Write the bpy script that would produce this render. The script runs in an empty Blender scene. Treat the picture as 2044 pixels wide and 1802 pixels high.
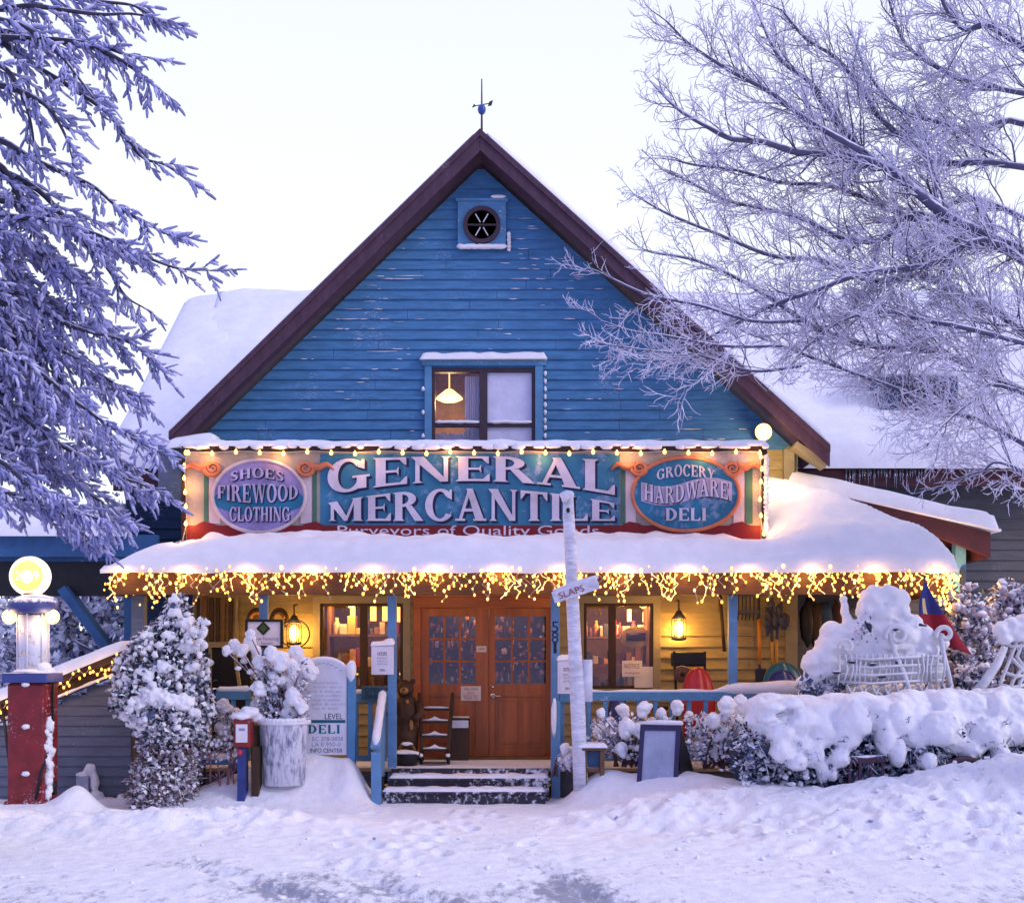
import bpy, math, random
from mathutils import Vector, Matrix, noise as mn
R = math.radians
C = bpy.context.scene.collection
scene = bpy.context.scene
rnd = random.Random(7)

# ---------------------------------------------------------------- camera, sky, sun, exposure
F, YH, CX, ZC = 2368.0, 1320.0, 1022.0, 1.66
cam_data = bpy.data.cameras.new('camera')
cam = bpy.data.objects.new('camera', cam_data); C.objects.link(cam)
cam.location = (0, 0, ZC); cam.rotation_euler = (R(90), 0, 0)
cam_data.sensor_fit = 'HORIZONTAL'; cam_data.sensor_width = 36
cam_data.lens = 36 * F / 2044
cam_data.shift_y = (YH - 901) / 2044
cam_data.clip_end = 2000
scene.camera = cam

world = bpy.data.worlds.new('World'); scene.world = world; world.use_nodes = True
wn, wl = world.node_tree.nodes, world.node_tree.links
wn.clear()
w_out = wn.new('ShaderNodeOutputWorld')
sky = wn.new('ShaderNodeTexSky'); sky.sky_type = 'NISHITA'; sky.sun_disc = False
sky.sun_elevation = R(24); sky.sun_rotation = R(115)
bg1 = wn.new('ShaderNodeBackground'); bg1.inputs[1].default_value = 0.05
wl.new(sky.outputs[0], bg1.inputs[0])
# dusk cloud layer: bright behind the store, deeper lavender blue overhead and behind the viewer
tc = wn.new('ShaderNodeTexCoord'); sep = wn.new('ShaderNodeSeparateXYZ'); wl.new(tc.outputs['Generated'], sep.inputs[0])
rampf = wn.new('ShaderNodeMapRange'); rampf.interpolation_type = 'SMOOTHSTEP'
rampf.inputs[1].default_value = -0.25; rampf.inputs[2].default_value = 0.8
wl.new(sep.outputs[1], rampf.inputs[0])
rampz = wn.new('ShaderNodeMapRange'); rampz.inputs[1].default_value = 0.3; rampz.inputs[2].default_value = 0.75
wl.new(sep.outputs[2], rampz.inputs[0])
front = wn.new('ShaderNodeMixRGB'); front.inputs[1].default_value = (0.86, 0.86, 0.87, 1); front.inputs[2].default_value = (0.70, 0.705, 0.79, 1)
wl.new(rampz.outputs[0], front.inputs[0])
back = wn.new('ShaderNodeMixRGB'); back.inputs[1].default_value = (0.30, 0.30, 0.80, 1); back.inputs[2].default_value = (0.50, 0.50, 0.90, 1)
wl.new(rampz.outputs[0], back.inputs[0])
allc = wn.new('ShaderNodeMixRGB'); wl.new(rampf.outputs[0], allc.inputs[0]); wl.new(back.outputs[0], allc.inputs[1]); wl.new(front.outputs[0], allc.inputs[2])
bg2 = wn.new('ShaderNodeBackground'); bg2.inputs[1].default_value = 0.90
wl.new(allc.outputs[0], bg2.inputs[0])
addw = wn.new('ShaderNodeAddShader'); wl.new(bg1.outputs[0], addw.inputs[0]); wl.new(bg2.outputs[0], addw.inputs[1])
wl.new(addw.outputs[0], w_out.inputs[0])

sun_data = bpy.data.lights.new('sun', 'SUN'); sun_data.energy = 1.15; sun_data.angle = R(18); sun_data.color = (1.0, 0.95, 0.98)
sun = bpy.data.objects.new('sun', sun_data); C.objects.link(sun)
sd = Vector((-math.sin(R(65)) * math.cos(R(28)), math.cos(R(65)) * math.cos(R(28)), -math.sin(R(28))))
sd = Vector((-0.78, 0.36, -0.52)).normalized()
sun.rotation_euler = sd.to_track_quat('-Z', 'Y').to_euler()

vs = scene.view_settings
vs.view_transform = 'Standard'; vs.look = 'None'; vs.exposure = 0.28; vs.gamma = 1.0; vs.use_curve_mapping = False
scene.render.engine = 'CYCLES'
scene.cycles.use_denoising = True
scene.cycles.max_bounces = 6; scene.cycles.transparent_max_bounces = 12
scene.cycles.diffuse_bounces = 3; scene.cycles.glossy_bounces = 3

# ---------------------------------------------------------------- helpers
def WX(x, d): return (x - CX) * d / F
def WZ(y, d): return ZC + (YH - y) * d / F
def P(x, y, d): return Vector((WX(x, d), d, WZ(y, d)))

ORG = {}
def props(o, label=None, cat=None, group=None, kind=None):
    if label: o['label'] = label
    if cat: o['category'] = cat
    if group: o['group'] = group
    if kind: o['kind'] = kind
    return o

def thing(name, label, cat, loc=(0, 0, 0), group=None):
    o = bpy.data.objects.new(name, None); C.objects.link(o)
    o.empty_display_size = 0.2
    o.location = loc; ORG[o.name] = Vector(loc)
    return props(o, label, cat, group)

class MB:
    def __init__(s): s.v = []; s.f = []; s.m = []
    def add(s, verts, faces, mi=0):
        b = len(s.v); s.v.extend(tuple(p) for p in verts)
        s.f.extend(tuple(i + b for i in q) for q in faces); s.m.extend([mi] * len(faces))
    def box(s, x0, x1, y0, y1, z0, z1, mi=0):
        s.add([(x0,y0,z0),(x1,y0,z0),(x1,y1,z0),(x0,y1,z0),(x0,y0,z1),(x1,y0,z1),(x1,y1,z1),(x0,y1,z1)],
              [(0,3,2,1),(4,5,6,7),(0,1,5,4),(1,2,6,5),(2,3,7,6),(3,0,4,7)], mi)
    def bar(s, a, b, w, h, mi=0, up=(0, 0, 1)):
        a, b = Vector(a), Vector(b); d = (b - a).normalized(); u = Vector(up)
        if abs(d.dot(u)) > .98: u = Vector((0, 1, 0))
        r = d.cross(u).normalized(); u = r.cross(d).normalized()
        q = [r * (sx * w / 2) + u * (sz * h / 2) for sx, sz in ((-1,-1),(1,-1),(1,1),(-1,1))]
        s.add([a + k for k in q] + [b + k for k in q], [(3,2,1,0),(4,5,6,7),(0,1,5,4),(1,2,6,5),(2,3,7,6),(3,0,4,7)], mi)
    def prism(s, pts, y0, y1, mi=0):               # polygon in XZ, extruded in Y
        n = len(pts)
        s.add([(x, y0, z) for x, z in pts] + [(x, y1, z) for x, z in pts],
              [tuple(range(n)), tuple(range(2*n-1, n-1, -1))] + [(i, i+n, (i+1) % n + n, (i+1) % n) for i in range(n)], mi)
    def prismx(s, pts, x0, x1, mi=0):              # polygon in YZ, extruded in X
        n = len(pts)
        s.add([(x0, y, z) for y, z in pts] + [(x1, y, z) for y, z in pts],
              [tuple(range(n)), tuple(range(2*n-1, n-1, -1))] + [(i, i+n, (i+1) % n + n, (i+1) % n) for i in range(n)], mi)
    def tube(s, pts, rads, n=6, mi=0, cap=True, closed=False):
        pts = [Vector(p) for p in pts]; k = len(pts)
        if not hasattr(rads, '__len__'): rads = [rads] * k
        vs, u = [], None
        for i, p in enumerate(pts):
            d = pts[min(i+1, k-1)] - pts[max(i-1, 0)]
            if closed: d = pts[(i+1) % k] - pts[i-1]
            if d.length < 1e-9: d = Vector((0, 0, 1))
            d.normalize()
            if u is None:
                u = d.orthogonal().normalized()
            else:
                u = u - d * u.dot(d)
                u = u.normalized() if u.length > 1e-6 else d.orthogonal().normalized()
            w = d.cross(u)
            for j in range(n):
                a = 2 * math.pi * j / n
                vs.append(p + (u * math.cos(a) + w * math.sin(a)) * rads[i])
        fs = []
        for i in range(k if closed else k - 1):
            for j in range(n):
                i2 = (i + 1) % k
                fs.append((i*n+j, i*n+(j+1) % n, i2*n+(j+1) % n, i2*n+j))
        if cap and not closed:
            fs.append(tuple(range(n-1, -1, -1))); fs.append(tuple(range((k-1)*n, k*n)))
        s.add(vs, fs, mi)
    def lathe(s, prof, c, n=20, mi=0, axis='Z'):
        c = Vector(c); vs = []
        for r, z in prof:
            for j in range(n):
                a = 2*math.pi*j/n
                q = Vector((r*math.cos(a), r*math.sin(a), z))
                if axis == 'Y': q = Vector((q.x, q.z, q.y))
                if axis == 'X': q = Vector((q.z, q.x, q.y))
                vs.append(c + q)
        fs = [(i*n+j, i*n+(j+1) % n, (i+1)*n+(j+1) % n, (i+1)*n+j) for i in range(len(prof)-1) for j in range(n)]
        fs.append(tuple(range(n-1, -1, -1))); fs.append(tuple(range((len(prof)-1)*n, len(prof)*n)))
        s.add(vs, fs, mi)
    def ell(s, c, r, nu=12, nv=8, mi=0, wob=0.0, seed=0.0):
        if not hasattr(r, '__len__'): r = (r, r, r)
        vs = []
        for i in range(nv + 1):
            t = math.pi * i / nv
            for j in range(nu):
                a = 2*math.pi*j/nu
                q = Vector((math.sin(t)*math.cos(a), math.sin(t)*math.sin(a), math.cos(t)))
                k = 1 + (wob * mn.noise(q * 1.7 + Vector((seed, seed*.7, seed*1.3))) if wob else 0)
                vs.append((c[0]+q.x*r[0]*k, c[1]+q.y*r[1]*k, c[2]+q.z*r[2]*k))
        s.add(vs, [(i*nu+j, (i+1)*nu+j, (i+1)*nu+(j+1) % nu, i*nu+(j+1) % nu) for i in range(nv) for j in range(nu)], mi)
    def build(s, name, mats, parent=None, smooth=False, org=None, bevel=0, kind=None):
        if not isinstance(mats, (list, tuple)): mats = [mats]
        o0 = ORG[parent.name] if parent else Vector(org or (0, 0, 0))
        me = bpy.data.meshes.new(name)
        ox, oy, oz = o0
        me.from_pydata([(x-ox, y-oy, z-oz) for x, y, z in s.v], [], s.f)
        for m in mats: me.materials.append(m)
        if len(mats) > 1: me.polygons.foreach_set('material_index', s.m)
        if smooth: me.polygons.foreach_set('use_smooth', [True] * len(me.polygons))
        me.update()
        o = bpy.data.objects.new(name, me); C.objects.link(o)
        if parent: o.parent = parent
        else: o.location = o0
        ORG[o.name] = o0
        if bevel:
            b = o.modifiers.new('bevel', 'BEVEL'); b.width = bevel; b.segments = 2; b.limit_method = 'ANGLE'
        if kind: o['kind'] = kind
        return o

def lumps(name, balls, mat, parent=None, voxel=.03, org=None, rough=.03, smooth=3, scale=.25):
    """a union of ellipsoids fused into one soft snow body"""
    m = MB()
    for k, (c, r) in enumerate(balls):
        m.ell(c, r, 14, 9, 0, .25, k * 3.1)
    o = m.build(name, mat, parent, True, org)
    rm = o.modifiers.new('fuse', 'REMESH'); rm.mode = 'VOXEL'; rm.voxel_size = voxel; rm.use_smooth_shade = True
    sm = o.modifiers.new('soft', 'SMOOTH'); sm.factor = .6; sm.iterations = smooth
    if rough:
        tx = bpy.data.textures.new(name + '_clouds', 'CLOUDS'); tx.noise_scale = scale; tx.noise_depth = 3
        dm = o.modifiers.new('uneven', 'DISPLACE'); dm.texture = tx; dm.strength = rough; dm.texture_coords = 'LOCAL'
    return o

# ---------------------------------------------------------------- materials
def _base(name):
    m = bpy.data.materials.new(name); m.use_nodes = True
    nt = m.node_tree; b = nt.nodes['Principled BSDF']
    return m, nt, nt.nodes, nt.links, b

def pm(name, col, rough=.7, var=.18, scale=6, bump=.15, bscale=60, stretch=(1,1,1), frost=0, fscale=25, metal=0, spec=.3, frostcol=(.80,.82,.90), up=0.0, col2=None, upedge=.25, fsoft=.14):
    """painted or natural surface with uneven colour, fine bump, settled frost (frost = share of specks; up = snow caught on upward faces)"""
    m, nt, n, l, b = _base(name)
    t = n.new('ShaderNodeTexCoord'); mp = n.new('ShaderNodeMapping'); mp.inputs['Scale'].default_value = stretch
    l.new(t.outputs['Object'], mp.inputs[0])
    nz = n.new('ShaderNodeTexNoise'); nz.inputs['Scale'].default_value = scale; nz.inputs['Detail'].default_value = 6; nz.inputs['Roughness'].default_value = .62
    l.new(mp.outputs[0], nz.inputs[0])
    mr = n.new('ShaderNodeMapRange'); mr.inputs[1].default_value = .3; mr.inputs[2].default_value = .7; l.new(nz.outputs[0], mr.inputs[0])
    mx = n.new('ShaderNodeMixRGB')
    c2 = col2 or tuple(min(1, c * (1 + var)) for c in col)
    mx.inputs[1].default_value = tuple(c * (1 - var) for c in col) + (1,) if not col2 else tuple(col) + (1,)
    mx.inputs[2].default_value = tuple(c2) + (1,)
    l.new(mr.outputs[0], mx.inputs[0])
    out = mx.outputs[0]
    if frost:
        fz = n.new('ShaderNodeTexNoise'); fz.inputs['Scale'].default_value = fscale; fz.inputs['Detail'].default_value = 5; fz.inputs['Roughness'].default_value = .7
        l.new(mp.outputs[0], fz.inputs[0])
        fz2 = n.new('ShaderNodeTexNoise'); fz2.inputs['Scale'].default_value = fscale * .08; fz2.inputs['Detail'].default_value = 3
        l.new(t.outputs['Object'], fz2.inputs[0])
        ad = n.new('ShaderNodeMath'); ad.operation = 'MULTIPLY_ADD'; ad.inputs[1].default_value = .6; l.new(fz2.outputs[0], ad.inputs[0]); l.new(fz.outputs[0], ad.inputs[2])
        fr = n.new('ShaderNodeMapRange'); fr.inputs[1].default_value = 1.08 - frost * .26; fr.inputs[2].default_value = 1.08 + fsoft - frost * .26
        l.new(ad.outputs[0], fr.inputs[0])
        m2 = n.new('ShaderNodeMixRGB'); m2.inputs[2].default_value = frostcol + (1,)
        l.new(fr.outputs[0], m2.inputs[0]); l.new(out, m2.inputs[1]); out = m2.outputs[0]
    if up:
        g = n.new('ShaderNodeNewGeometry'); sp = n.new('ShaderNodeSeparateXYZ'); l.new(g.outputs['Normal'], sp.inputs[0])
        uz = n.new('ShaderNodeTexNoise'); uz.inputs['Scale'].default_value = fscale; uz.inputs['Detail'].default_value = 3; l.new(t.outputs['Object'], uz.inputs[0])
        ma = n.new('ShaderNodeMath'); ma.operation = 'MULTIPLY_ADD'; ma.inputs[1].default_value = .9; l.new(uz.outputs[0], ma.inputs[0]); l.new(sp.outputs[2], ma.inputs[2])
        ur = n.new('ShaderNodeMapRange'); ur.inputs[1].default_value = .45 + 1 - up; ur.inputs[2].default_value = .45 + 1 - up + upedge; l.new(ma.outputs[0], ur.inputs[0])
        m3 = n.new('ShaderNodeMixRGB'); m3.inputs[2].default_value = frostcol + (1,)
        l.new(ur.outputs[0], m3.inputs[0]); l.new(out, m3.inputs[1]); out = m3.outputs[0]
    l.new(out, b.inputs['Base Color'])
    b.inputs['Roughness'].default_value = rough; b.inputs['Metallic'].default_value = metal
    b.inputs['Specular IOR Level'].default_value = spec
    if bump:
        bz = n.new('ShaderNodeTexNoise'); bz.inputs['Scale'].default_value = bscale; bz.inputs['Detail'].default_value = 5
        l.new(mp.outputs[0], bz.inputs[0])
        bp = n.new('ShaderNodeBump'); bp.inputs['Strength'].default_value = bump; bp.inputs['Distance'].default_value = .02
        l.new(bz.outputs[0], bp.inputs['Height']); l.new(bp.outputs[0], b.inputs['Normal'])
    return m

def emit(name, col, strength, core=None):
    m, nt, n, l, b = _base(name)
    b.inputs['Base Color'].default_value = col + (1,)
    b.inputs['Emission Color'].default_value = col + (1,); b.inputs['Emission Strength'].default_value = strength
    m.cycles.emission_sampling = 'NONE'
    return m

def glass(name, tint=(.9,.92,1), gloss=.25, rough=.03, frost=0.0):
    m, nt, n, l, b = _base(name); n.remove(b)
    o = n['Material Output']
    tr = n.new('ShaderNodeBsdfTransparent'); tr.inputs[0].default_value = tint + (1,)
    gl = n.new('ShaderNodeBsdfGlossy'); gl.inputs['Roughness'].default_value = rough; gl.inputs[0].default_value = (.8,.82,.9,1)
    lw = n.new('ShaderNodeFresnel'); lw.inputs[0].default_value = 1.45
    ad = n.new('ShaderNodeMath'); ad.operation = 'ADD'; ad.inputs[1].default_value = gloss; l.new(lw.outputs[0], ad.inputs[0])
    mx = n.new('ShaderNodeMixShader'); l.new(ad.outputs[0], mx.inputs[0]); l.new(tr.outputs[0], mx.inputs[1]); l.new(gl.outputs[0], mx.inputs[2])
    out = mx.outputs[0]
    if frost:
        t = n.new('ShaderNodeTexCoord'); nz = n.new('ShaderNodeTexNoise'); nz.inputs['Scale'].default_value = 9; nz.inputs['Detail'].default_value = 8
        l.new(t.outputs['Object'], nz.inputs[0])
        mr = n.new('ShaderNodeMapRange'); mr.inputs[1].default_value = .75 - frost*.5; mr.inputs[2].default_value = .95 - frost*.5; l.new(nz.outputs[0], mr.inputs[0])
        df = n.new('ShaderNodeBsdfDiffuse'); df.inputs[0].default_value = (.7,.72,.82,1)
        m2 = n.new('ShaderNodeMixShader'); l.new(mr.outputs[0], m2.inputs[0]); l.new(out, m2.inputs[1]); l.new(df.outputs[0], m2.inputs[2]); out = m2.outputs[0]
    l.new(out, o.inputs[0])
    return m

def snowmat(name, col=(.80,.80,.85), bump=.35, s1=7, s2=45, grit=0):
    m, nt, n, l, b = _base(name)
    t = n.new('ShaderNodeTexCoord')
    a = n.new('ShaderNodeTexNoise'); a.inputs['Scale'].default_value = s1; a.inputs['Detail'].default_value = 6; l.new(t.outputs['Object'], a.inputs[0])
    c = n.new('ShaderNodeTexNoise'); c.inputs['Scale'].default_value = s2; c.inputs['Detail'].default_value = 4; l.new(t.outputs['Object'], c.inputs[0])
    ad = n.new('ShaderNodeMath'); ad.operation = 'MULTIPLY_ADD'; ad.inputs[1].default_value = .35; l.new(c.outputs[0], ad.inputs[0]); l.new(a.outputs[0], ad.inputs[2])
    bp = n.new('ShaderNodeBump'); bp.inputs['Strength'].default_value = bump; bp.inputs['Distance'].default_value = .04
    l.new(ad.outputs[0], bp.inputs['Height']); l.new(bp.outputs[0], b.inputs['Normal'])
    mr = n.new('ShaderNodeMapRange'); mr.inputs[1].default_value = .3; mr.inputs[2].default_value = .7; l.new(a.outputs[0], mr.inputs[0])
    mx = n.new('ShaderNodeMixRGB'); mx.inputs[1].default_value = tuple(k*.95 for k in col)+(1,); mx.inputs[2].default_value = tuple(min(1,k*1.04) for k in col)+(1,)
    l.new(mr.outputs[0], mx.inputs[0]); out = mx.outputs[0]
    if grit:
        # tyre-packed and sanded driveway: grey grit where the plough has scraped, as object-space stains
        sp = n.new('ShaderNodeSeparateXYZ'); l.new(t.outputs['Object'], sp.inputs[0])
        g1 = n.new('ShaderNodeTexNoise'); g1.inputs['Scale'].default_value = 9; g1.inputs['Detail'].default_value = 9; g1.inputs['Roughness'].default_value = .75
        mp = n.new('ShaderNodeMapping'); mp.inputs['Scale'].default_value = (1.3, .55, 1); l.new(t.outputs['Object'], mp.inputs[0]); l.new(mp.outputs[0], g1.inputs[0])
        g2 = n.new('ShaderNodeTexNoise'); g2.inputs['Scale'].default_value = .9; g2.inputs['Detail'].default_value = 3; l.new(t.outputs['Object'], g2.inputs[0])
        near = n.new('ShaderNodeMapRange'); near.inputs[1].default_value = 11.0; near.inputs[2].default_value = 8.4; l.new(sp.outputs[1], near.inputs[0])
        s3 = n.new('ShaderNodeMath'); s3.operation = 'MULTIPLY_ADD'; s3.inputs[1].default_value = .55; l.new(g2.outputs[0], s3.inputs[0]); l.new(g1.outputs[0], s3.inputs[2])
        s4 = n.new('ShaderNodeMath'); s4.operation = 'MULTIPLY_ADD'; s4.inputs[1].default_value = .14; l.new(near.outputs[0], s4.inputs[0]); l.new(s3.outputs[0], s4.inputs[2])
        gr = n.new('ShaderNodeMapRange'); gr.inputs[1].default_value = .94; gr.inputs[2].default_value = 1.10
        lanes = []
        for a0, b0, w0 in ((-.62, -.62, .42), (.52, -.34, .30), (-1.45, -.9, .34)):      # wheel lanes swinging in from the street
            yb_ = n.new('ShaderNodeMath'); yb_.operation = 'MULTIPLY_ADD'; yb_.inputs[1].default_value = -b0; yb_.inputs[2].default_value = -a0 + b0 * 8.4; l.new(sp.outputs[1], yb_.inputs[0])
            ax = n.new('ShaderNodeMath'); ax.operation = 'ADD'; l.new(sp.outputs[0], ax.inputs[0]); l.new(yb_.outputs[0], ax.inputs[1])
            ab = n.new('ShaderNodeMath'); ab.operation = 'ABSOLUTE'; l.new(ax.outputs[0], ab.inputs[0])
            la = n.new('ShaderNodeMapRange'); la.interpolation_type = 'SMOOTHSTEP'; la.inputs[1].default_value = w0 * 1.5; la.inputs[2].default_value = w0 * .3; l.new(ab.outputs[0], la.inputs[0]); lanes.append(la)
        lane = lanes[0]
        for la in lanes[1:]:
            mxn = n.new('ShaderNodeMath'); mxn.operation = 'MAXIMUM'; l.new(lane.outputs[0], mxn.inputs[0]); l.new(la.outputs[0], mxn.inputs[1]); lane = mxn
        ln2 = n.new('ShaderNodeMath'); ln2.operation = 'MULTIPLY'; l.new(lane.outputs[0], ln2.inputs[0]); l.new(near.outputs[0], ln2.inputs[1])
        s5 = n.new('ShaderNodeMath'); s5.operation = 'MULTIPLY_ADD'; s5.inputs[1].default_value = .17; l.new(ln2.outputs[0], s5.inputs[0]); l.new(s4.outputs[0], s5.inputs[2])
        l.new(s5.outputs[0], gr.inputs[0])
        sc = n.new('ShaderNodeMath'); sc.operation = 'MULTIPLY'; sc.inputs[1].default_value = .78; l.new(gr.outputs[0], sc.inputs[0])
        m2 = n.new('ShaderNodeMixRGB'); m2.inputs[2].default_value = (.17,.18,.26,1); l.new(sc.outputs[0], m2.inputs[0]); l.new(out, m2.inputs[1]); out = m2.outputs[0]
    l.new(out, b.inputs['Base Color']); b.inputs['Roughness'].default_value = .75; b.inputs['Specular IOR Level'].default_value = .25
    return m

M = {}
M['snow'] = snowmat('snow')
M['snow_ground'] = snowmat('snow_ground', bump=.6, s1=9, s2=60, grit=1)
M['snow_smooth'] = snowmat('snow_smooth', bump=.32, s1=5, s2=34)
M['blue_siding'] = pm('blue_siding', (.058,.185,.365), .6, .26, 3, .25, 40, (1,1,6), frost=.42, fscale=20)
M['blue_trim'] = pm('blue_trim', (.09,.24,.42), .55, .15, 5, .15, 50, frost=.45, fscale=40)
M['blue_post'] = pm('blue_post', (.12,.26,.46), .55, .15, 5, .15, 50, frost=.3, fscale=50)
M['rake'] = pm('rake', (.070,.034,.058), .6, .25, 4, .2, 40, (3,1,1), frost=.25, fscale=30)
M['maroon'] = pm('maroon', (.06,.018,.026), .6, .25, 4, .2, 40)
M['dark_siding'] = pm('dark_siding', (.095,.10,.115), .7, .2, 3, .2, 40, (1,1,5), frost=.3)
M['grey_siding'] = pm('grey_siding', (.14,.165,.23), .7, .15, 3, .2, 40, (1,1,5), frost=.45, fscale=18)
M['navy_siding'] = pm('navy_siding', (.03,.075,.15), .65, .2, 3, .2, 40, (1,1,5), frost=.3)
M['cream_siding'] = pm('cream_siding', (.33,.255,.115), .65, .18, 3, .2, 40, (1,1,5))
M['cream_trim'] = pm('cream_trim', (.27,.225,.13), .6, .15, 5, .15, 50)
M['brown_wood'] = pm('brown_wood', (.16,.075,.03), .55, .35, 5, .3, 35, (1,1,.12))
M['door_wood'] = pm('door_wood', (.33,.092,.015), .42, .35, 7, .25, 40, (1,1,.09), spec=.45)
M['door_frame'] = pm('door_frame', (.36,.095,.018), .45, .3, 7, .25, 40, (.1,1,1), spec=.45)
M['fascia_wood'] = pm('fascia_wood', (.10,.045,.018), .6, .3, 6, .3, 40, (.15,1,1))
M['floor_wood'] = pm('floor_wood', (.40,.28,.16), .6, .25, 6, .3, 40, (.15,1,1), up=.42, fscale=7)
M['step_dark'] = pm('step_dark', (.035,.03,.045), .6, .3, 6, .3, 30, frost=1.0, fscale=16)
M['window_frame'] = pm('window_frame', (.055,.035,.05), .55, .2, 5, .2, 50)
M['dark_wood'] = pm('dark_wood', (.05,.028,.016), .6, .3, 6, .3, 35, (1,1,.2))
M['black'] = pm('black', (.012,.012,.014), .5, .3, 8, .1, 60)
M['interior'] = pm('interior', (.17,.10,.05), .8, .3, 3, .1, 30)
M['curtain'] = pm('curtain', (.62,.60,.68), .85, .12, 4, .1, 40, (8,1,.3))
M['frost_pane'] = pm('frost_pane', (.62,.62,.80), .35, .12, 5, .2, 20, frost=.5, fscale=9, frostcol=(.66,.66,.8))
M['glass'] = glass('glass', gloss=.0)
M['door_glass'] = glass('door_glass', (.80,.80,.85), gloss=.02, rough=.06, frost=.14)
M['cylinder_glass'] = glass('cylinder_glass', (.95,.93,.9), gloss=.10, frost=.95)
M['red_paint'] = pm('red_paint', (.19,.010,.014), .42, .4, 5, .15, 30, frost=.62, fscale=30, spec=.5)
M['pump_blue'] = pm('pump_blue', (.05,.07,.24), .45, .2, 4, .1, 40, up=.5)
M['red_plastic'] = pm('red_plastic', (.55,.02,.022), .3, .1, 4, .05, 40, frost=.15, spec=.5)
M['teal_plastic'] = pm('teal_plastic', (.02,.15,.20), .35, .15, 4, .05, 40, frost=.2, spec=.5)
M['blue_plastic'] = pm('blue_plastic', (.02,.035,.20), .35, .15, 4, .05, 40, frost=.2, spec=.5)
M['chrome'] = pm('chrome', (.6,.6,.62), .25, .1, 8, .05, 40, metal=1)
M['metal_dark'] = pm('metal_dark', (.05,.05,.07), .45, .2, 8, .1, 40, metal=.6)
M['wire_white'] = pm('wire_white', (.62,.62,.68), .6, .15, 8, .1, 60, up=.4)
M['frosted_white'] = pm('frosted_white', (.70,.70,.80), .7, .15, 10, .5, 25, frost=.4)
M['frosted_wood'] = pm('frosted_wood', (.66,.66,.76), .8, .25, 6, .9, 14, (1,1,4), frost=.3, frostcol=(.82,.82,.9))
M['white_board'] = pm('white_board', (.66,.66,.74), .65, .1, 6, .1, 50, frost=.3)
M['paper'] = pm('paper', (.66,.60,.56), .7, .06, 6, .03, 50)
M['white_paint'] = pm('white_paint', (.72,.68,.74), .6, .08, 6, .1, 50)
M['ink'] = pm('ink', (.02,.02,.04), .6, .1, 6, 0)
M['ink_teal'] = pm('ink_teal', (.01,.11,.17), .6, .15, 6, 0)
M['ink_soft'] = pm('ink_soft', (.25,.25,.42), .6, .1, 6, 0)
M['ink_red'] = pm('ink_red', (.30,.04,.06), .6, .1, 6, 0)
M['green'] = pm('green', (.06,.10,.03), .6, .2, 9, 0)
M['brown'] = pm('brown', (.14,.075,.045), .7, .25, 8, .2, 40, up=.3)
M['bear_wood'] = pm('bear_wood', (.06,.03,.016), .65, .45, 9, .6, 20)
M['bear_tan'] = pm('bear_tan', (.34,.17,.06), .65, .3, 9, .4, 30)
M['orange_wood'] = pm('orange_wood', (.52,.19,.03), .5, .2, 8, .1, 40)
M['yellow_wood'] = pm('yellow_wood', (.50,.27,.05), .5, .2, 8, .1, 40)
M['flag_blue'] = pm('flag_blue', (.03,.04,.20), .8, .2, 6, .2, 90)
M['flag_red'] = pm('flag_red', (.26,.012,.03), .8, .2, 6, .2, 90)
M['flag_white'] = pm('flag_white', (.65,.5,.25), .8, .1, 6, .2, 90)
M['slate'] = pm('slate', (.34,.37,.50), .8, .15, 5, .3, 40, frost=.45, fscale=30)
M['navy_frame'] = pm('navy_frame', (.035,.03,.085), .55, .2, 6, .1, 40, frost=.15)
M['bark'] = pm('bark', (.05,.045,.075), .85, .3, 9, .5, 30, up=.62, fscale=14, frostcol=(.62,.63,.80), upedge=.4)
M['twig'] = pm('twig', (.10,.095,.17), .85, .25, 7, .2, 40, up=.90, fscale=10, frostcol=(.78,.77,.88), upedge=.35)
M['twig_frost'] = pm('twig_frost', (.58,.56,.73), .85, .2, 7, .2, 40, up=.95, fscale=10, frostcol=(.80,.79,.90), upedge=.45)
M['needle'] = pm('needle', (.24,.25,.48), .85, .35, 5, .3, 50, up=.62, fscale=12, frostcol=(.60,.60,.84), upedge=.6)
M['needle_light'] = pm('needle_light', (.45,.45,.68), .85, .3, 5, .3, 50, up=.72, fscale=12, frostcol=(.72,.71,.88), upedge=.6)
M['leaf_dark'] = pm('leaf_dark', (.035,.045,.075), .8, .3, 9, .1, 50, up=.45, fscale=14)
M['leaf_blue'] = pm('leaf_blue', (.10,.14,.26), .8, .3, 9, .1, 50, up=.7, fscale=14)
M['leaf_frost'] = pm('leaf_frost', (.46,.41,.52), .8, .25, 9, .1, 50, up=.9, fscale=14)
M['stem'] = pm('stem', (.13,.08,.09), .85, .3, 9, .3, 40, up=.6, fscale=20)
M['bulb'] = emit('bulb', (1.0, .44, .08), 2.5)
M['bulb_hot'] = emit('bulb_hot', (1.0, .54, .14), 3.4)
M['lamp_hot'] = emit('lamp_hot', (1.0, .62, .17), 3.2)
M['blue_dark'] = pm('blue_dark', (.03,.10,.24), .6, .2, 4, .2, 40, frost=.3)
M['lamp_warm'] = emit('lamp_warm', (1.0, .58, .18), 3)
M['globe'] = emit('globe', (1.0, .72, .13), .80)
M['globe_white'] = emit('globe_white', (1.0, .86, .62), .95)
M['globe_core'] = emit('globe_core', (1.0, .93, .60), 1.2)
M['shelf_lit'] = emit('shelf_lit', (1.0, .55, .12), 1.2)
M['wire'] = pm('wire', (.40,.36,.30), .6, .2, 8, 0)
M['ice'] = glass('ice', (.75,.78,.9), gloss=.2, rough=.15)

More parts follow.
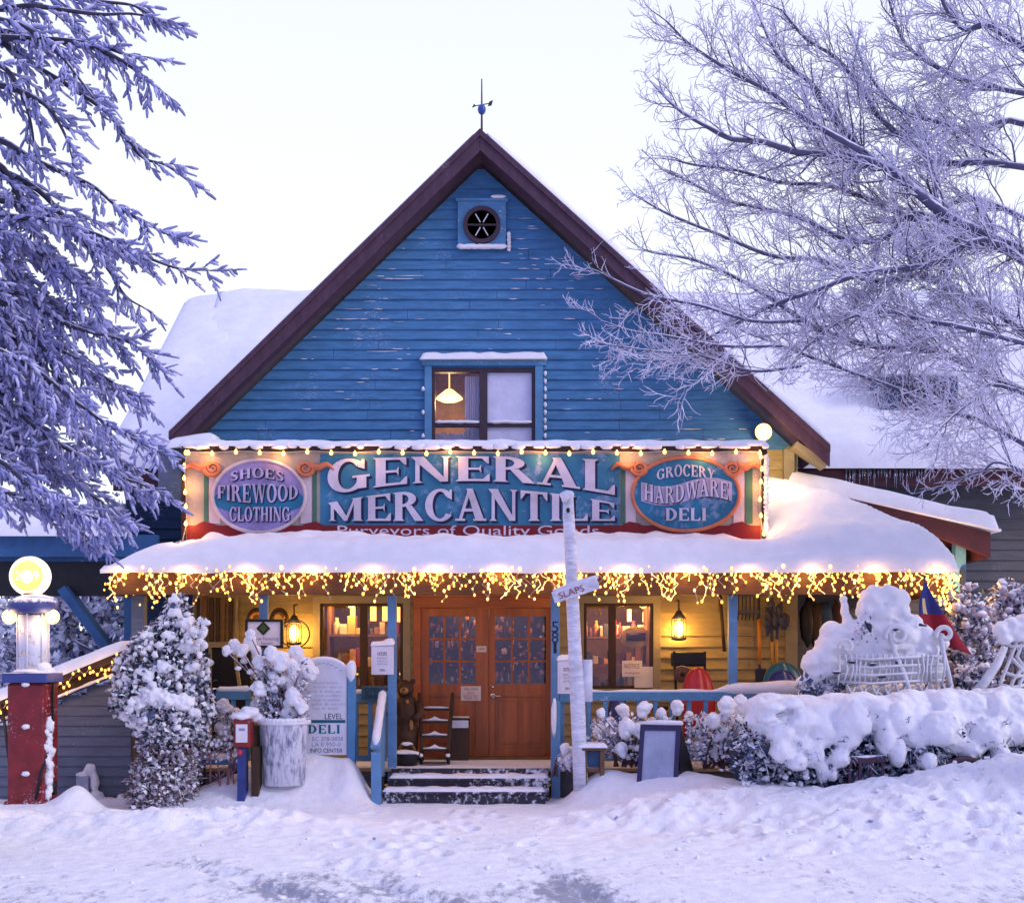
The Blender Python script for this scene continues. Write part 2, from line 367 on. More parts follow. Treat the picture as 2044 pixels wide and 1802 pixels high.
def point(name, loc, power, col=(1,.58,.22), parent=None, radius=.05):
    d = bpy.data.lights.new(name, 'POINT'); d.energy = power; d.color = col; d.shadow_soft_size = radius
    o = bpy.data.objects.new(name, d); C.objects.link(o)
    if parent:
        o.parent = parent; o.location = Vector(loc) - ORG[parent.name]
    else: o.location = loc
    return o

_txt_cache = {}
def text(mb, s, x, z, y, h, mi=0, width=None, align='C', rot=0, ext=.002):
    if s not in _txt_cache:
        cu = bpy.data.curves.new('t', 'FONT'); cu.body = s; cu.resolution_u = 3
        ob = bpy.data.objects.new('t', cu); C.objects.link(ob)
        bpy.context.view_layer.update()
        me = bpy.data.meshes.new_from_object(ob.evaluated_get(bpy.context.evaluated_depsgraph_get()))
        _txt_cache[s] = ([v.co.copy() for v in me.vertices], [tuple(p.vertices) for p in me.polygons])
        bpy.data.objects.remove(ob); bpy.data.curves.remove(cu); bpy.data.meshes.remove(me)
    vs_, fs_ = _txt_cache[s]
    x0 = min(v.x for v in vs_); x1 = max(v.x for v in vs_)
    sc = h / .7; sx = sc if width is None else width / (x1 - x0)
    cx = (x0 + x1) / 2 if align == 'C' else x0
    out = []
    for v in vs_:
        px_, pz_ = (v.x - cx) * sx, (v.y - .33) * sc
        out.append((x + px_ * math.cos(rot) - pz_ * math.sin(rot), y, z + px_ * math.sin(rot) + pz_ * math.cos(rot)))
    mb.add(out, fs_, mi)

# serif sign alphabet: every letter is a list of convex-ish polygons, height 1
TH, TN, SF, OV = .23, .085, .07, .07
def _rect(x0, x1, z0, z1): return [(x0,z0),(x1,z0),(x1,z1),(x0,z1)]
def _stem(x, w=TH, z0=0, z1=1, bot=True, top=True):
    o = [_rect(x, x+w, z0, z1)]
    if bot: o.append([(x-OV, z0),(x+w+OV, z0),(x+w, z0+SF),(x, z0+SF)])
    if top: o.append([(x, z1-SF),(x+w, z1-SF),(x+w+OV, z1),(x-OV, z1)])
    return o
def _ring(cx, cz, rx, rz, ix, iz, a0, a1, n=22):
    o = []
    for i in range(n):
        a, b = R(a0 + (a1-a0)*i/n), R(a0 + (a1-a0)*(i+1)/n)
        o.append([(cx+ix*math.cos(a), cz+iz*math.sin(a)),(cx+rx*math.cos(a), cz+rz*math.sin(a)),(cx+rx*math.cos(b), cz+rz*math.sin(b)),(cx+ix*math.cos(b), cz+iz*math.sin(b))])
    return o
def _stroke(pts):
    o = []; k = len(pts); L = []
    for i in range(k):
        a, b = pts[max(i-1,0)], pts[min(i+1,k-1)]
        d = Vector((b[0]-a[0], b[1]-a[1])).normalized(); nn = Vector((-d.y, d.x)) * pts[i][2] / 2
        L.append(((pts[i][0]+nn.x, pts[i][1]+nn.y), (pts[i][0]-nn.x, pts[i][1]-nn.y)))
    for i in range(k-1): o.append([L[i][0], L[i][1], L[i+1][1], L[i+1][0]])
    return o
def glyph(c):
    e = lambda x, z, s: [[(x, z),(x, z - s*.30),(x-.05, z - s*.26),(x-.16, z - s*TN)]]
    if c == 'E': return .80, _stem(.07) + [_rect(.28,.78,1-TN,1), _rect(.28,.60,.46,.54), _rect(.28,.80,0,TN), [(.60,.34),(.60,.66),(.55,.54),(.55,.46)]] + e(.78,1,1) + e(.80,0,-1)
    if c == 'F': return .76, _stem(.07) + [_rect(.28,.76,1-TN,1), _rect(.28,.58,.46,.54), [(.58,.34),(.58,.66),(.53,.54),(.53,.46)]] + e(.76,1,1)
    if c == 'L': return .76, _stem(.07) + [_rect(.28,.76,0,TN)] + e(.76,0,-1)
    if c == 'H': return .96, _stem(.07) + _stem(.64) + [_rect(.28,.66,.46,.55)]
    if c == 'I': return .40, _stem(.08)
    if c == 'T': return .86, _stem(.315, top=False) + [_rect(0,.86,1-TN,1), [(0,1),(0,.70),(.05,.74),(.16,1-TN)]] + e(.86,1,1)
    if c == 'N': return .98, _stem(.12, .10, top=False) + _stem(.78, .10, bot=False) + [[(.02,1),(.32,1),(.88,0),(.70,0)]]
    if c == 'M': return 1.18, _stem(.12, .10, top=False) + _stem(.86, .23) + [[(.04,1),(.32,1),(.66,.12),(.54,.0)], [(.54,.0),(.64,.0),(.93,1),(.86,1)]]
    if c == 'A': return .98, [[(.10,0),(.20,0),(.52,1),(.42,1)], [(.36,1),(.56,1),(.94,0),(.66,0)], _rect(.22,.70,.29,.38), _rect(.0,.32,0,SF), _rect(.58,1.0,0,SF)]
    if c == 'R': return .96, _stem(.07) + _ring(.28,.74,.46,.26,.22,.17,-90,90,12) + [[(.40,.50),(.60,.52),(.98,0),(.70,0)]]
    if c == 'P': return .80, _stem(.07) + _ring(.28,.74,.46,.26,.22,.17,-90,90,12)
    if c == 'D': return .90, _stem(.07) + _ring(.28,.5,.60,.5,.35,.41,-90,90,14)
    if c == 'O': return .96, _ring(.48,.5,.48,.52,.24,.43,0,360,28)
    if c == 'C': return .90, _ring(.48,.5,.48,.52,.24,.43,38,322,24) + [[(.80,.98),(.86,.98),(.86,.66),(.70,.74)], [(.80,.16),(.86,.30),(.80,.22),(.66,.12)]]
    if c == 'G': return .98, _ring(.48,.5,.48,.52,.24,.43,38,330,24) + [[(.80,.98),(.86,.98),(.86,.66),(.70,.74)], _rect(.68,.90,.04,.44), _rect(.58,.98,.40,.47)]
    if c == 'S': return .70, _stroke([(.60,.72,.05),(.56,.86,.09),(.46,.945,.11),(.33,.95,.12),(.19,.88,.18),(.15,.76,.22),(.22,.64,.24),(.36,.53,.25),(.50,.42,.24),(.56,.27,.22),(.50,.13,.18),(.37,.05,.12),(.24,.055,.11),(.13,.14,.09),(.08,.30,.05)])
    if c == 'W': return 1.34, [[(.04,1),(.30,1),(.50,.0),(.38,.0)], [(.38,0),(.48,0),(.72,1),(.64,1)], [(.60,1),(.84,1),(1.04,0),(.92,0)], [(.92,0),(1.02,0),(1.28,1),(1.20,1)], _rect(.0,.36,1-SF,1), _rect(1.10,1.36,1-SF,1)]
    if c == 'Y': return .92, _stem(.345, TH, 0, .5, top=False) + [[(.04,1),(.32,1),(.575,.45),(.345,.45)], [(.74,1),(.84,1),(.575,.45),(.48,.45)], _rect(.0,.38,1-SF,1), _rect(.66,.92,1-SF,1)]
    return .3, []
def word(mb, s, x0, x1, bot, top, y, mi, thick=.012, gap=.10):
    gl = [glyph(c) for c in s]; tot = sum(g[0] for g in gl) + gap * (len(s) - 1)
    xo = 0; k = 0
    for w, polys in gl:
        for pl in polys:
            q = []
            for i in range(len(pl)):
                a, b = pl[i], pl[(i+1) % len(pl)]
                nseg = max(1, int(math.hypot(b[0]-a[0], b[1]-a[1]) / .2))
                q += [(a[0]+(b[0]-a[0])*j/nseg, a[1]+(b[1]-a[1])*j/nseg) for j in range(nseg)]
            pts = []
            for px_, pz_ in q:
                u = (xo + px_) / tot; zb, zt = bot(u), top(u)
                pts.append((x0 + u * (x1 - x0), zb + pz_ * (zt - zb)))
            k += 1
            mb.prism(pts, y - thick - .0003 * (k % 9), y, mi)
        xo += w + gap

def siding(mb, z0, z1, pitch, ext, holes, y, thick=.022, mi=0, jit=.002):
    """lap boards: every board tips out at its lower edge; ext(z) gives the left and right end, holes are left open"""
    n = max(1, round((z1 - z0) / pitch)); p = (z1 - z0) / n
    for i in range(n):
        a, b = z0 + i * p, z0 + (i + 1) * p
        la, ra = ext(a); lb, rb = ext(b)
        if ra - la < .02: continue
        j = rnd.uniform(-jit, jit)
        cuts = sorted((h[0], h[1]) for h in holes if h[2] < (a+b)/2 < h[3])
        segs, cur = [], None
        xs = [(la, lb)]
        for c0, c1 in cuts: xs += [(c0, c0), (c1, c1)]
        xs.append((ra, rb))
        if len(xs) == 2 and xs[1][0] - xs[0][0] > 1.5 or len(xs) > 2:
            ys_ = []
            for k in range(0, len(xs), 2):
                (xa, xb), (xc, xd) = xs[k], xs[k+1]; ys_.append((xa, xb)); w_ = xc - xa; q_ = max(xa, xb) + rnd.uniform(.5, 2.6)
                while q_ < min(xc, xd) - .4: ys_ += [(q_-.0025, q_-.0025), (q_+.0025, q_+.0025)]; q_ += rnd.uniform(1.6, 3.6)
                ys_.append((xc, xd))
            xs = ys_
        for k in range(0, len(xs), 2):
            (xa, xb), (xc, xd) = xs[k], xs[k+1]
            if xc - xa < .01 and xd - xb < .01: continue
            if xd < xb: xd = xb
            t = thick + j + rnd.uniform(-.0015, .0015)
            mb.add([(xa, y-t, a), (xc, y-t, a), (xd, y-.003, b+.004), (xb, y-.003, b+.004), (xa, y, a), (xc, y, a)],
                   [(0,1,2,3), (4,5,1,0)], mi)

def slab(mb, c00, c10, c11, c01, T, nu=40, nv=24, rnd_edge=.22, amp=.03, sc=1.2, up=Vector((0,0,1)), mi=0, seed=0, over=0.0):
    """a snow blanket on a sloping quad, rounded off at its edges, with a closed underside"""
    c00, c10, c11, c01 = map(Vector, (c00, c10, c11, c01))
    top, bot = [], []
    wu = (c10 - c00).length; wv = (c01 - c00).length
    for i in range(nv + 1):
        v = i / nv
        for j in range(nu + 1):
            u = j / nu
            p = (c00*(1-u) + c10*u)*(1-v) + (c01*(1-u) + c11*u)*v
            e = min(min(u, 1-u) * wu, min(v, 1-v) * wv)
            k = min(1, e / rnd_edge); k = math.sqrt(max(0, 1 - (1-k)**2))
            t = T * (.12 + .88 * k) + amp * k * mn.fractal(p * sc + Vector((seed,0,0)), 1, 2, 3)
            top.append(p + up * t); bot.append(p)
    n = nu + 1; N = len(top)
    fs = []
    for i in range(nv):
        for j in range(nu):
            a = i*n+j
            fs.append((a, a+1, a+n+1, a+n))
    for j in range(nu):
        fs.append((j, j+N, j+1+N, j+1)); a = nv*n+j; fs.append((a+1, a+1+N, a+N, a))
    for i in range(nv):
        a = i*n; fs.append((a+n, a+n+N, a+N, a)); a = i*n+nu; fs.append((a, a+N, a+n+N, a+n))
    fs.append((N, N+nv*n, N+nv*n+nu, N+nu))
    mb.add(top + bot, fs, mi)

def leaves(mb, n, sampler, size, mis, rg, flat=.0):
    for _ in range(n):
        c = sampler(rg)
        s = size * rg.uniform(.6, 1.4)
        d = Vector((rg.gauss(0,1), rg.gauss(0,1), rg.gauss(0,1) - flat)).normalized()
        w = d.orthogonal().normalized(); w = (Matrix.Rotation(rg.uniform(0, 6.28), 3, d) @ w) * s * .38
        nn = d.cross(w).normalized() * s * .12
        a, b = c, c + d * s
        m_ = (a + b) / 2
        mb.add([a, m_ + w + nn, b, m_ - w + nn], [(0,1,2,3)], rg.choice(mis))

def copy_child(o, parent, loc=None, name=None):
    c = o.copy(); C.objects.link(c); c.parent = parent
    if loc is not None: c.location = loc
    return c
# ================================================================= ground
def sstep(a, b, x):
    t = max(0, min(1, (x - a) / (b - a))); return t*t*(3-2*t)
MOUNDS = [(-2.25,14.05,.75,.40,.46), (-2.9,13.75,.75,.5,.30), (-1.72,13.75,.28,.35,.30), (-3.6,13.6,.6,.5,.10),
          (1.02,13.75,.36,.38,.26), (1.75,13.5,.75,.55,.34), (2.7,13.0,1.0,.6,.26), (1.9,12.3,1.2,.5,.20),
          (4.3,12.1,1.5,.75,.36), (5.9,12.0,1.6,.8,.42), (7.5,12.4,2,1.2,.5), (3.4,11.2,1.2,.6,.15), (5.0,10.6,1.5,.7,.12),
          (-5.2,12.85,.55,.35,.10), (-4.72,12.9,.22,.22,.26), (-4.0,11.7,1.1,.45,.14), (-2.6,12.0,1.0,.4,.12), (-5.6,12.0,.8,.5,.12),
          (-7.5,13,1.5,1.5,.2), (-9,24,5,5,.8)]
def gh(x, y):
    h = 0.0
    for mx, my, rx, ry, a in MOUNDS:
        q = ((x-mx)/rx)**2 + ((y-my)/ry)**2
        if q < 9: h += a * math.exp(-q)
    # the stairs are kept clear
    clear = sstep(-1.95, -1.50, x) * (1 - sstep(.42, .75, x)) * sstep(13.0, 13.6, y)
    h *= 1 - clear
    return h
_fr = random.Random(88)
STEPS_ = []
for k_ in range(3):
    px0 = _fr.uniform(-1.1, .1); drift = _fr.uniform(-.5, .5)
    for i_ in range(9):
        yy_ = 13.1 - i_*.42 + _fr.uniform(-.06, .06); STEPS_.append((px0 + drift*i_/4 + (.11 if i_ % 2 else -.11) + _fr.uniform(-.04,.04), yy_, drift*.3 + _fr.uniform(-.2,.2)))
for k_ in range(16): STEPS_.append((_fr.uniform(-3.5, 2.5), _fr.uniform(10.2, 13.0), _fr.uniform(-1, 1)))
def gdetail(x, y):
    v = Vector((x, y, 0))
    h = .035 * mn.fractal(v * .55, 1, 2, 3)
    ch = 0
    for cx_, cy_, rx, ry in ((-3.6,11.8,2.0,.7), (1.6,12.2,1.2,.6), (4.4,11.2,2.7,1.3), (5.6,10.6,1.6,1.0)):
        ch = max(ch, math.exp(-((x-cx_)/rx)**2 - ((y-cy_)/ry)**2))
    r = mn.ridged_multi_fractal(v * 3.2, .9, 2.1, 4, 1, 2) if y < 16 else 0
    h += ch * .065 * (r - .9) + ch * (.06 * mn.fractal(v * 3.4, .8, 2.2, 5) - .05 * max(0, mn.noise(v * 7.3) - .25))
    road = 1 - sstep(10.6, 12.2, y + .25 * mn.noise(v * .8))
    h += (.010 + .007 * road) * mn.fractal(v * 5, .8, 2.2, 4) * (1 if y < 16 else 0)
    for fx_, fy_, fa in STEPS_:
        dx_ = x - fx_; dy_ = y - fy_
        if abs(dx_) < .3 and abs(dy_) < .4:
            c_, s_ = math.cos(fa), math.sin(fa); a_ = (dx_*c_ - dy_*s_)/.075; b_ = (dx_*s_ + dy_*c_)/.17
            q = a_*a_ + b_*b_; h += -.035*math.exp(-q*q) + .012*math.exp(-(math.sqrt(q)-1.35)**2*6)
    # tyre ruts curving in from the foreground
    for xo, bo in ((-.62, -.62), (.52, -.34), (-1.45, -.9)):
        xc = xo + bo * (y - 8.4)
        d = (x - xc) / .15
        h -= .060 * math.exp(-d*d) * road * sstep(10.9, 9.2, y) * (.7 + .9 * mn.noise(Vector((x*4, y*6, 5))))
    return h
xs = [-300,-120,-60,-35,-22,-15,-11,-9] + [-8 + .032*i for i in range(501)] + [9,11,15,22,35,60,120,300]
ys = [-120,-40,-12,0,4,6,7] + [7.6 + .030*i for i in range(225)] + [14.35+.12*i for i in range(16)] + [16.4,17.5,19,21,24,28,34,45,70,120,300,600]
m = MB(); nx = len(xs)
vv = []
for y in ys:
    for x in xs:
        near = -8.01 < x < 8.01 and 7.5 < y < 16.3
        vv.append((x, y, gh(x, y) + (gdetail(x, y) if near else 0)))
m.add(vv, [(j*nx+i, j*nx+i+1, (j+1)*nx+i+1, (j+1)*nx+i) for j in range(len(ys)-1) for i in range(nx-1)])
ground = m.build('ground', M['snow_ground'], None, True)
props(ground, 'snow covered forecourt with churned banks and tyre tracks', None, None, 'structure')

# loose clods of snow and grit thrown up by the plough
m = MB(); rg = random.Random(21)
for _ in range(170):
    if rg.random() < .6: x, y = rg.gauss(4.2, 1.5), rg.gauss(10.9, .8)
    else: x, y = rg.uniform(-5, 5), rg.uniform(8.2, 12.2)
    if not (7.7 < y < 12.9 and abs(x) < 7): continue
    s = rg.uniform(.008, .030) * (1.3 if rg.random() < .1 else 1)
    m.ell((x, y, gh(x, y) + gdetail(x, y) + s*.3), (s*rg.uniform(.8,1.5), s*rg.uniform(.8,1.3), s*.7), 6, 4, 1 if rg.random() < .05 else 0, .8, _)
cl = m.build('snow_clods', [M['snow'], M['slate']], None, True)
props(cl, 'loose clods of snow and grit scattered on the driveway', 'snow clods', None, 'stuff')

# ================================================================= the store
D0 = 16.0
store = thing('store_building', 'blue gabled wooden general store with snowy roofs and a lit front porch', 'store', (-.3, 16, 0))
WL, WR = -4.30, 3.84                       # front wall ends
dR = 15.6
apex = P(958, 262, dR); lend = P(338, 866, dR); rend = P(1656, 892, dR)
sl = (apex.z - lend.z) / (apex.x - lend.x); sr = (apex.z - rend.z) / (rend.x - apex.x)
def ext_gable(z):
    off = .30                              # under the rake boards
    return max(WL, apex.x - (apex.z - off - z) / sl), min(WR, apex.x + (apex.z - off - z) / sr)
# gable window and round window openings at the wall plane
gw = (WX(857, D0), WX(1072, D0), WZ(886, D0) - .35, WZ(728, D0))
rw = (WX(915, D0), WX(1009, D0), WZ(499, D0), WZ(405, D0))
m = MB()
ZL = 3.3 + 9*.135
siding(m, ZL, apex.z - .34, .135, ext_gable, [gw, rw], D0, .026)
gwall = m.build('gable_wall', M['blue_siding'], store)
m = MB(); siding(m, 3.3, ZL, .135, lambda z: (WL, WR - .16), [gw], D0, .026); m.build('lower_wall', M['cream_siding'], store)
# wind blown snow caught in ridges along the lap edges
m = MB(); rg = random.Random(64); nr = round((apex.z - .34 - ZL) / .135); pr = (apex.z - .34 - ZL) / nr
for _ in range(240):
    i = rg.randrange(0, nr); z = ZL + i * pr; la, ra = ext_gable(z)
    if ra - la < .5: continue
    x = rg.uniform(la + .05, ra - .2); L = rg.uniform(.03, .16) * (2.6 if rg.random() < .12 else 1)
    if mn.noise(Vector((x*.7, z*.9, 3))) < -.12 + .5 * rg.random() - .25: continue
    if any(h[0] - .12 < x + L and x < h[1] + .12 and h[2] - .2 < z < h[3] + .2 for h in (gw, rw)): continue
    zz = z + rg.choice((.004, .004, rg.uniform(0, .12))); r_ = rg.uniform(.0025, .0065)
    m.tube([(x, D0-.024, zz), (x+L*.5, D0-.026, zz + rg.uniform(-.006,.006)), (x+L, D0-.024, zz)], [r_*.4, r_, r_*.4], 5)
m.build('siding_snow', M['snow'], gwall, True, kind='stuff')
# lit end of the front wall beyond the sign
m = MB(); m.box(WR - .16, WR, D0 - .05, D0 + .02, .3, 4.55)
m.build('corner_board', M['cream_trim'], store)
m = MB(); siding(m, .37, 4.45, .135, lambda z: (D0, D0 + 1.4), [], 0)
m2 = MB()
for (x, y, z) in m.v: m2.v.append((WR - y + .0, x, z))      # the right flank of the front block, turned to face +X
m2.f = [tuple(reversed(f)) for f in m.f]; m2.m = m.m
m2.build('flank_wall', M['dark_siding'], store)

# ---- main roof
roofd = 25.0
m = MB()
def roof_plane(a, b, th, d0, d1):
    nrm = Vector((b.z - a.z, 0, a.x - b.x)).normalized()
    if nrm.z < 0: nrm = -nrm
    o = nrm * th
    q = [(a.x, a.z), (b.x, b.z), (b.x - o.x, b.z - o.z), (a.x - o.x, a.z - o.z)]
    return q
for e in (lend, rend):
    m.prism(roof_plane(apex, e, .16, dR, roofd), dR + .045, roofd)
roof = m.build('main_roof', M['rake'], store)
m = MB()
for e, s_ in ((lend, -1), (rend, 1)):
    d = (e - apex).normalized(); nrm = Vector((-d.z, 0, d.x)); nrm = nrm if nrm.z > 0 else -nrm
    ap2 = apex.copy(); 
    # rake board: mitred at the apex by a vertical cut, 0.29 m deep
    w = .19 / abs(d.x)
    m.prism([(ap2.x, ap2.z), (e.x, e.z), (e.x + (.0), e.z - w), (ap2.x, ap2.z - w)], dR - .02 - .002*s_, dR + .04)
    m.prism([(ap2.x, ap2.z + .02), (e.x, e.z + .02), (e.x, e.z - .075), (ap2.x, ap2.z - .075)], dR - .045 - .002*s_, dR - .023)
m.build('rake_board', M['rake'], roof, bevel=.004)
m = MB()
for e, s_ in ((lend, -1), (rend, 1)):
    T = .07 if s_ < 0 else .15
    d = (e - apex).normalized()
    a = apex + Vector((0, 0, .03)); b = e + Vector((0, 0, .03))
    A = a + d * .12
    q = [(A.x, dR - .03, A.z), (b.x, dR - .03, b.z), (b.x, roofd, b.z), (A.x, roofd, A.z)]
    if s_ > 0: slab(m, q[0], q[1], q[2], q[3], T, 70, 50, .3, .05, 1.5, Vector((.4, 0, 1)).normalized(), seed=3)
    else: slab(m, q[1], q[0], q[3], q[2], T, 70, 50, .3, .03, 1.5, Vector((-.4, 0, 1)).normalized(), seed=9)
m.build('roof_snow', M['snow_smooth'], roof, True)
# rake soffit end block at right lower tip, cream flank of the eave (lit by the floodlight)
m = MB()
c = P(1578, 893, 15.9); e2 = P(1640, 935, 15.9)
m.bar((c.x, 15.75, c.z), (e2.x, 15.75, e2.z), .25, .09)
m.bar((c.x - .02, 15.95, c.z - .02), (c.x - .02, 15.95, 3.55), .14, .14)
m.build('eave_return', M['cream_trim'], store, bevel=.004)
# left end of the gable: snow rolled over a short eave return, dark corner, downpipe
m = MB()
slab(m, (WX(345,15.8), 15.45, WZ(905,15.8)), (WX(445,15.8), 15.45, WZ(890,15.8)), (WX(445,16), 16.0, WZ(886,16)), (WX(345,16), 16.0, WZ(890,16)), .12, 16, 10, .15, .02, seed=4)
m.box(WX(322,15.9), WX(362,15.9), 15.75, 16.1, WZ(1000,15.9), WZ(895,15.9), 1)
m.build('eave_snow', [M['snow_smooth'], M['grey_siding']], store, True)

# ---- cross wing behind, ridge parallel to the street
RZ, RD, EZ, ED = 7.98, 21.0, 4.38, 16.85
wing = None
m = MB()
def wing_roof(mb, x_out_e, x_out_r, x_in_e, x_in_r, th, zo=0, mi=0):
    a, b, c, d = Vector((x_out_e, ED, EZ+zo)), Vector((x_in_e, ED, EZ+zo)), Vector((x_in_r, RD, RZ+zo)), Vector((x_out_r, RD, RZ+zo))
    n_ = [a, b, c, d]; lo = [p - Vector((0, 0, th)) for p in n_]
    mb.add(n_ + lo, [(0,1,2,3),(7,6,5,4),(0,4,5,1),(1,5,6,2),(2,6,7,3),(3,7,4,0)], mi)
wing_roof(m, -5.70, -5.70, -4.25, -.55, .16)
wing_roof(m, 3.95, .3, 13.0, 13.0, .16)
m.add([(-5.70, RD, RZ), (-.5, RD, RZ), (-.5, 25, 4.6), (-5.70, 25, 4.6)], [(0,1,2,3)])
m.add([(.3, RD, RZ), (13, RD, RZ), (13, 25, 4.6), (.3, 25, 4.6)], [(0,1,2,3)])
wroof = m.build('wing_roof', M['maroon'], store)
m = MB()
slab(m, (-5.80, ED-.12, EZ), (-4.2, ED-.12, EZ), (-.5, RD, RZ), (-5.80, RD, RZ), .26, 60, 60, .25, .07, .9, seed=5)
slab(m, (3.9, ED-.14, EZ), (13.1, ED-.14, EZ), (13.1, RD, RZ), (.3, RD, RZ), .30, 90, 50, .3, .07, .9, seed=15)
m.build('roof_snow', M['snow_smooth'], wroof, True)
# a thicker drift with a scoured edge on the left roof
m = MB()
pts = [(431,572),(620,571)]
slab(m, (-5.05, ED+.2, EZ+.30), (-4.3, ED+.2, EZ+.30), (-.6, RD-.1, RZ+.18), (-5.15, RD-.1, RZ+.18), .14, 50, 50, .3, .09, 1.3, seed=33)
m.build('snow_drift', M['snow_smooth'], wroof, True)
# icicles along the right eave
m = MB(); rg = random.Random(5)
for i in range(26):
    x = WX(1685, 16.8) + (WX(1850, 16.8) - WX(1685, 16.8)) * (i + rg.random()*.6) / 26
    L = rg.uniform(.12, .38) * (1 - .4 * i / 26)
    m.tube([(x, 16.76, EZ - .01), (x, 16.76, EZ - L)], [.022, .003], 5)
m.build('icicles', M['ice'], wroof, True, kind='stuff')
# wing walls
m = MB()
siding(m, 0, EZ - .05, .15, lambda z: (3.9, 13), [], 17.25, .024)
m.build('wing_wall', M['dark_siding'], store)
m = MB()
siding(m, 0, EZ - .05, .15, lambda z: (-5.6, -4.2), [], 17.2, .024)
m.add([(-5.6, 17.2, 0), (-5.6, 25, 0), (-5.6, 25, 5.0), (-5.6, 21, RZ - .2), (-5.6, 17.2, EZ - .05)], [(0,4,3,2,1)])
m.build('wing_wall', M['navy_siding'], store)
m = MB(); m.box(-5.65, -4.25, 16.80, 16.86, EZ - .30, EZ - .02); m.build('fascia', M['maroon'], wroof)
m = MB(); m.box(3.95, 13, 16.80, 16.86, EZ - .24, EZ - .02); m.build('fascia', M['maroon'], wroof)
# dormer on the right roof
dx0, dx1, dd = WX(1757, 17.6), WX(1912, 17.6), 17.6
dz0, dz1 = WZ(856, dd), WZ(752, dd)
m = MB()
m.box(dx0, dx1, dd, 20.0, dz0 - .2, dz1)
m.box(dx0 + .27, dx1 - .12, dd - .03, dd + .01, dz0 + .06, dz1 - .06, 1)
m.box(dx0 + .23, dx0 + .27, dd - .05, dd, dz0 + .08, dz1 - .06, 0); m.box(dx1 - .12, dx1 - .08, dd - .05, dd, dz0 + .08, dz1 - .06, 0)
dorm = m.build('dormer', [M['navy_siding'], M['black']], store)
m = MB()
slab(m, (dx0-.15, dd-.2, dz1), (dx1+.15, dd-.2, dz1), (dx1+.15, 20.4, dz1+.35), (dx0-.15, 20.4, dz1+.35), .3, 24, 20, .25, .04, seed=8)
m.build('roof_snow', M['snow_smooth'], dorm, True)

# ---- low lean-to porch at the far left (beam, snow, brace, post)
m = MB()
lx0, lx1 = -8.2, WX(322, 16.2)
m.box(lx0, lx1, 16.0, 16.12, WZ(1112, 16.06), WZ(1068, 16.06))
m.bar((WX(128,16.1), 16.1, WZ(1175,16.1)), (WX(222,16.1), 16.1, WZ(1300,16.1)), .12, .26, up=(0,1,0))
m.box(WX(250,15.2), WX(266,15.2), 15.14, 15.26, 0, WZ(1190, 15.2))
m.box(lx0, lx1, 16.13, 17.2, 3.02, 3.08)
lean = m.build('side_porch', M['blue_dark'], store, bevel=.005)
m = MB()
slab(m, (lx0, 15.9, 3.34), (WX(258,16), 15.9, 3.34), (WX(258,17.1), 17.15, 3.75), (lx0, 17.15, 3.75), .22, 30, 14, .2, .04, seed=12)
m.build('roof_snow', M['snow_smooth'], lean, True)
m = MB(); m.box(lx0, WX(330,16.3), 16.13, 16.2, 2.55, 3.02); m.build('dark_strip', M['black'], lean)  # upright black strip below the lean-to beam

# ---- right canopy behind the porch: snowy roof, maroon rake, blue post
cA, cB = Vector((WX(1585,15.9), 15.9, WZ(968,15.9))), Vector((WX(1975,15.9), 15.9, WZ(1062,15.9)))
m = MB()
m.prism([(cA.x, cA.z), (cB.x, cB.z), (cB.x, cB.z - .34), (cA.x + .5, cA.z - .16)], 15.86, 15.93)
m.prism([(cA.x, cA.z - .01), (cB.x, cB.z - .01), (cB.x, cB.z - .13), (cA.x, cA.z - .13)], 15.94, 17.2)
m.box(cB.x - .13, cB.x, 15.95, 17.2, cB.z - .36, cB.z - .14)
can = m.build('canopy', M['maroon'], store, bevel=.004)
m = MB()
slab(m, (cA.x-.1, 15.80, cA.z), (cB.x+.12, 15.80, cB.z), (cB.x+.12, 17.2, cB.z), (cA.x-.1, 17.2, cA.z), .25, 40, 20, .22, .04, seed=22)
m.build('roof_snow', M['snow_smooth'], can, True)
m = MB(); xq = WX(1915, 16.1); m.box(xq-.07, xq+.07, 16.05, 16.19, 0, WZ(1080,16.1)); m.build('canopy_post', M['blue_trim'], can)
m = MB(); m.bar((xq, 16.0, 2.2), (xq, 16.0, 2.9), .05, .05); m.build('bracket', M['metal_dark'], can)

# ---- gable window
x0, x1, z1 = WX(862, D0), WX(1068, D0), WZ(735, D0); z0 = gw[2]
m = MB()
m.box(WX(848,D0), WX(862,D0), D0-.06, D0+.02, z0, z1+.02); m.box(WX(1068,D0), WX(1084,D0), D0-.06, D0+.02, z0, z1+.02)
m.box(WX(842,D0), WX(1090,D0), D0-.07, D0+.02, z1+.022, WZ(722,D0))
gwin = m.build('gable_window', M['blue_trim'], store, bevel=.004)
m = MB()
fr = .045
xm = WX(965, D0)
m.box(x0, x1, D0-.03, D0+.05, z1-.06, z1); m.box(x0, x0+fr, D0-.03, D0+.05, z0, z1-.06); m.box(x1-fr, x1, D0-.03, D0+.05, z0, z1-.06)
m.box(xm-.055, xm+.055, D0-.035, D0+.05, z0, z1-.061)
zr = WZ(845, D0)
m.box(x0+fr, xm-.055, D0-.028, D0+.04, zr-.05, zr); m.box(xm+.055, x1-fr, D0-.028, D0+.04, zr-.05, zr)
m.build('frame', M['window_frame'], gwin, bevel=.003)
m = MB(); m.box(x0+fr, xm-.055, D0+.012, D0+.016, z0, z1-.06); m.build('clear_pane', M['glass'], gwin)
m = MB(); m.box(xm+.055, x1-fr, D0+.012, D0+.016, z0, z1-.06); m.build('frosted_pane', M['frost_pane'], gwin)
m = MB()
cx0, cx1 = WX(927, D0), WX(958, D0)
nn_ = 40; vs_ = []
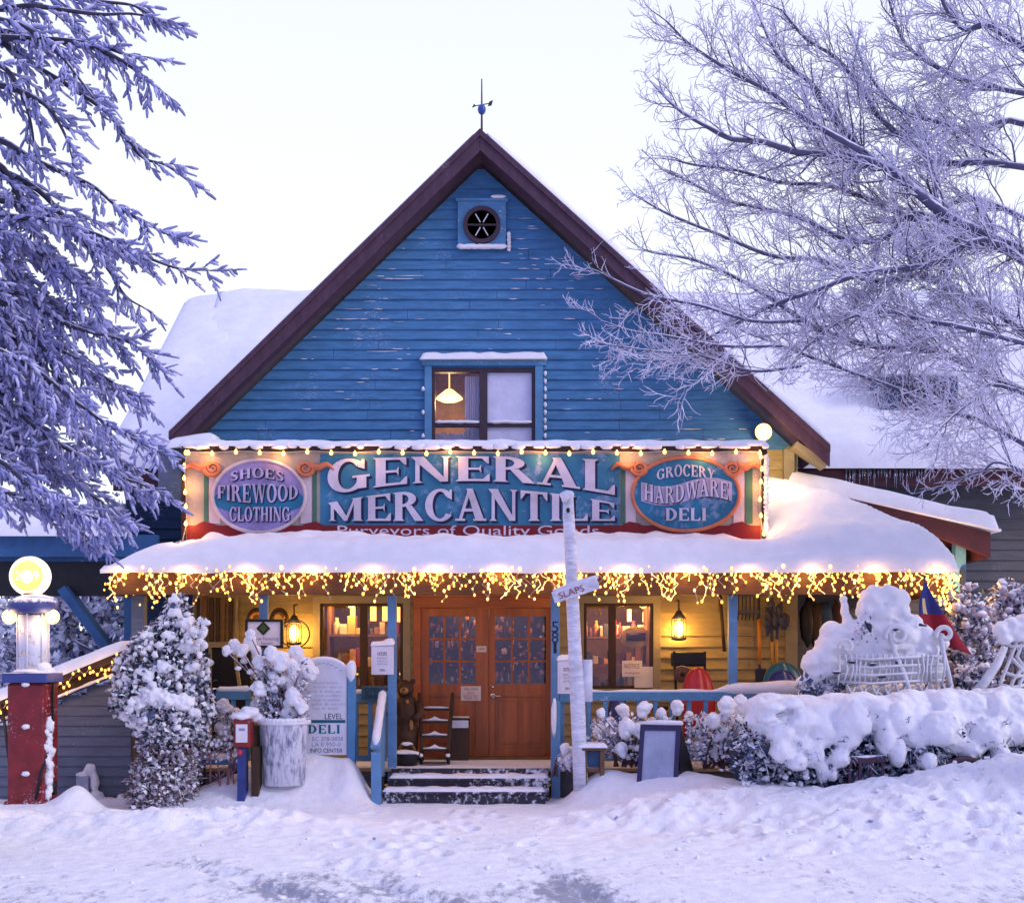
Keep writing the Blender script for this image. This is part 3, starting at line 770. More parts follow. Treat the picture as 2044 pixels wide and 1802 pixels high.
for k in range(nn_+1):
    x = cx0 + (cx1 - cx0) * k / nn_; y = D0 + .13 + .018 * math.sin(k * 1.1)
    vs_ += [(x, y, z0), (x, y, z1 - .08)]
m.add(vs_, [(2*k, 2*k+2, 2*k+3, 2*k+1) for k in range(nn_)])
# cafe curtain on the lower sash
vs_ = []
for k in range(nn_+1):
    x = x0 + (cx0 - x0) * k / nn_; y = D0 + .15 + .015 * math.sin(k * 1.4)
    vs_ += [(x, y, z0), (x, y, zr - .09 - .03 * abs(math.sin(k*.25)))]
m.add(vs_, [(2*k, 2*k+2, 2*k+3, 2*k+1) for k in range(nn_)])
m.build('curtain', M['curtain'], gwin, True)
m = MB()
slab(m, (WX(838,15.9), 15.86, WZ(722,D0)), (WX(1092,15.9), 15.86, WZ(722,D0)+.01), (WX(1092,15.9), 16.0, WZ(720,D0)), (WX(838,15.9), 16.0, WZ(720,D0)), .10, 40, 8, .06, .03, 4, seed=2)
rg = random.Random(8)
for (a, b, z) in ((x0+fr, xm-.055, zr), (xm+.055, x1-fr, zr)):
    m.tube([(a + (b-a)*i/12, D0-.035, z + .012 + .008*mn.noise(Vector((i*.7, a, 0)))) for i in range(13)], [.010]+[.022+.008*mn.noise(Vector((i*.9, b, 2))) for i in range(11)]+[.01], 7)
for i in range(9):
    z = z0 + .45 + i * .105
    m.ell((WX(1088,D0), D0-.05, z), (.022, .03, .035), 8, 6, 0, .5, i)
    if i % 3 == 0: m.ell((WX(845,D0), D0-.05, z), (.025, .03, .03), 8, 6, 0, .5, i+20)
m.build('snow_ledge', M['snow'], gwin, True)
# room behind the gable window with its pendant lamp
m = MB()
m.box(WX(800,D0), WX(1130,D0), 17.5, 17.6, 3.6, 6.2); m.box(WX(800,D0), WX(1130,D0), D0+.3, 17.5, 6.1, 6.2); m.box(WX(800,D0), WX(1130,D0), D0+.3, 17.5, 3.6, 3.7)
m.box(WX(800,D0)-.1, WX(800,D0), D0+.3, 17.6, 3.6, 6.2); m.box(WX(1130,D0), WX(1130,D0)+.1, D0+.3, 17.6, 3.6, 6.2)
m.build('upstairs_room', pm('room_wall', (.34,.20,.10), .8, .35, 5, .1, 30), store)
pl = thing('pendant_lamp', 'lit amber pendant lamp hanging behind the left gable window pane', 'lamp', (WX(897, 16.7), 16.7, WZ(800, 16.7)))
lx, lz = WX(897, 16.7), WZ(795, 16.7)
m = MB(); m.lathe([(.02,.13),(.05,.12),(.17,.02),(.19,-.005),(.185,-.012)], (lx,16.7,lz), 20); m.tube([(lx,16.7,lz+.12),(lx,16.7,lz+.45)], .008, 6)
m.build('lamp_shade', M['lamp_warm'], pl, True)
m = MB(); m.ell((lx,16.7,lz-.02), (.15,.12,.04), 14, 8); m.build('bulb', M['lamp_hot'], pl, True)
point('pendant_light', (lx, 16.55, lz-.12), 26, (1,.6,.25), pl)

# ---- round window
cx_, cz_ = WX(962, D0), WZ(454, D0)
m = MB()
m.box(WX(914,D0), WX(1010,D0), D0-.07, D0-.005, WZ(499,D0), WZ(406,D0))
m.box(WX(910,D0), WX(1014,D0), D0-.085, D0-.0, WZ(406,D0)+.002, WZ(400,D0))
rwin = m.build('round_window', M['blue_trim'], store, bevel=.004)
m = MB()
ro, ri = 37*D0/F, 29*D0/F
ns = 40
for i in range(ns):
    a, b = 2*math.pi*i/ns, 2*math.pi*(i+1)/ns
    q = [(cx_+ri*math.cos(a), cz_+ri*math.sin(a)), (cx_+ro*math.cos(a), cz_+ro*math.sin(a)), (cx_+ro*math.cos(b), cz_+ro*math.sin(b)), (cx_+ri*math.cos(b), cz_+ri*math.sin(b))]
    m.prism(q, D0-.115, D0-.071)
m.box(cx_-ri, cx_+ri, D0-.10, D0-.080, cz_-.012, cz_+.012)
m.build('frame', M['window_frame'], rwin)
m = MB()
for a in (60, 120):
    c, s_ = math.cos(R(a)), math.sin(R(a))
    for sg in (1, -1):
        m.bar((cx_+sg*c*ri*.2, D0-.093, cz_+sg*s_*ri*.2), (cx_+sg*c*ri*.86, D0-.093, cz_+sg*s_*ri*.86), .013, .02, up=(0,1,0))
m.build('muntin', M['wire_white'], rwin)
m = MB(); m.lathe([(.0,0),(ri,0)], (cx_, D0-.073, cz_), 32, axis='Y'); m.build('pane', pm('dark_pane', (.035,.028,.05), .15, .3, 6, .1, 20, frost=.2), rwin)
m = MB()
m.tube([(WX(912+i*5,D0), D0-.09, WZ(499,D0)+.015+.01*mn.noise(Vector((i*.6,0,0)))) for i in range(21)], [.012]+[.034+.012*mn.noise(Vector((i*.8,3,0))) for i in range(19)]+[.012], 8)
m.tube([(WX(980+i*5,D0), D0-.09, WZ(399,D0)+.01) for i in range(7)], [.008,.02,.022,.024,.022,.02,.008], 8)
for i in range(6): m.ell((WX(1016,D0), D0-.05, WZ(470+i*6,D0)), (.03,.03,.03), 8, 6, 0, .6, i)
m.build('snow_ledge', M['snow'], rwin, True)

# ---- weather vane
wv = thing('weather_vane', 'thin iron weather vane with arrow and ball on the gable peak', 'weather vane', (apex.x+.02, 15.75, apex.z))
k = 15.75/F
m = MB(); m.tube([(apex.x+.02,15.75,apex.z-.1),(apex.x+.02,15.75,WZ(158,15.75))], [.018,.008], 6); m.build('rod', M['metal_dark'], wv)
m = MB(); m.ell((apex.x+.02,15.75,WZ(219,15.75)), (.055,.055,.07), 12, 10); m.build('ball', pm('vane_ball', (.04,.08,.3), .3, .2), wv, True)
m = MB()
za = WZ(208,15.75)
m.tube([(apex.x-.09,15.75,za-.03),(apex.x+.14,15.75,za+.01)], .007, 5)
m.prism([(apex.x+.10,za-.03),(apex.x+.15,za-.02),(apex.x+.17,za+.05),(apex.x+.12,za+.03)], 15.745, 15.755); m.prism([(apex.x-.11,za-.05),(apex.x-.06,za-.03),(apex.x-.08,za+.005)], 15.745, 15.755)
m.build('arrow', M['metal_dark'], wv)

# ================================================================= porch
FZ, FD = .366, 14.42
m = MB()
for i in range(11):
    y = FD + i * .145
    m.box(WL, 5.2, y + .003, y + .142, FZ - .04 - (.0005 * (i % 3)), FZ)
floor = m.build('porch_floor', M['floor_wood'], store)
m = MB(); m.box(WL, WX(766,14.4), FD+.03, FD+.06, -.1, FZ-.042); m.box(WX(1100,14.4), 5.2, FD+.03, FD+.06, -.1, FZ-.042); m.build('skirt_board', M['dark_siding'], floor)
# porch wall with shop windows and door opening
lw = (WX(640,D0), WX(805,D0), WZ(1378,D0), WZ(1204,D0))
rwn = (WX(1165,D0), WX(1303,D0), WZ(1374,D0), WZ(1204,D0))
do = (WX(826,D0), WX(1108,D0), FZ, WZ(1192,D0))
m = MB()
siding(m, FZ, 2.75, .15, lambda z: (WL, WR - .16), [lw, rwn, do], D0, .036)
m.build('porch_wall', M['cream_siding'], store)
m = MB()
m.box(WL, 5.2, 14.3, D0, 2.62, 2.66)
for i in range(40): m.box(WL + i*.24, WL + i*.24 + .008, 14.3, D0, 2.612, 2.6195)
m.build('porch_ceiling', M['cream_trim'], store)
def shop_window(nm, o, mull, trim):
    x0, x1, z0, z1 = o
    m = MB(); w = .10
    m.box(x0-w, x1+w, D0-.05, D0+.03, z1, z1+w); m.box(x0-w, x0, D0-.048, D0+.03, z0-w, z1); m.box(x1, x1+w, D0-.048, D0+.03, z0-w, z1); m.box(x0-.001, x1+.001, D0-.047, D0+.03, z0-w, z0)
    wn_ = m.build('shop_window', trim, store, bevel=.004)
    m = MB()
    m.box(x0, x0+.04, D0-.02, D0+.05, z0, z1); m.box(x1-.04, x1, D0-.02, D0+.05, z0, z1); m.box(x0+.04, x1-.04, D0-.02, D0+.05, z1-.04, z1); m.box(x0+.04, x1-.04, D0-.02, D0+.05, z0, z0+.04)
    m.box(mull-.05, mull+.05, D0-.022, D0+.05, z0+.04, z1-.04)
    m.build('frame', M['dark_wood'], wn_, bevel=.003)
    m = MB(); m.box(x0+.04, mull-.05, D0+.012, D0+.016, z0+.04, z1-.04); m.box(mull+.05, x1-.04, D0+.012, D0+.016, z0+.04, z1-.04); m.build('pane', M['glass'], wn_)
    return wn_
lwin = shop_window('shop_window', lw, WX(726, D0), M['cream_trim'])
rwin2 = shop_window('shop_window', rwn, WX(1222, D0), M['cream_trim'])
# shop room
m = MB()
m.box(WL+.1, WR-.1, 18.4, 18.5, .1, 2.9); m.box(WL+.1, WR-.1, D0+.1, 18.4, 2.7, 2.8); m.box(WL+.1, WR-.1, D0+.1, 18.4, .2, .34)
m.box(WL, WL+.1, D0+.1, 18.5, .1, 2.9); m.box(WR-.1, WR, D0+.1, 18.5, .1, 2.9)
m.build('shop_room', M['interior'], store)
GC = [pm('goods_%s' % nm, c, .6, .25, 9, .05) for nm, c in (('amber', (.5,.25,.05)), ('red', (.35,.03,.03)), ('slate', (.06,.06,.10)), ('brown', (.20,.09,.04)), ('cream', (.5,.40,.25)), ('plum', (.12,.05,.08)), ('blue', (.05,.09,.2)))]
rg = random.Random(3)
def display(x0, x1, shelves, seed, label, lit):
    rg = random.Random(seed)
    t = thing('display_shelf', label, 'shelf', ((x0+x1)/2, 16.6, .37))
    m = MB()
    for z in shelves: m.box(x0, x1, 16.45, 16.85, z - .035, z)
    m.box(x0-.03, x0, 16.45, 16.9, .37, max(shelves)+.5); m.box(x1, x1+.03, 16.45, 16.9, .37, max(shelves)+.5)
    m.build('shelf_board', M['brown_wood'], t)
    for z in shelves:
        x = x0 + .02
        while x < x1 - .08:
            w = rg.uniform(.045, .13); h = rg.uniform(.07, .26)
            m = MB()
            if rg.random() < .4: m.lathe([(w*.42,0),(w*.45,h*.6),(w*.25,h*.8),(w*.25,h)], (x+w/2, 16.62, z), 10)
            else: m.box(x, min(x+w, x1)-.008, 16.5, 16.72, z, z+h)
            m.build('goods', rg.choice(GC), t, bevel=.006)
            x += w
    return t
display(lw[0]+.05, lw[1]-.05, (WZ(1368,16.6), WZ(1330,16.6), WZ(1266,16.6)), 3, 'brown display shelf of goods seen through the shop window left of the door', 1)
display(rwn[0]+.03, rwn[1]-.03, (WZ(1372,16.6), WZ(1325,16.6), WZ(1270,16.6)), 14, 'brown display shelf of goods seen through the shop window right of the door', 1)
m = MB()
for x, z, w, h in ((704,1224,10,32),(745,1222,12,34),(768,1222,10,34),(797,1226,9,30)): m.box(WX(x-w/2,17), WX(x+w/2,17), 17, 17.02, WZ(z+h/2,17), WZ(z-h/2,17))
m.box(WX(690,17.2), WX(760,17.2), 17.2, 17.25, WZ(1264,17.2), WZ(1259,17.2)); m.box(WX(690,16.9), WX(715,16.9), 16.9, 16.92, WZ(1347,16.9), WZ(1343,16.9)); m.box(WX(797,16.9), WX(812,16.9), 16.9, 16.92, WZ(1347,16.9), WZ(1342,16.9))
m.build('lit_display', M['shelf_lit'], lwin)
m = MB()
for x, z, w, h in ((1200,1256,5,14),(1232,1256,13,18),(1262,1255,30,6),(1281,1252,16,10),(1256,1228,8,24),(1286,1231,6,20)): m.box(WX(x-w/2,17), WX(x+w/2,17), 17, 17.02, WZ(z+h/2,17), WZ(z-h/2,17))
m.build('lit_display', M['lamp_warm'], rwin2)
# oval sign and papers in the right window
m = MB()
m.ell((WX(1268,16.1), 16.10, WZ(1272,16.1)), (.21,.012,.15), 24, 10); m.box(WX(1250,16.1), WX(1288,16.1), 16.075, 16.085, WZ(1279,16.1), WZ(1262,16.1), 1)
m.build('oval_plaque', [M['yellow_wood'], M['maroon']], rwin2, True)
for nm_, X0, X1, Y0, Y1, tx in (('window_notice', 1241, 1281, 1318, 1350, ('NOTICE', 'to our guests')), ('window_notice', 1266, 1303, 1330, 1372, ('', ''))):
    m = MB(); yy = D0 - .03 - (.008 if tx[0] else 0)
    m.box(WX(X0,D0), WX(X1,D0), yy, yy+.005, WZ(Y1,D0), WZ(Y0,D0))
    if tx[0]:
        text(m, tx[0], WX((X0+X1)/2,D0), WZ(1329,D0), yy-.002, .06, 1, .2); text(m, tx[1], WX((X0+X1)/2,D0), WZ(1342,D0), yy-.002, .03, 1, .2)
    m.build(nm_, [M['paper'], M['ink_red']], rwin2)
for z, x, pw in ((1.9, WX(722,17.4), 34), (1.9, WX(1235,17.3), 52), (1.9, WX(965,17.4), 22)): point('shop_light', (x, 16.32, 2.5), pw*2.0, (1,.50,.15), store, .15)

# ---- double door
m = MB()
dz1_ = WZ(1213, D0)
m.box(do[0]+.0, do[1]-.0, D0-.06, D0+.06, WZ(1213,D0)+.001, do[3]); m.box(do[0], WX(840,D0), D0-.058, D0+.06, FZ, dz1_); m.box(WX(1098,D0), do[1], D0-.058, D0+.06, FZ, dz1_)
m.box(do[0]-.03, do[1]+.03, D0-.08, D0-.0, do[3]+.001, do[3]+.05)
m.build('door_frame', M['door_frame'], store, bevel=.004)
def leaf(X0, X1, px0, px1, right):
    x0, x1 = WX(X0, D0), WX(X1, D0); p0, p1 = WX(px0, D0), WX(px1, D0)
    zt, zb = WZ(1230, D0), WZ(1364, D0); top = WZ(1214, D0); bot = FZ + .015
    y0, y1 = D0 - .005, D0 + .04
    m = MB()
    m.box(x0, p0, y0, y1, bot, top); m.box(p1, x1, y0, y1, bot, top); m.box(p0, p1, y0, y1, zt, top); m.box(p0, p1, y0, y1, WZ(1390,D0), zb)
    pb = WZ(1492, D0); m.box(p0, p1, y0, y1, bot, pb)
    m.box(p0, p1, y0+.02, y1-.002, pb, WZ(1390,D0))                       # recessed panel
    xmid = (p0+p1)/2; m.box(xmid-.012, xmid+.012, y0+.012, y1-.003, pb, WZ(1390,D0))
    m.box(p0+.05, xmid-.04, y0+.008, y0+.02, pb+.06, WZ(1390,D0)-.06); m.box(xmid+.04, p1-.05, y0+.008, y0+.02, pb+.06, WZ(1390,D0)-.06)
    for i in (1, 2):
        xx = p0 + (p1-p0)*i/3; m.box(xx-.014, xx+.014, y0+.006, y1-.006, zb, zt)
        zz = zb + (zt-zb)*i/3; m.box(p0, p1, y0+.008, y1-.008, zz-.014, zz+.014)
    d = m.build('door', M['door_wood'], store, bevel=.003)
    m = MB(); m.box(p0, p1, D0+.02, D0+.024, zb, zt); m.build('pane', M['door_glass'], d)
    m = MB()
    rg = random.Random(5 if right else 6)
    # coloured ovals on a black sheet stand in for reflections in the panes
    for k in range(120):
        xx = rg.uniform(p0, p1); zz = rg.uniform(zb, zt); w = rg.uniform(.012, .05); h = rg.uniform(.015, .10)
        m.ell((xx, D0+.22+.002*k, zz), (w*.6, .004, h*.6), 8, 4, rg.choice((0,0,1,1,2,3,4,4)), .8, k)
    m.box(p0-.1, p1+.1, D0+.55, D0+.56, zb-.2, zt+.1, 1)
    m.build('painted_reflection', [GC[3], M['black'], GC[0], M['curtain'], GC[5]], d)
    return d, p0, p1
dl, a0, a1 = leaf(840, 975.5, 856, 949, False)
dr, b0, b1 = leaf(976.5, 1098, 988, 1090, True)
m = MB(); hx, hz = WX(984, D0), WZ(1388, D0)
m.ell((hx, D0-.03, hz), (.035,.02,.045), 12, 8); m.tube([(hx, D0-.03, hz),(hx, D0-.07, hz)], .012, 8); m.tube([(hx, D0-.07, hz),(hx+.10, D0-.07, hz-.005)], [.014,.010], 8); m.ell((hx, D0-.02, hz+.12), (.022,.015,.022), 10, 8)
m.build('handle', M['chrome'], dr, True)
def notice(px0, px1, py0, py1, d, lines, parent, nm='door_notice', mat_='paper', ink='ink_red'):
    m = MB(); m.box(WX(px0,d), WX(px1,d), d-.012, d-.007, WZ(py1,d), WZ(py0,d))
    for s_, fy, h, w in lines:
        text(m, s_, WX((px0+px1)/2, d), WZ(py0 + (py1-py0)*fy, d), d-.0145, h, 1, w)
    return m.build(nm, [M[mat_], M[ink]], parent)
notice(920, 960, 1369, 1398, D0, (('WELCOME', .2, .035, .19), ('please', .45, .03, .10), ('close the door', .64, .03, .2), ('THANK YOU', .84, .035, .19)), dl)
notice(951, 971, 1289, 1301, D0, (('OPEN', .5, .04, .09),), dl)
m = MB(); m.box(WX(826,D0), WX(1108,D0), D0-.35, D0-.05, FZ+.001, FZ+.03); m.build('door_mat', M['brown_wood'], store)

# ---- porch beam, posts, roof, snow
EZp, EDp = 2.74, 14.2
ex0, ex1 = WX(215, EDp), WX(1898, EDp)
m = MB()
m.box(ex0+.03, ex1-.03, EDp, EDp+.05, 2.46, EZp); m.box(ex0+.03, ex0+.08, EDp+.051, D0, 2.46, EZp); m.box(ex1-.08, ex1-.03, EDp+.051, 17.0, 2.46, EZp)
m.box(ex0+.3, ex1-.3, EDp+.2, EDp+.34, 2.475, 2.61)
proof_ = m.build('porch_roof', M['fascia_wood'], store, bevel=.004)
SL = .62
def pr_base(x, y):
    return EZp + SL * max(0, min(y - EDp, (x - ex0) * .95, (ex1 - x) * .95))
m = MB()
gx, gy = 120, 26
def grid(mb, fn, x0, x1, y0, y1, nx_, ny_, mi=0):
    b = [(x0+(x1-x0)*i/nx_, y0+(y1-y0)*j/ny_) for j in range(ny_+1) for i in range(nx_+1)]
    mb.add([(x, y, fn(x, y)) for x, y in b], [(j*(nx_+1)+i, j*(nx_+1)+i+1, (j+1)*(nx_+1)+i+1, (j+1)*(nx_+1)+i) for j in range(ny_) for i in range(nx_)], mi)
grid(m, pr_base, ex0, ex1, EDp, D0, 100, 20)
m.build('roof_deck', M['fascia_wood'], proof_)
def snow_t(x, y):
    e = min(y - (EDp-.10), (x - (ex0-.06)), ((ex1+.06) - x))
    k = min(1, max(0, e) / .34); k = math.sqrt(max(0, 1-(1-k)**2))
    kl = min(1, max(0, x - (ex0-.06)) / 1.1); k = min(k, .25 + .75*kl)
    t = .25 + .16 * sstep(2.6, 3.9, x) * (1 - .3*sstep(4.4, 5.4, x)) - .06 * sstep(-3.4, -4.4, x)
    # scoured to a thin skin in front of the sign
    if -4.2 < x < 3.2: t *= 1 - .69 * sstep(14.40, 14.92, y)
    q = math.exp(-((x - WX(1524,15))/.35)**2 - ((y-14.85)/.3)**2); t -= .22 * q
    q = math.exp(-((x - WX(365,15))/.25)**2 - ((y-14.85)/.25)**2); t -= .16 * q
    v = Vector((x, y, 0))
    t += k * (.045 * mn.fractal(v * 1.1, 1, 2, 3) + .022 * mn.fractal(v * 3.7, .8, 2.1, 4) + (.05 * mn.noise(v * 5) if (14.75 < y < 15.05 and -4.2 < x < 3.2) else 0))
    return max(.0, t * (.02 + .98 * k))
m = MB()
nx_, ny_ = 230, 44
X0s, X1s, Y0s, Y1s = ex0-.06, ex1+.06, EDp-.10, D0
top = []
for j in range(ny_+1):
    for i in range(nx_+1):
        fx, fy = i/nx_, j/ny_
        fx = .5 - .5*math.cos(math.pi*fx) if False else fx
        x = X0s + (X1s-X0s)*fx; y = Y0s + (Y1s-Y0s)*(fy**1.5)
        b_ = pr_base(max(ex0, min(ex1, x)), max(EDp, y)) + .006
        top.append((x, y, b_ + snow_t(x, y)))
m.add(top, [(j*(nx_+1)+i, j*(nx_+1)+i+1, (j+1)*(nx_+1)+i+1, (j+1)*(nx_+1)+i) for j in range(ny_) for i in range(nx_)])
# lip that curls under the front edge
lip = [(top[i][0], top[i][1], top[i][2]) for i in range(nx_+1)]
lo = [(p[0], p[1]+.012, p[2]-.035-.02*mn.noise(Vector((p[0]*2.3,0,0)))) for p in lip]
m.add(lip+lo, [(i, i+nx_+1, i+nx_+2, i+1) for i in range(nx_)])
m.build('roof_snow', M['snow_smooth'], proof_, True)
for X in (278, 527, 783, 1108, 1462):
    d = 14.52; x = WX(X, d); w = .052 if X != 278 else .075
    m = MB(); m.box(x-w, x+w, d-w, d+w, FZ if X not in (783, 1108) else FZ-.3, 2.47)
    m.build('porch_post', M['blue_post'] if X != 278 else M['grey_siding'], store, bevel=.006)
# house number down the right door post
m = MB(); hxx = WX(1108, 14.46)
for i, ch in enumerate('581'): text(m, ch, hxx, WZ(1251 + i*21, 14.46), 14.4655, .135, 0, .085 if ch != '1' else .04)
m.build('house_number', M['ink'], store)

# ---- railings
def railing(X0, X1, ztop, d, step, skip_snow=False, snow_fn=None):
    x0, x1 = WX(X0, d), WX(X1, d)
    m = MB(); m.box(x0, x1, d-.04, d+.04, ztop-.105, ztop); m.box(x0, x1, d-.03, d+.03, FZ+.08, FZ+.15)
    r_ = m.build('railing', M['blue_trim'], store, bevel=.005)
    n_ = max(1, int((x1-x0)/step))
    for i in range(n_+1):
        x = x0 + .03 + (x1-x0-.06) * i / n_
        m = MB(); m.box(x-.026, x+.026, d-.026, d+.026, FZ+.152, ztop-.107); m.build('baluster', M['blue_trim'], r_)
    m = MB(); ns = int((x1-x0)/.04)
    pts, rr = [], []
    for i in range(ns+1):
        x = x0 + (x1-x0)*i/ns
        h = .020 + .012*mn.noise(Vector((x*3, 0, X0))) + (snow_fn(x) if snow_fn else 0)
        pts.append((x, d, ztop + h*.55)); rr.append(max(.012, h) if 0 < i < ns else .006)
    m.tube(pts, rr, 10); m.build('rail_snow', M['snow'], r_, True)
    return r_
zr_ = WZ(1381, 14.5)
railing(1170, 1880, zr_, 14.5, .205, snow_fn=lambda x: .055*sstep(2.4, 2.75, x) + .02*math.exp(-((x-3.3)/.2)**2))
railing(432, 500, WZ(1379,14.5), 14.5, .2, snow_fn=lambda x: .02)
railing(706, 772, WZ(1384,14.5), 14.5, .2, snow_fn=lambda x: .015)
railing(1117, 1150, WZ(1384,14.5), 14.5, .12)

# ---- steps
sx0, sx1 = WX(774, 14.0), WX(1096, 14.0)
for i, (z, yf) in enumerate(((.366-.122, 14.10), (.366-.244, 13.76))):
    m = MB()
    m.box(sx0 - i*.04, sx1 - i*.05, yf, FD+.02 if i == 0 else 14.11, -.05, z)
    m.box(sx0 - i*.04 - .02, sx1 - i*.05 + .02, yf-.03, yf+.30, z+.001, z+.03)
    s_ = m.build('step', M['step_dark'], store, bevel=.006)
    m = MB()
    slab(m, (sx0-i*.04, yf-.02, z+.03), (sx1-i*.05, yf-.02, z+.03), (sx1-i*.05, yf+.31, z+.03), (sx0-i*.04, yf+.31, z+.03), .035, 60, 10, .05, .018, 6, seed=i)
    m.build('step_snow', M['snow'], s_, True)
m = MB(); m.box(sx0, sx1, FD-.02, FD+.0, FZ-.16, FZ-.005); m.build('riser', M['step_dark'], store)
# boarded stair rail at left, short newel at right
d0, d1 = 14.45, 13.70
xl = WX(776, 14.4)
m = MB()
m.box(WX(752,13.7)-.06, WX(752,13.7)+.05, 13.65, 13.75, -.05, WZ(1500,13.7))
q = [(d0, WZ(1386,14.45)), (d1, WZ(1492,13.7)), (d1, WZ(1552,13.7)), (d0, FZ-.1)]
m.prismx(q, xl-.10, xl-.05)
m.bar((xl-.075, d0, WZ(1386,14.45)+.02), (xl-.075, d1-.06, WZ(1494,13.7)+.02), .11, .05)
sr_ = m.build('stair_rail', M['blue_post'], store, bevel=.005)
m = MB()
m.tube([(xl-.075, d0 + (d1-.06-d0)*i/14, WZ(1386,14.45)+.05 + (WZ(1494,13.7)-WZ(1386,14.45))*i/14) for i in range(15)], [.02]+[.05+.012*mn.noise(Vector((i*.8,1,1))) for i in range(13)]+[.02], 9)
m.build('rail_snow', M['snow'], sr_, True)
m = MB(); xx = WX(1109, 14.35); m.box(xx-.055, xx+.055, 14.28, 14.40, 0, WZ(1398,14.35)); m.build('newel_post', M['blue_post'], store, bevel=.005)
m = MB(); m.ell((xx-.02, 14.26, WZ(1430,14.3)), (.035,.03,.22), 10, 8, 0, .4); m.build('post_snow', M['snow'], store, True)
# ================================================================= the painted shop sign
DS = 15.0
def SX(x): return WX(x, DS)
def SZ(y): return WZ(y, DS)
yS = DS - .06
sign = thing('storefront_sign', 'long painted GENERAL MERCANTILE sign board with oval side panels above the porch', 'sign', (SX(945), DS, SZ(1070)))
SC = {}
for nm, c, fr in (('ground', (.33,.28,.24), .9), ('teal', (.030,.150,.26), .95), ('teal2', (.02,.15,.27), .6), ('letter', (.54,.48,.58), .55), ('shade', (.012,.018,.06), 0), ('red', (.17,.008,.012), .3),
                  ('col', (.52,.42,.46), .4), ('green', (.05,.14,.10), .3), ('coral', (.50,.16,.08), .35), ('frame', (.03,.014,.012), .15), ('lav', (.27,.22,.46), .95), ('ribbon', (.42,.36,.52), .5)):
    SC[nm] = pm('sign_' + nm, c, .6, .22, 3, .15, 40, frost=fr, fscale=7, frostcol=(.52,.50,.74), fsoft=.40)
m = MB()
m.box(SX(374), SX(1518), yS, DS+.04, SZ(1078), SZ(903))
m.build('board', SC['ground'], sign)
m = MB()
m.box(SX(366), SX(1528), yS-.035, DS+.05, SZ(903)+.001, SZ(893)); m.box(SX(366), SX(374)-.001, yS-.034, DS+.05, SZ(1092), SZ(903)); m.box(SX(1518)+.001, SX(1529), yS-.034, DS+.05, SZ(1072), SZ(903))
m.bar((SX(520), DS+.3, SZ(1060)), (SX(520), DS+.06, SZ(930)), .05, .05); m.bar((SX(1380), DS+.3, SZ(1060)), (SX(1380), DS+.06, SZ(930)), .05, .05)
m.build('frame', SC['frame'], sign, bevel=.004)
m = MB()
m.box(SX(641), SX(1236), yS-.008, yS-.001, SZ(1049), SZ(908)); m.build('centre_panel', SC['teal'], sign)
m = MB()
# red base band rising into swags beside the ovals
def swag(c, s):
    return [(SX(c+s*128), SZ(1080)), (SX(c+s*128), SZ(1050)), (SX(c+s*112), SZ(1042)), (SX(c+s*92), SZ(1046)), (SX(c+s*70), SZ(1060)), (SX(c+s*40), SZ(1076)), (SX(c+s*40), SZ(1080))]
m.box(SX(376), SX(1516), yS-.014, yS-.0085, SZ(1079), SZ(1050))
for c in (520, 1367):
    for s in (-1, 1):
        q = swag(c, s); m.prism(q if s > 0 else q[::-1], yS-.018, yS-.0142)
m.build('red_band', SC['red'], sign)
m = MB()
for a, b in ((420,442),(602,624),(1248,1268),(1462,1483)):
    m = MB(); m.box(SX(a), SX(b), yS-.012, yS-.001, SZ(1046), SZ(940)); m.box(SX(a-3), SX(b+3), yS-.014, yS-.001, SZ(940)+.001, SZ(934)); m.build('column', SC['col'], sign)
for a, b in ((410,418),(626,634),(1238,1246),(1486,1500)):
    m = MB(); m.box(SX(a), SX(b), yS-.010, yS-.001, SZ(1046), SZ(936)); m.build('stripe', SC['green'], sign)
def oval(cx_, cz_, rx, rz, matp, name='oval_panel'):
    m = MB(); q = [(SX(cx_+rx*math.cos(2*math.pi*i/56)), SZ(cz_-rz*math.sin(2*math.pi*i/56))) for i in range(56)]
    m.prism(q, yS-.026, yS-.0185); o = m.build(name, matp, sign)
    m = MB(); m.tube([(a, yS-.028, b) for a, b in q], .024, 6, closed=True); m.build('oval_rim', SC['coral'] if cx_ > 900 else SC['col'], o, True)
    return o
ol = oval(520, 992, 92, 72, SC['lav']); or_ = oval(1367, 988, 106, 73, SC['teal2'])
m = MB()
q = [(SX(520+90*math.cos(R(a))), SZ(1000-30*math.sin(R(a)))) for a in range(0, 360, 10)]; m.prism(q, yS-.030, yS-.0262); m.build('blue_field', SC['teal2'], ol)
# scroll brackets at the top corners of each oval
def scroll(x, z, s, r=24):
    m = MB()
    pts = []
    for i in range(46):
        a = i * .26; rr = r * (1 - i/56)
        pts.append((SX(x + s*rr*math.cos(a)), yS-.03, SZ(z + rr*math.sin(a)*.9)))
    m.tube(pts, [.030 - .0004*i for i in range(46)], 6)
    m.tube([(SX(x + s*(8+i*7)), yS-.03, SZ(z - 12 + 7*math.sin(i*.9) + i*2.2)) for i in range(8)], [.02,.035,.045,.045,.04,.035,.025,.01], 6)
    m.build('scroll', SC['coral'], sign, True)
for c in (520, 1367):
    for s in (-1, 1): scroll(c + s*92, 937, s, 17)
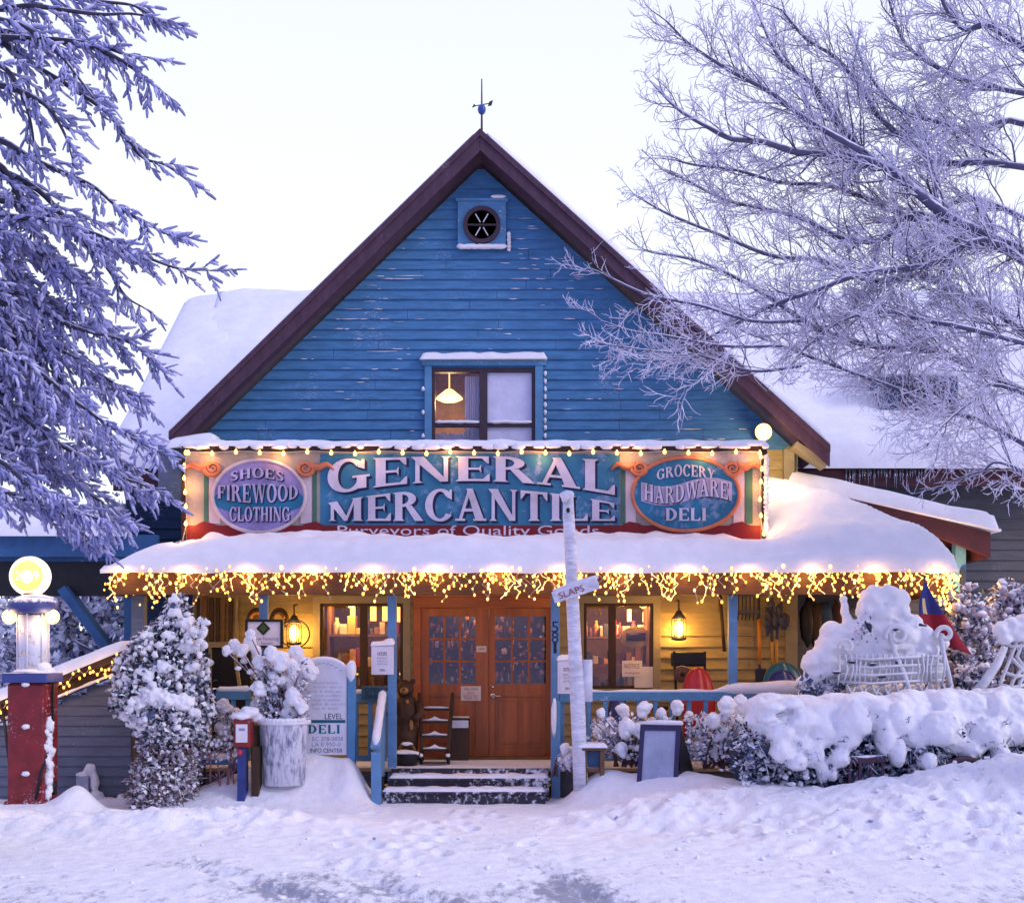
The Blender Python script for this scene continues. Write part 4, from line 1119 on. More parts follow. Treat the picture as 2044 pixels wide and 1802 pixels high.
# lettering with its dark drop shade
def lettered(name, items, face, parent, y, thick=.012, shade=(5, 4), gap=.10):
    m = MB()
    for s, X0, X1, bot, top in items:
        f = lambda fn, dz: (lambda u: SZ(fn(u) + dz))
        if shade: word(m, s, SX(X0+shade[0]), SX(X1+shade[0]), f(bot, shade[1]), f(top, shade[1]), y, 1, .003, gap); word(m, s, SX(X0+shade[0]*.5), SX(X1+shade[0]*.5), f(bot, shade[1]*.5), f(top, shade[1]*.5), y-.0065, 1, .002, gap)
        word(m, s, SX(X0), SX(X1), f(bot, 0), f(top, 0), y-.0125, 0, thick, gap)
    return m.build(name, [face, SC['shade']], parent)
arcu = lambda e, mid: (lambda u: mid + (e - mid) * (2*u-1)**2)
lettered('lettering', [('GENERAL', 656, 1226, arcu(990, 962), arcu(921, 913)), ('MERCANTILE', 655, 1226, lambda u: 1041, arcu(1006, 977))], SC['letter'], sign, yS-.009, gap=.07)
lettered('oval_lettering', [('GROCERY', 1309, 1424, arcu(960, 953), arcu(942, 930)), ('DELI', 1326, 1408, lambda u: 1041, lambda u: 1016)], SC['letter'], or_, yS-.030, .006, None)
m = MB()
q = [(SX(1278 + 180*i/24), SZ(1002 + 10*(2*i/24-1)**2*0 + 9*math.sin(i/24*6.28) )) for i in range(25)]
q2 = [(a, b + .24) for a, b in q]
for i in range(24): m.prism([q[i], q[i+1], q2[i+1], q2[i]], yS-.034, yS-.0305)
m.build('ribbon', SC['ribbon'], or_)
wav = lambda base, k: (lambda u: base + 7*math.sin(u*6.28) )
lettered('oval_lettering', [('HARDWARE', 1284, 1450, wav(1000, 1), wav(966, 1))], SC['letter'], or_, yS-.0355, .004, (2, 2))
lettered('oval_lettering', [('SHOES', 463, 570, arcu(964, 956), arcu(946, 936)), ('FIREWOOD', 438, 598, arcu(996, 1006), arcu(972, 968)), ('CLOTHING', 462, 582, lambda u: 1042, lambda u: 1014)], pm('letter_frosted', (.40,.34,.52), .6, .3, 3, .15, 40, frost=1.2, fscale=7, frostcol=(.52,.50,.74), fsoft=.4), ol, yS-.033, .005, (2, 2))
m = MB(); text(m, 'Purveyors of Quality Goods', SX(935), SZ(1060), yS-.020, .125, 0, SX(1195)-SX(676)); m.build('slogan', SC['letter'], sign)
m = MB()
slab(m, (SX(362), yS-.05, SZ(893)), (SX(1532), yS-.05, SZ(893)), (SX(1532), DS+.07, SZ(893)), (SX(362), DS+.07, SZ(893)), .085, 150, 8, .07, .025, 3, seed=1)
rg = random.Random(2)
for i in range(34):
    x = SX(380 + 1140*i/33 + rg.uniform(-10, 10)); m.ell((x, yS-.045, SZ(895)), (rg.uniform(.04,.12), .03, rg.uniform(.015,.04)), 10, 6, 0, .5, i)
for i in range(16):
    m.ell((SX(1526), yS-.04, SZ(915 + i*10)), (.035, .03, rg.uniform(.03,.07)), 8, 6, 0, .6, i)
m.build('sign_snow', M['snow'], sign, True)

# string of bulbs round the sign
sl_ = thing('bulb_string', 'string of round golden bulbs along the top and ends of the painted sign', 'string lights', (SX(945), yS-.1, SZ(905)), None)
bp = [(382 + i*(1512-382)/24, 908 + 2*math.sin(i*2.1)) for i in range(25)]
bl = [(377, 908), (374, 934), (374, 958), (376, 986), (377, 1014), (377, 1048), (367, 1090)]
br = [(1514, 916), (1516, 940), (1514, 965), (1512, 1000), (1514, 1032), (1520, 1068)]
m = MB()
m.tube([(SX(a), yS-.06, SZ(b-3)) for a, b in bp], .006, 5)
m.tube([(SX(a), yS-.05, SZ(b)) for a, b in bl], .006, 5); m.tube([(SX(a), yS-.05, SZ(b)) for a, b in br], .006, 5)
m.build('cord', M['wire'], sl_)
m = MB(); m.ell((0,0,0), (.023,.023,.028), 10, 8); m.ell((0,0,.028), (.011,.011,.014), 8, 5)
pb = m.build('bulb', M['bulb_hot'], None, True); pb.parent = sl_
first = True
for k, (a, b) in enumerate(bp + bl + br):
    o = pb if first else copy_child(pb, sl_)
    first = False
    o.location = Vector((SX(a), yS-.085, SZ(b))) - ORG[sl_.name]
for k, (a, b) in enumerate(((420,915),(560,915),(720,915),(900,915),(1080,915),(1250,915),(1400,915),(1500,915),(380,975),(385,1050),(1510,975),(1512,1050))):
    point('sign_glow', (SX(a), yS-.15, SZ(b)), 2.6, (1,.46,.12), sl_, .04)

# flood light on the right end of the gable wall
fl = thing('flood_light', 'blazing round flood light on the gable wall above the right end of the sign', 'flood light', (WX(1522,15.6), 15.75, WZ(866,15.6)))
fx, fz = WX(1524, 15.5), WZ(862, 15.5)
m = MB(); m.ell((fx, 15.5, fz), (.11,.08,.11), 18, 12); m.build('lens', M['lamp_hot'], fl, True)
m = MB(); m.lathe([(.06,.35),(.07,.1),(.12,.03),(.125,.02)], (fx, 15.5, fz), 18, axis='Y'); m.tube([(fx,15.8,fz),(fx,15.98,fz+.02)], .03, 8); m.build('housing', M['metal_dark'], fl, True)
point('flood_beam', (fx+.02, 15.22, fz-.30), 26, (1,.66,.30), fl, .08)

# ================================================================= icicle lights on the porch eave
ic = thing('icicle_lights', 'golden icicle string lights hanging thickly along the whole porch eave', 'string lights', (0, 14.1, 2.74))
rg = random.Random(11)
mw = MB(); mg = MB(); spots = []
yI = EDp - .05
x = ex0 + .02
while x < ex1 - .02:
    x += rg.uniform(.018, .066)
    n_ = rg.choice((1, 2, 2, 3, 3, 4, 4, 5, 6, 7)); z = 2.745 + .015*rg.random(); p = Vector((x, yI + rg.uniform(-.03,.03), z)); pts = [p.copy()]
    if rg.random() < .55: spots.append((p + Vector((0, -.02, rg.uniform(-.02,.035))), rg.uniform(.9, 1.5)))
    sgn = rg.choice((-1, 1))
    for k in range(n_):
        p = p + Vector((sgn * rg.uniform(.005, .075), rg.uniform(-.015, .015), -rg.uniform(.025, .085)))
        if p.z < 2.34: break
        if rg.random() < .65: sgn = -sgn
        pts.append(p.copy())
        if rg.random() < .85: spots.append((p.copy(), rg.uniform(.55, 1.15)))
    (mg if (rg.random() < (.42 if x > .5 else .16) and len(pts) > 2) else mw).tube(pts, .0055, 4)
mw.tube([(ex0 + (ex1-ex0)*i/60, yI, 2.75 + .006*math.sin(i*1.7)) for i in range(61)], .006, 5)
# a thick bundle hanging off the right-hand corner, and the left return
for _ in range(95):
    p = Vector((ex1 + rg.gauss(-.06,.09), EDp + rg.uniform(-.05,.25), 2.70 - abs(rg.gauss(0, .22)))); spots.append((p, rg.uniform(.7,1.4)))
for _ in range(16):
    p = Vector((ex0 + rg.gauss(.12,.14), EDp + rg.uniform(-.03,.1), 2.60 - abs(rg.gauss(0, .14)))); spots.append((p, rg.uniform(.6,1.1)))
mw.build('cord', M['wire'], ic)
mg.build('glowing_cord', emit('cord_glow', (1, .72, .34), 1.3), ic, kind='stuff')
def one_bulb(s=1.0):
    m = MB(); m.ell((0,0,0), (.0155*s,.0155*s,.021*s), 7, 6); return m
rg.shuffle(spots); spots.sort(key=lambda q: -q[1])
b0 = one_bulb().build('bulb', M['bulb_hot'], None, True); b0.parent = ic
for k, (p, q) in enumerate(spots[:100]):
    o = b0 if k == 0 else copy_child(b0, ic)
    o.location = p - ORG[ic.name]; o.scale = (q, q, q)
mm = MB(); proto = one_bulb()
for p, q in spots[100:]:
    mm.add([(a*q+p.x, b*q+p.y, c*q+p.z) for a, b, c in proto.v], proto.f, 0 if rg.random() < .7 else 1)
mm.build('bulbs', [M['bulb'], M['bulb_hot']], ic, True, kind='stuff')
for i in range(14):
    x = ex0 + .2 + (ex1-ex0-.4) * i/13
    point('icicle_and_fill', (x, 14.06, 2.70), 3.4, (1,.47,.12), ic, .06)
for i in range(7):
    x = WL + .5 + (8.6) * i/6
    point('icicle_and_fill', (x, 14.55, 2.50), 8.5, (1,.46,.10), ic, .06)  # fill lamps added under the porch roof, away from the bulbs
point('icicle_and_fill', (ex1+.55, 15.6, 2.55), 55, (1,.52,.16), ic, .08)  # added fill lamp to warm the wing wall; no bulbs hang here

# ================================================================= porch lanterns
def lantern(X, Y, d, label, hoop, pw):
    x, z = WX(X, d), WZ(Y, d)
    t = thing('wall_lantern', label, 'lantern', (x, d, z-.1), 'lit lanterns on the porch wall')
    m = MB(); m.lathe([(.045,-.17),(.10,-.155),(.10,-.13),(.05,-.12)], (x,d,z), 16); m.lathe([(.085,.12),(.10,.125),(.05,.19),(.03,.23)], (x,d,z), 16)
    for a in range(0, 360, 60):
        c, s_ = math.cos(R(a)), math.sin(R(a)); m.tube([(x+.092*c,d+.092*s_,z-.13),(x+.10*c,d+.10*s_,z),(x+.092*c,d+.092*s_,z+.12)], .005, 5)
    m.tube([(x,d,z+.22),(x,d,z+.36),(x,d+.25,z+.38)], .012, 6)
    m.build('frame', M['metal_dark'], t, True)
    m = MB(); m.ell((x,d,z-.01), (.07,.07,.11), 14, 10); m.build('globe', M['lamp_hot'], t, True)
    if hoop:
        m = MB(); m.tube([(x+.02+.19*math.cos(a*.2618), d-.05, z-.02+.18*math.sin(a*.2618)) for a in range(24)], .012, 6, closed=True); m.build('hoop', M['dark_wood'], t, True)
    point('lantern_light', (x, d-.17, z), pw*.5, (1,.52,.12), t, .07); point('lantern_light', (x+.02, d+.17, z-.02), pw*.45, (1,.52,.12), t, .05)
    return t
lantern(587, 1262, 15.62, 'lit lantern inside a dark hoop on the wall left of the door', True, 26)
lantern(1355, 1253, 15.7, 'lit caged lantern on the wall right of the shop window beside the tools', False, 26)

# ================================================================= old petrol pump
px_, py_ = WX(66, 13.0), 13.0
k = 13.0/F
pump = thing('petrol_pump', 'tall antique red petrol pump with a glowing round globe and glass cylinder', 'petrol pump', (px_, py_, gh(px_, py_)))
zb = -.05
m = MB()
m.box(px_-.205, px_+.205, py_-.2, py_+.2, zb, WZ(1362,13)); m.box(px_-.235, px_+.235, py_-.23, py_+.23, zb, .16)
m.build('body', M['red_paint'], pump, bevel=.03)
m = MB(); m.box(px_-.24, px_+.24, py_-.24, py_+.24, WZ(1362,13)+.001, WZ(1342,13)); m.build('collar', M['pump_blue'], pump, bevel=.012)
m = MB(); m.lathe([(.155, WZ(1342,13)+.002),(.155, WZ(1228,13))], (px_,py_,0), 28); m.build('cylinder', M['cylinder_glass'], pump, True)
m = MB()
for a in (35, 90, 145, 215, 325): m.tube([(px_+.165*math.cos(R(a)), py_-.165*math.sin(R(a)), WZ(1342,13)), (px_+.165*math.cos(R(a)), py_-.165*math.sin(R(a)), WZ(1226,13))], .010, 6)
m.tube([(px_,py_,WZ(1342,13)),(px_,py_,WZ(1228,13))], .022, 8); m.tube([(px_-.06,py_-.03,WZ(1342,13)),(px_-.06,py_-.03,WZ(1228,13))], .012, 8)
m.build('rods', M['white_paint'], pump, True)
point('cylinder_fill', (px_+.05, py_-.10, WZ(1236,13)), 1.0, (1,.66,.30), pump, .03); point('cylinder_fill', (px_-.07, py_-.10, WZ(1236,13)), 1.0, (1,.66,.30), pump, .03)  # fill lamps added inside the glass to brighten the cylinder
m = MB(); m.lathe([(.16,WZ(1226,13)),(.255,WZ(1222,13)),(.27,WZ(1210,13)),(.24,WZ(1199,13)),(.16,WZ(1192,13)),(.12,WZ(1189,13))], (px_,py_,0), 28); m.build('cap', M['pump_blue'], pump, True)
gz = WZ(1150, 13); gr = 40*k
m = MB(); m.lathe([(.02,-.075),(gr*.80,-.07),(gr*.97,-.05),(gr,0),(gr*.97,.05),(gr*.8,.07),(.02,.075)], (px_-.03,py_,gz), 36, axis='Y'); gb = m.build('globe', M['globe_white'], pump, True)
m = MB(); m.lathe([(.0,-.086),(gr*.74,-.083),(gr*.76,-.074)], (px_-.03,py_,gz), 36, axis='Y'); m.build('globe_face', M['globe'], gb)
m = MB(); m.ell((px_-.03,py_-.088,gz-.01), (gr*.30,.004,gr*.32), 20, 8); text(m, '24', px_-.115, gz, py_-.0895, .1, 0, .09); text(m, '9', px_+.07, gz, py_-.0895, .1, 0, .055); m.build('globe_price', M['globe_core'], gb)
m = MB(); m.lathe([(.10,WZ(1190,13)-.01),(.085,WZ(1186,13)+.01)], (px_-.02,py_,0), 20); m.build('globe_neck', M['red_paint'], pump, True)
for s in (-1, 1):
    xx = px_ + s*.235; zz = WZ(1231, 13)
    m = MB(); m.ell((xx, py_-.06, zz), (.075,.075,.08), 14, 10); m.tube([(xx, py_, zz+.05),(px_+s*.2, py_, zz+.07)], .015, 6); m.build('side_lamp', M['lamp_hot'], pump, True)
    point('side_lamp_light', (xx, py_-.17, zz-.02), 2.6, (1,.6,.25), pump, .05)
point('globe_light', (px_-.03, py_-.35, gz+.1), 5, (1,.62,.3), pump, .12)
for y in (1365, 1448, 1540):
    m = MB(); m.ell((px_+.005, py_-.215, WZ(y,13)), (.045,.03,.028), 10, 7, 0, .3, y); m.build('snow_cap', M['snow'], pump, True)
m = MB()
m.ell((px_+.03, py_-.02, WZ(1341,13)), (.22,.2,.05), 16, 8, 0, .3, 1); m.ell((px_+.13, py_-.06, WZ(1334,13)), (.09,.09,.08), 12, 8, 0, .4, 2)
m.ell((px_+.02, py_, WZ(1192,13)), (.19,.17,.035), 14, 7, 0, .3, 5)
for i in range(16): m.ell((px_+.215+.015*math.sin(i*2.3), py_-.12+.02*math.cos(i*1.9), WZ(1440+i*9.5,13)), (.035+.012*math.sin(i*1.3)+.012*math.sin(math.pi*i/15),.05,.06), 9, 7, 0, .7, i)
m.build('pump_snow', M['snow'], pump, True)
m = MB(); m.tube([(px_+.225,py_-.02,WZ(1350,13)),(px_+.235,py_-.04,WZ(1440,13)),(px_+.225,py_-.12,WZ(1490,13)),(px_+.17,py_-.22,WZ(1540,13)),(px_+.12,py_-.23,WZ(1590,13))], .016, 7); m.box(px_+.205, px_+.25, py_-.05, py_+.03, WZ(1585,13), WZ(1560,13)); m.build('hose', M['black'], pump, True)

# ================================================================= left shed
dsh = 13.9
shed = thing('lean_shed', 'low grey clapboard shed with sloping snowy roof behind the red pump', 'shed', (WX(100,dsh), dsh, 0))
xa, xb = WX(-160, dsh), WX(262, dsh)
def rk(x):                                     # rake line of the shed roof
    a, b = P(0, 1438, dsh), P(245, 1338, dsh)
    return a.z + (b.z - a.z) * (x - a.x) / (b.x - a.x)
m = MB()
n_ = 16
for i in range(n_):
    z0_, z1_ = -.15 + i*.118, -.15 + (i+1)*.118
    xl_ = xa if rk(xa) > z1_ else min(xb, xa + (z1_ - rk(xa)) / ((rk(xb)-rk(xa))/(xb-xa)))
    if xl_ >= xb - .02: continue
    m.add([(xl_, dsh-.022, z0_), (xb, dsh-.022, z0_), (xb, dsh-.003, z1_+.003), (xl_, dsh-.003, z1_+.003), (xl_, dsh, z0_), (xb, dsh, z0_)], [(0,1,2,3),(4,5,1,0)])
m.add([(xb, dsh-.003, -.2), (xb, 15.3, -.2), (xb, 15.3, rk(xb)), (xb, dsh-.003, rk(xb))], [(0,1,2,3)])
m.build('wall', M['grey_siding'], shed)
m = MB()
q = [(xa, rk(xa)-.02), (xb, rk(xb)-.02), (xb, rk(xb)+.11), (xa, rk(xa)+.11)]; m.prism(q, dsh-.14, dsh-.09)
q = [(xa, rk(xa)+.112), (xb, rk(xb)+.112), (xb, rk(xb)+.20), (xa, rk(xa)+.20)]; m.prism(q, dsh-.20, dsh-.13)
q = [(xa, rk(xa)+.14), (xb, rk(xb)+.14), (xb, rk(xb)+.19), (xa, rk(xa)+.19)]; m.prism(q, dsh-.128, 15.3)
sroof = m.build('roof', pm('shed_fascia', (.035,.016,.01), .6, .3, 6, .2, 30), shed)
m = MB(); slab(m, (xa, dsh-.2, rk(xa)+.205), (xb, dsh-.2, rk(xb)+.205), (xb, 15.3, rk(xb)+.205), (xa, 15.3, rk(xa)+.205), .16, 50, 20, .16, .03, seed=41); 
m.tube([(xa + (xb-xa)*i/40, dsh-.15, rk(xa)+(rk(xb)-rk(xa))*i/40 - .015) for i in range(41)], [.018+.012*mn.noise(Vector((i*.5,0,0))) for i in range(41)], 6)
m.build('roof_snow', M['snow_smooth'], sroof, True)
st = thing('shed_light_string', 'golden string lights along the sloping eave of the low grey shed', 'string lights', (WX(120,dsh), dsh-.22, 1.3))
rg = random.Random(4)
m = MB(); sp_ = []
x = xa + .9; pts = []
while x < xb:
    z = rk(x) + .115 + rg.uniform(-.07, .07); pts.append((x, dsh-.215, z)); sp_.append(Vector((x, dsh-.225, z)))
    if rg.random() < .5: sp_.append(Vector((x + rg.uniform(0,.04), dsh-.225, z - rg.uniform(.03, .09))))
    x += rg.uniform(.035, .075)
m.tube(pts, .0045, 4); m.build('cord', M['wire'], st)
b1 = one_bulb(.9).build('bulb', M['bulb'], None, True); b1.parent = st
for kk, p in enumerate(sp_[:100]):
    o = b1 if kk == 0 else copy_child(b1, st); o.location = p - ORG[st.name]
for X in (20, 130, 215): point('string_glow', (WX(X,dsh), dsh-.4, rk(WX(X,dsh))+.1), 1.6, (1,.55,.2), st, .05)
# meter box on the shed wall
mb_ = thing('meter_box', 'small grey utility box with a snow cap low on the shed wall', 'utility box', (WX(206*.8,dsh), dsh-.1, .1))
bx0, bx1 = WX(156, 13.75), WX(180, 13.75)
m = MB(); m.box(bx0, bx1, 13.68, 13.87, WZ(1597,13.75), WZ(1548,13.75)); m.build('case', M['slate'], mb_, bevel=.006)
m = MB(); m.box(bx1+.001, bx1+.06, 13.72, 13.87, WZ(1600,13.75), WZ(1560,13.75)); m.build('conduit', M['grey_siding'], mb_, bevel=.006)
lumps('cap_snow', [((bx0+.06,13.76,WZ(1546,13.75)),(.09,.09,.04)),((bx1,13.75,WZ(1535,13.75)),(.07,.08,.07)),((bx1+.05,13.75,WZ(1560,13.75)),(.05,.07,.12)),((bx1+.06,13.76,WZ(1590,13.75)),(.09,.09,.08)),((bx1+.2,13.76,WZ(1605,13.75)),(.2,.12,.08)),((bx1+.42,13.76,WZ(1600,13.75)),(.14,.1,.1))], M['snow'], mb_, .016, None, .015, 2, .08)
pole = thing('leaning_rod', 'thin black rod leaning against the shed at the left edge of the yard', 'rod', (WX(30,13.3), 13.3, 0))
m = MB(); m.tube([P(4,1405,13.7), P(32,1625,13.3)], [.016,.02], 7); m.tube([P(0,1432,13.72), P(9,1440,13.7)], .012, 6); m.build('shaft', M['black'], pole, True)

# ================================================================= posts, signs and boards
fp = thing('frosted_signpost', 'tall frost caked wooden post with a crooked name board in front of the porch', 'signpost', (WX(1160,13.6), 13.6, .2))
m = MB()
pts = [P(1159,1575,13.6), P(1156,1480,13.6), P(1152,1380,13.6), P(1147,1290,13.6), P(1143,1200,13.6), P(1139,1100,13.6), P(1135,1030,13.6), P(1134,992,13.6)]
m.tube(pts, [.085,.085,.088,.078,.075,.07,.068,.06], 12)
o = m.build('post', M['frosted_wood'], fp, True)
m = MB(); a, b = P(1104,1193,13.5), P(1194,1163,13.5); m.bar(a, b, .05, .135); n_ = m.build('name_board', M['frosted_wood'], fp, bevel=.01)
m = MB(); text(m, 'SLAPS', (a.x+b.x)/2-.05, (a.z+b.z)/2-.02, 13.468, .075, 0, .30, rot=math.atan2(b.z-a.z, b.x-a.x)); m.build('board_text', M['ink_red'], n_)
m = MB(); m.ell(P(1133,988,13.58), (.085,.085,.05), 12, 8, 0, .3); m.ell(P(1128,993,13.5), (.05,.05,.05), 10, 8, 0, .4, 3); m.build('snow_cap', M['frosted_white'], fp, True)
m = MB(); m.ell(P(1134,1018,13.53), (.022,.022,.03), 8, 6); m.build('knot', M['black'], fp, True)
m = MB()
m.box(P(1158,1350,13.6).x+.03, P(1158,1350,13.6).x+.14, 13.58, 13.66, WZ(1400,13.6), WZ(1316,13.6))
m.tube([a + Vector((0,-.0,.075)), (a+b)/2 + Vector((0,0,.08)), b + Vector((0,0,.075))], [.02,.03,.02], 8)
m.build('frost_crust', M['frosted_white'], fp, True)

def notice_box(X0, X1, Y0, Y1, d, label, head):
    t = thing('notice_box', label, 'notice box', (WX((X0+X1)/2,d), d, WZ(Y1,d)), 'notice boxes on the door posts')
    m = MB(); m.box(WX(X0,d), WX(X1,d), d-.05, d+.03, WZ(Y1,d), WZ(Y0,d)); c = m.build('case', M['white_paint'], t, bevel=.006)
    m = MB(); m.box(WX(X0+5,d), WX(X1-5,d), d-.056, d-.051, WZ(Y1-6,d), WZ(Y0+8,d)); x = WX((X0+X1)/2,d); h = Y1-Y0
    w = WX(X1-14,d)-WX(X0,d)
    text(m, head, x, WZ(Y0+h*.27,d), d-.0585, .045, 1, w*.62)
    for i, s_ in enumerate(('daily 8 to 6', 'Sunday 10 to 5', 'closed holidays')): text(m, s_, x, WZ(Y0+h*(.42+.1*i),d), d-.0585, .022, 2, w*.7)
    text(m, 'OPEN', x, WZ(Y0+h*.84,d), d-.0585, .03, 1, w*.36)
    m.build('sheet', [M['white_paint'], M['ink'], M['ink_soft']], t)
    m = MB(); slab(m, (WX(X0,d)-.01, d-.06, WZ(Y0,d)), (WX(X1,d)+.01, d-.06, WZ(Y0,d)+.01), (WX(X1,d)+.01, d+.05, WZ(Y0,d)+.05), (WX(X0,d)-.01, d+.05, WZ(Y0,d)+.02), .05, 16, 6, .05, .02, 6); m.build('box_snow', M['snow'], t, True)
    return t
notice_box(742, 786, 1289, 1346, 14.36, 'white notice box with a printed sheet on the door post beside the stair rail', 'HOURS')
notice_box(1113, 1150, 1318, 1384, 14.30, 'white notice box with a printed sheet tucked behind the frosted post', 'NOTICE')

fs = thing('hanging_sign', 'white sign with a green diamond in a black frame on the left porch', 'sign', (WX(528,14.3), 14.3, WZ(1290,14.3)))
d = 14.36
m = MB()
for a in ((491,566,1236,1241),(491,566,1288,1293),(491,496,1241,1288),(561,566,1241,1288)): m.box(WX(a[0],d), WX(a[1],d), d-.05, d, WZ(a[3],d), WZ(a[2],d))
m.build('frame', M['black'], fs)
m = MB(); m.box(WX(496,d), WX(561,d), d-.035, d-.01, WZ(1288,d), WZ(1241,d)); m.build('panel', M['white_paint'], fs)
m = MB(); c = P(527, 1254, d)
m.prism([(c.x-.085,c.z),(c.x,c.z-.085),(c.x+.085,c.z),(c.x,c.z+.085)], d-.042, d-.036); m.prism([(c.x-.05,c.z),(c.x,c.z-.05),(c.x+.05,c.z),(c.x,c.z+.05)], d-.046, d-.0425, 1)
m.build('diamond', [pm('dark_green', (.012,.03,.01), .6), M['green']], fs)
m = MB(); text(m, 'Now Featuring', WX(532,d), WZ(1274,d), d-.038, .045, 0, .30); text(m, 'Espresso', WX(534,d), WZ(1283,d), d-.038, .03, 0, .14); m.build('sign_text', M['ink_soft'], fs)

ds = thing('deli_sign', 'white arched DELI sign board on a blue post in the snow left of the steps', 'sign', (WX(650,14.0), 14.0, .5))
d = 14.0
m = MB()
q = [(WX(600,d), WZ(1506,d)), (WX(693,d), WZ(1506,d))]
q += [(WX(646.5+46.5*math.cos(R(a)),d), WZ(1345-30*math.sin(R(a)),d)) for a in range(0, 181, 12)]
m.prism(q, d-.03, d+.02); bd = m.build('board', M['white_board'], ds, bevel=.006)
m = MB()
text(m, 'LEVEL', WX(667,d), WZ(1429,d), d-.032, .068, 0, .21)
m.box(WX(618,d), WX(690,d), d-.035, d-.0305, WZ(1442,d), WZ(1436,d), 1)
f2 = lambda a: (lambda u: WZ(a, d))
word(m, 'DELI', WX(616,d), WX(680,d), f2(1463), f2(1446), d-.0305, 1, .003, .16)
text(m, 'EC 378-0838', WX(655,d), WZ(1474,d), d-.032, .05, 2, .36); text(m, 'LA II 950-0', WX(652,d), WZ(1485,d), d-.032, .05, 2, .34); text(m, 'INFO CENTER', WX(652,d), WZ(1497,d), d-.032, .05, 0, .38)
for i in range(7): text(m, ('cold cuts & sandwiches', 'fresh soup', 'pies', 'hot coffee', 'camp supplies', 'gifts & cards', 'ice & bait')[i], WX(650+(i%2)*6,d), WZ(1362+i*8.5,d), d-.032, .028, 3, .30+.05*(i%3))
for i in range(9): text(m, '-', WX(612+i*8.6,d), WZ(1344-22*math.sin(R(20+i*17.5)),d), d-.032, .05, 2, .04)
m.build('sign_text', [M['ink'], M['ink_teal'], M['ink_soft'], pm('ink_faint', (.42,.42,.58), .6)], bd)
m = MB(); m.box(WX(694,d), WX(710,d), d-.05, d+.05, 0, WZ(1335,d)); m.build('post', M['blue_trim'], ds, bevel=.006)
m = MB(); m.ell((WX(702,d), d-.02, WZ(1338,d)), (.065,.07,.12), 10, 8, 0, .3)
m.tube([(WX(646.5+47*math.cos(R(a)),d), d-.01, WZ(1345-31*math.sin(R(a)),d)) for a in range(0, 181, 10)], [.015]+[.026]*17+[.015], 8); m.build('sign_snow', M['snow'], ds, True)
# rail plate
rp = thing('rail_plaque', 'small dark teal carved plaque on the porch rail beside the DELI sign', 'plaque', (WX(748,14.42), 14.4, WZ(1394,14.42)))
m = MB(); d = 14.43; m.box(WX(722,d), WX(771,d), d-.03, d, WZ(1396,d), WZ(1369,d)); m.build('plate', pm('plaque_teal', (.03,.085,.11), .6, .3), rp, bevel=.005)
m = MB(); text(m, 'OPEN', WX(746,d), WZ(1377,d), d-.033, .06, 0, .2); text(m, 'DAILY', WX(746,d), WZ(1389,d), d-.033, .05, 0, .2); m.build('plaque_text', M['black'], rp)

# sandwich board
sb = thing('sandwich_board', 'frosted blank slate sandwich board in a navy frame standing in the snow', 'sandwich board', (WX(1320,13.4), 13.4, .35))
d = 13.4
zt, zb_ = WZ(1447,d), WZ(1560,d)
def tri(y, z): return y
yt, yb = 13.42, 13.20
def fr(x0, x1, z0, z1, off, th, mb, mi=0):
    f_ = lambda z: yb + (yt - yb) * (z - zb_) / (zt - zb_)
    a = [(x0, f_(z0)+off, z0), (x1, f_(z0)+off, z0), (x1, f_(z1)+off, z1), (x0, f_(z1)+off, z1)]
    b = [(p[0], p[1]+th, p[2]) for p in a]
    mb.add(a + b, [(0,1,2,3),(7,6,5,4),(0,4,5,1),(1,5,6,2),(2,6,7,3),(3,7,4,0)], mi)
X0, X1 = WX(1277,d), WX(1358,d)
m = MB(); fr(X0, X0+.05, zb_, zt, 0, .04, m); fr(X1-.05, X1, zb_, zt, 0, .04, m); fr(X0+.051, X1-.051, zt-.06, zt, .001, .038, m)
m.build('frame', M['navy_frame'], sb)
m = MB(); fr(X0+.051, X1-.051, zb_, zt-.061, .012, .015, m); m.build('slate', M['slate'], sb)
m = MB()
m.add([(X1-.01, 13.46, zt), (X1-.01, 13.50, zt), (X1+.12, 13.80, zb_), (X1+.12, 13.72, zb_), (X0, 13.46, zt), (X0, 13.5, zt), (X0, 13.8, zb_), (X0, 13.72, zb_)], [(0,3,2,1),(4,5,6,7),(0,4,7,3),(1,2,6,5),(0,1,5,4)])
m.add([(X1-.003, 13.45, zt-.01), (X1+.01, 13.25, zb_), (X1+.118, 13.72, zb_)], [(0,1,2)])
m.build('rear_leaf', M['black'], sb)
m = MB(); m.tube([(X0-.01, yt+.02, zt+.02), (X0+.2, yt+.02, zt+.028), (X1, yt+.02, zt+.025), (X1+.02, yt+.03, zt+.015)], [.018,.03,.028,.015], 9); m.build('board_snow', M['snow'], sb, True); sb.rotation_euler.z = R(-17)

# small timber stand with a dark window
cb = thing('timber_stand', 'small weathered timber stand with a snow topped lid beside the frosted post', 'stand', (WX(1183,13.6), 13.6, .3))
d = 13.6
m = MB()
m.box(WX(1160,d), WX(1171,d), d-.06, d+.0, 0, WZ(1497,d)); m.box(WX(1197,d), WX(1206,d), d-.055, d, 0, WZ(1497,d)); m.box(WX(1156,d), WX(1209,d), d-.08, d+.22, WZ(1497,d)+.001, WZ(1491,d)); m.box(WX(1171,d)+.001, WZ(0,d)*0+WX(1197,d)-.001, d-.04, d-.02, WZ(1540,d), WZ(1531,d)); m.box(WX(1160,d), WX(1206,d), d+.16, d+.2, 0, WZ(1497,d))
m.build('frame', M['brown'], cb, bevel=.005)
m = MB(); m.box(WX(1171,d)+.002, WX(1197,d)-.002, d-.01, d+.0, WZ(1530,d), WZ(1499,d)); m.build('panel', M['navy_siding'], cb)
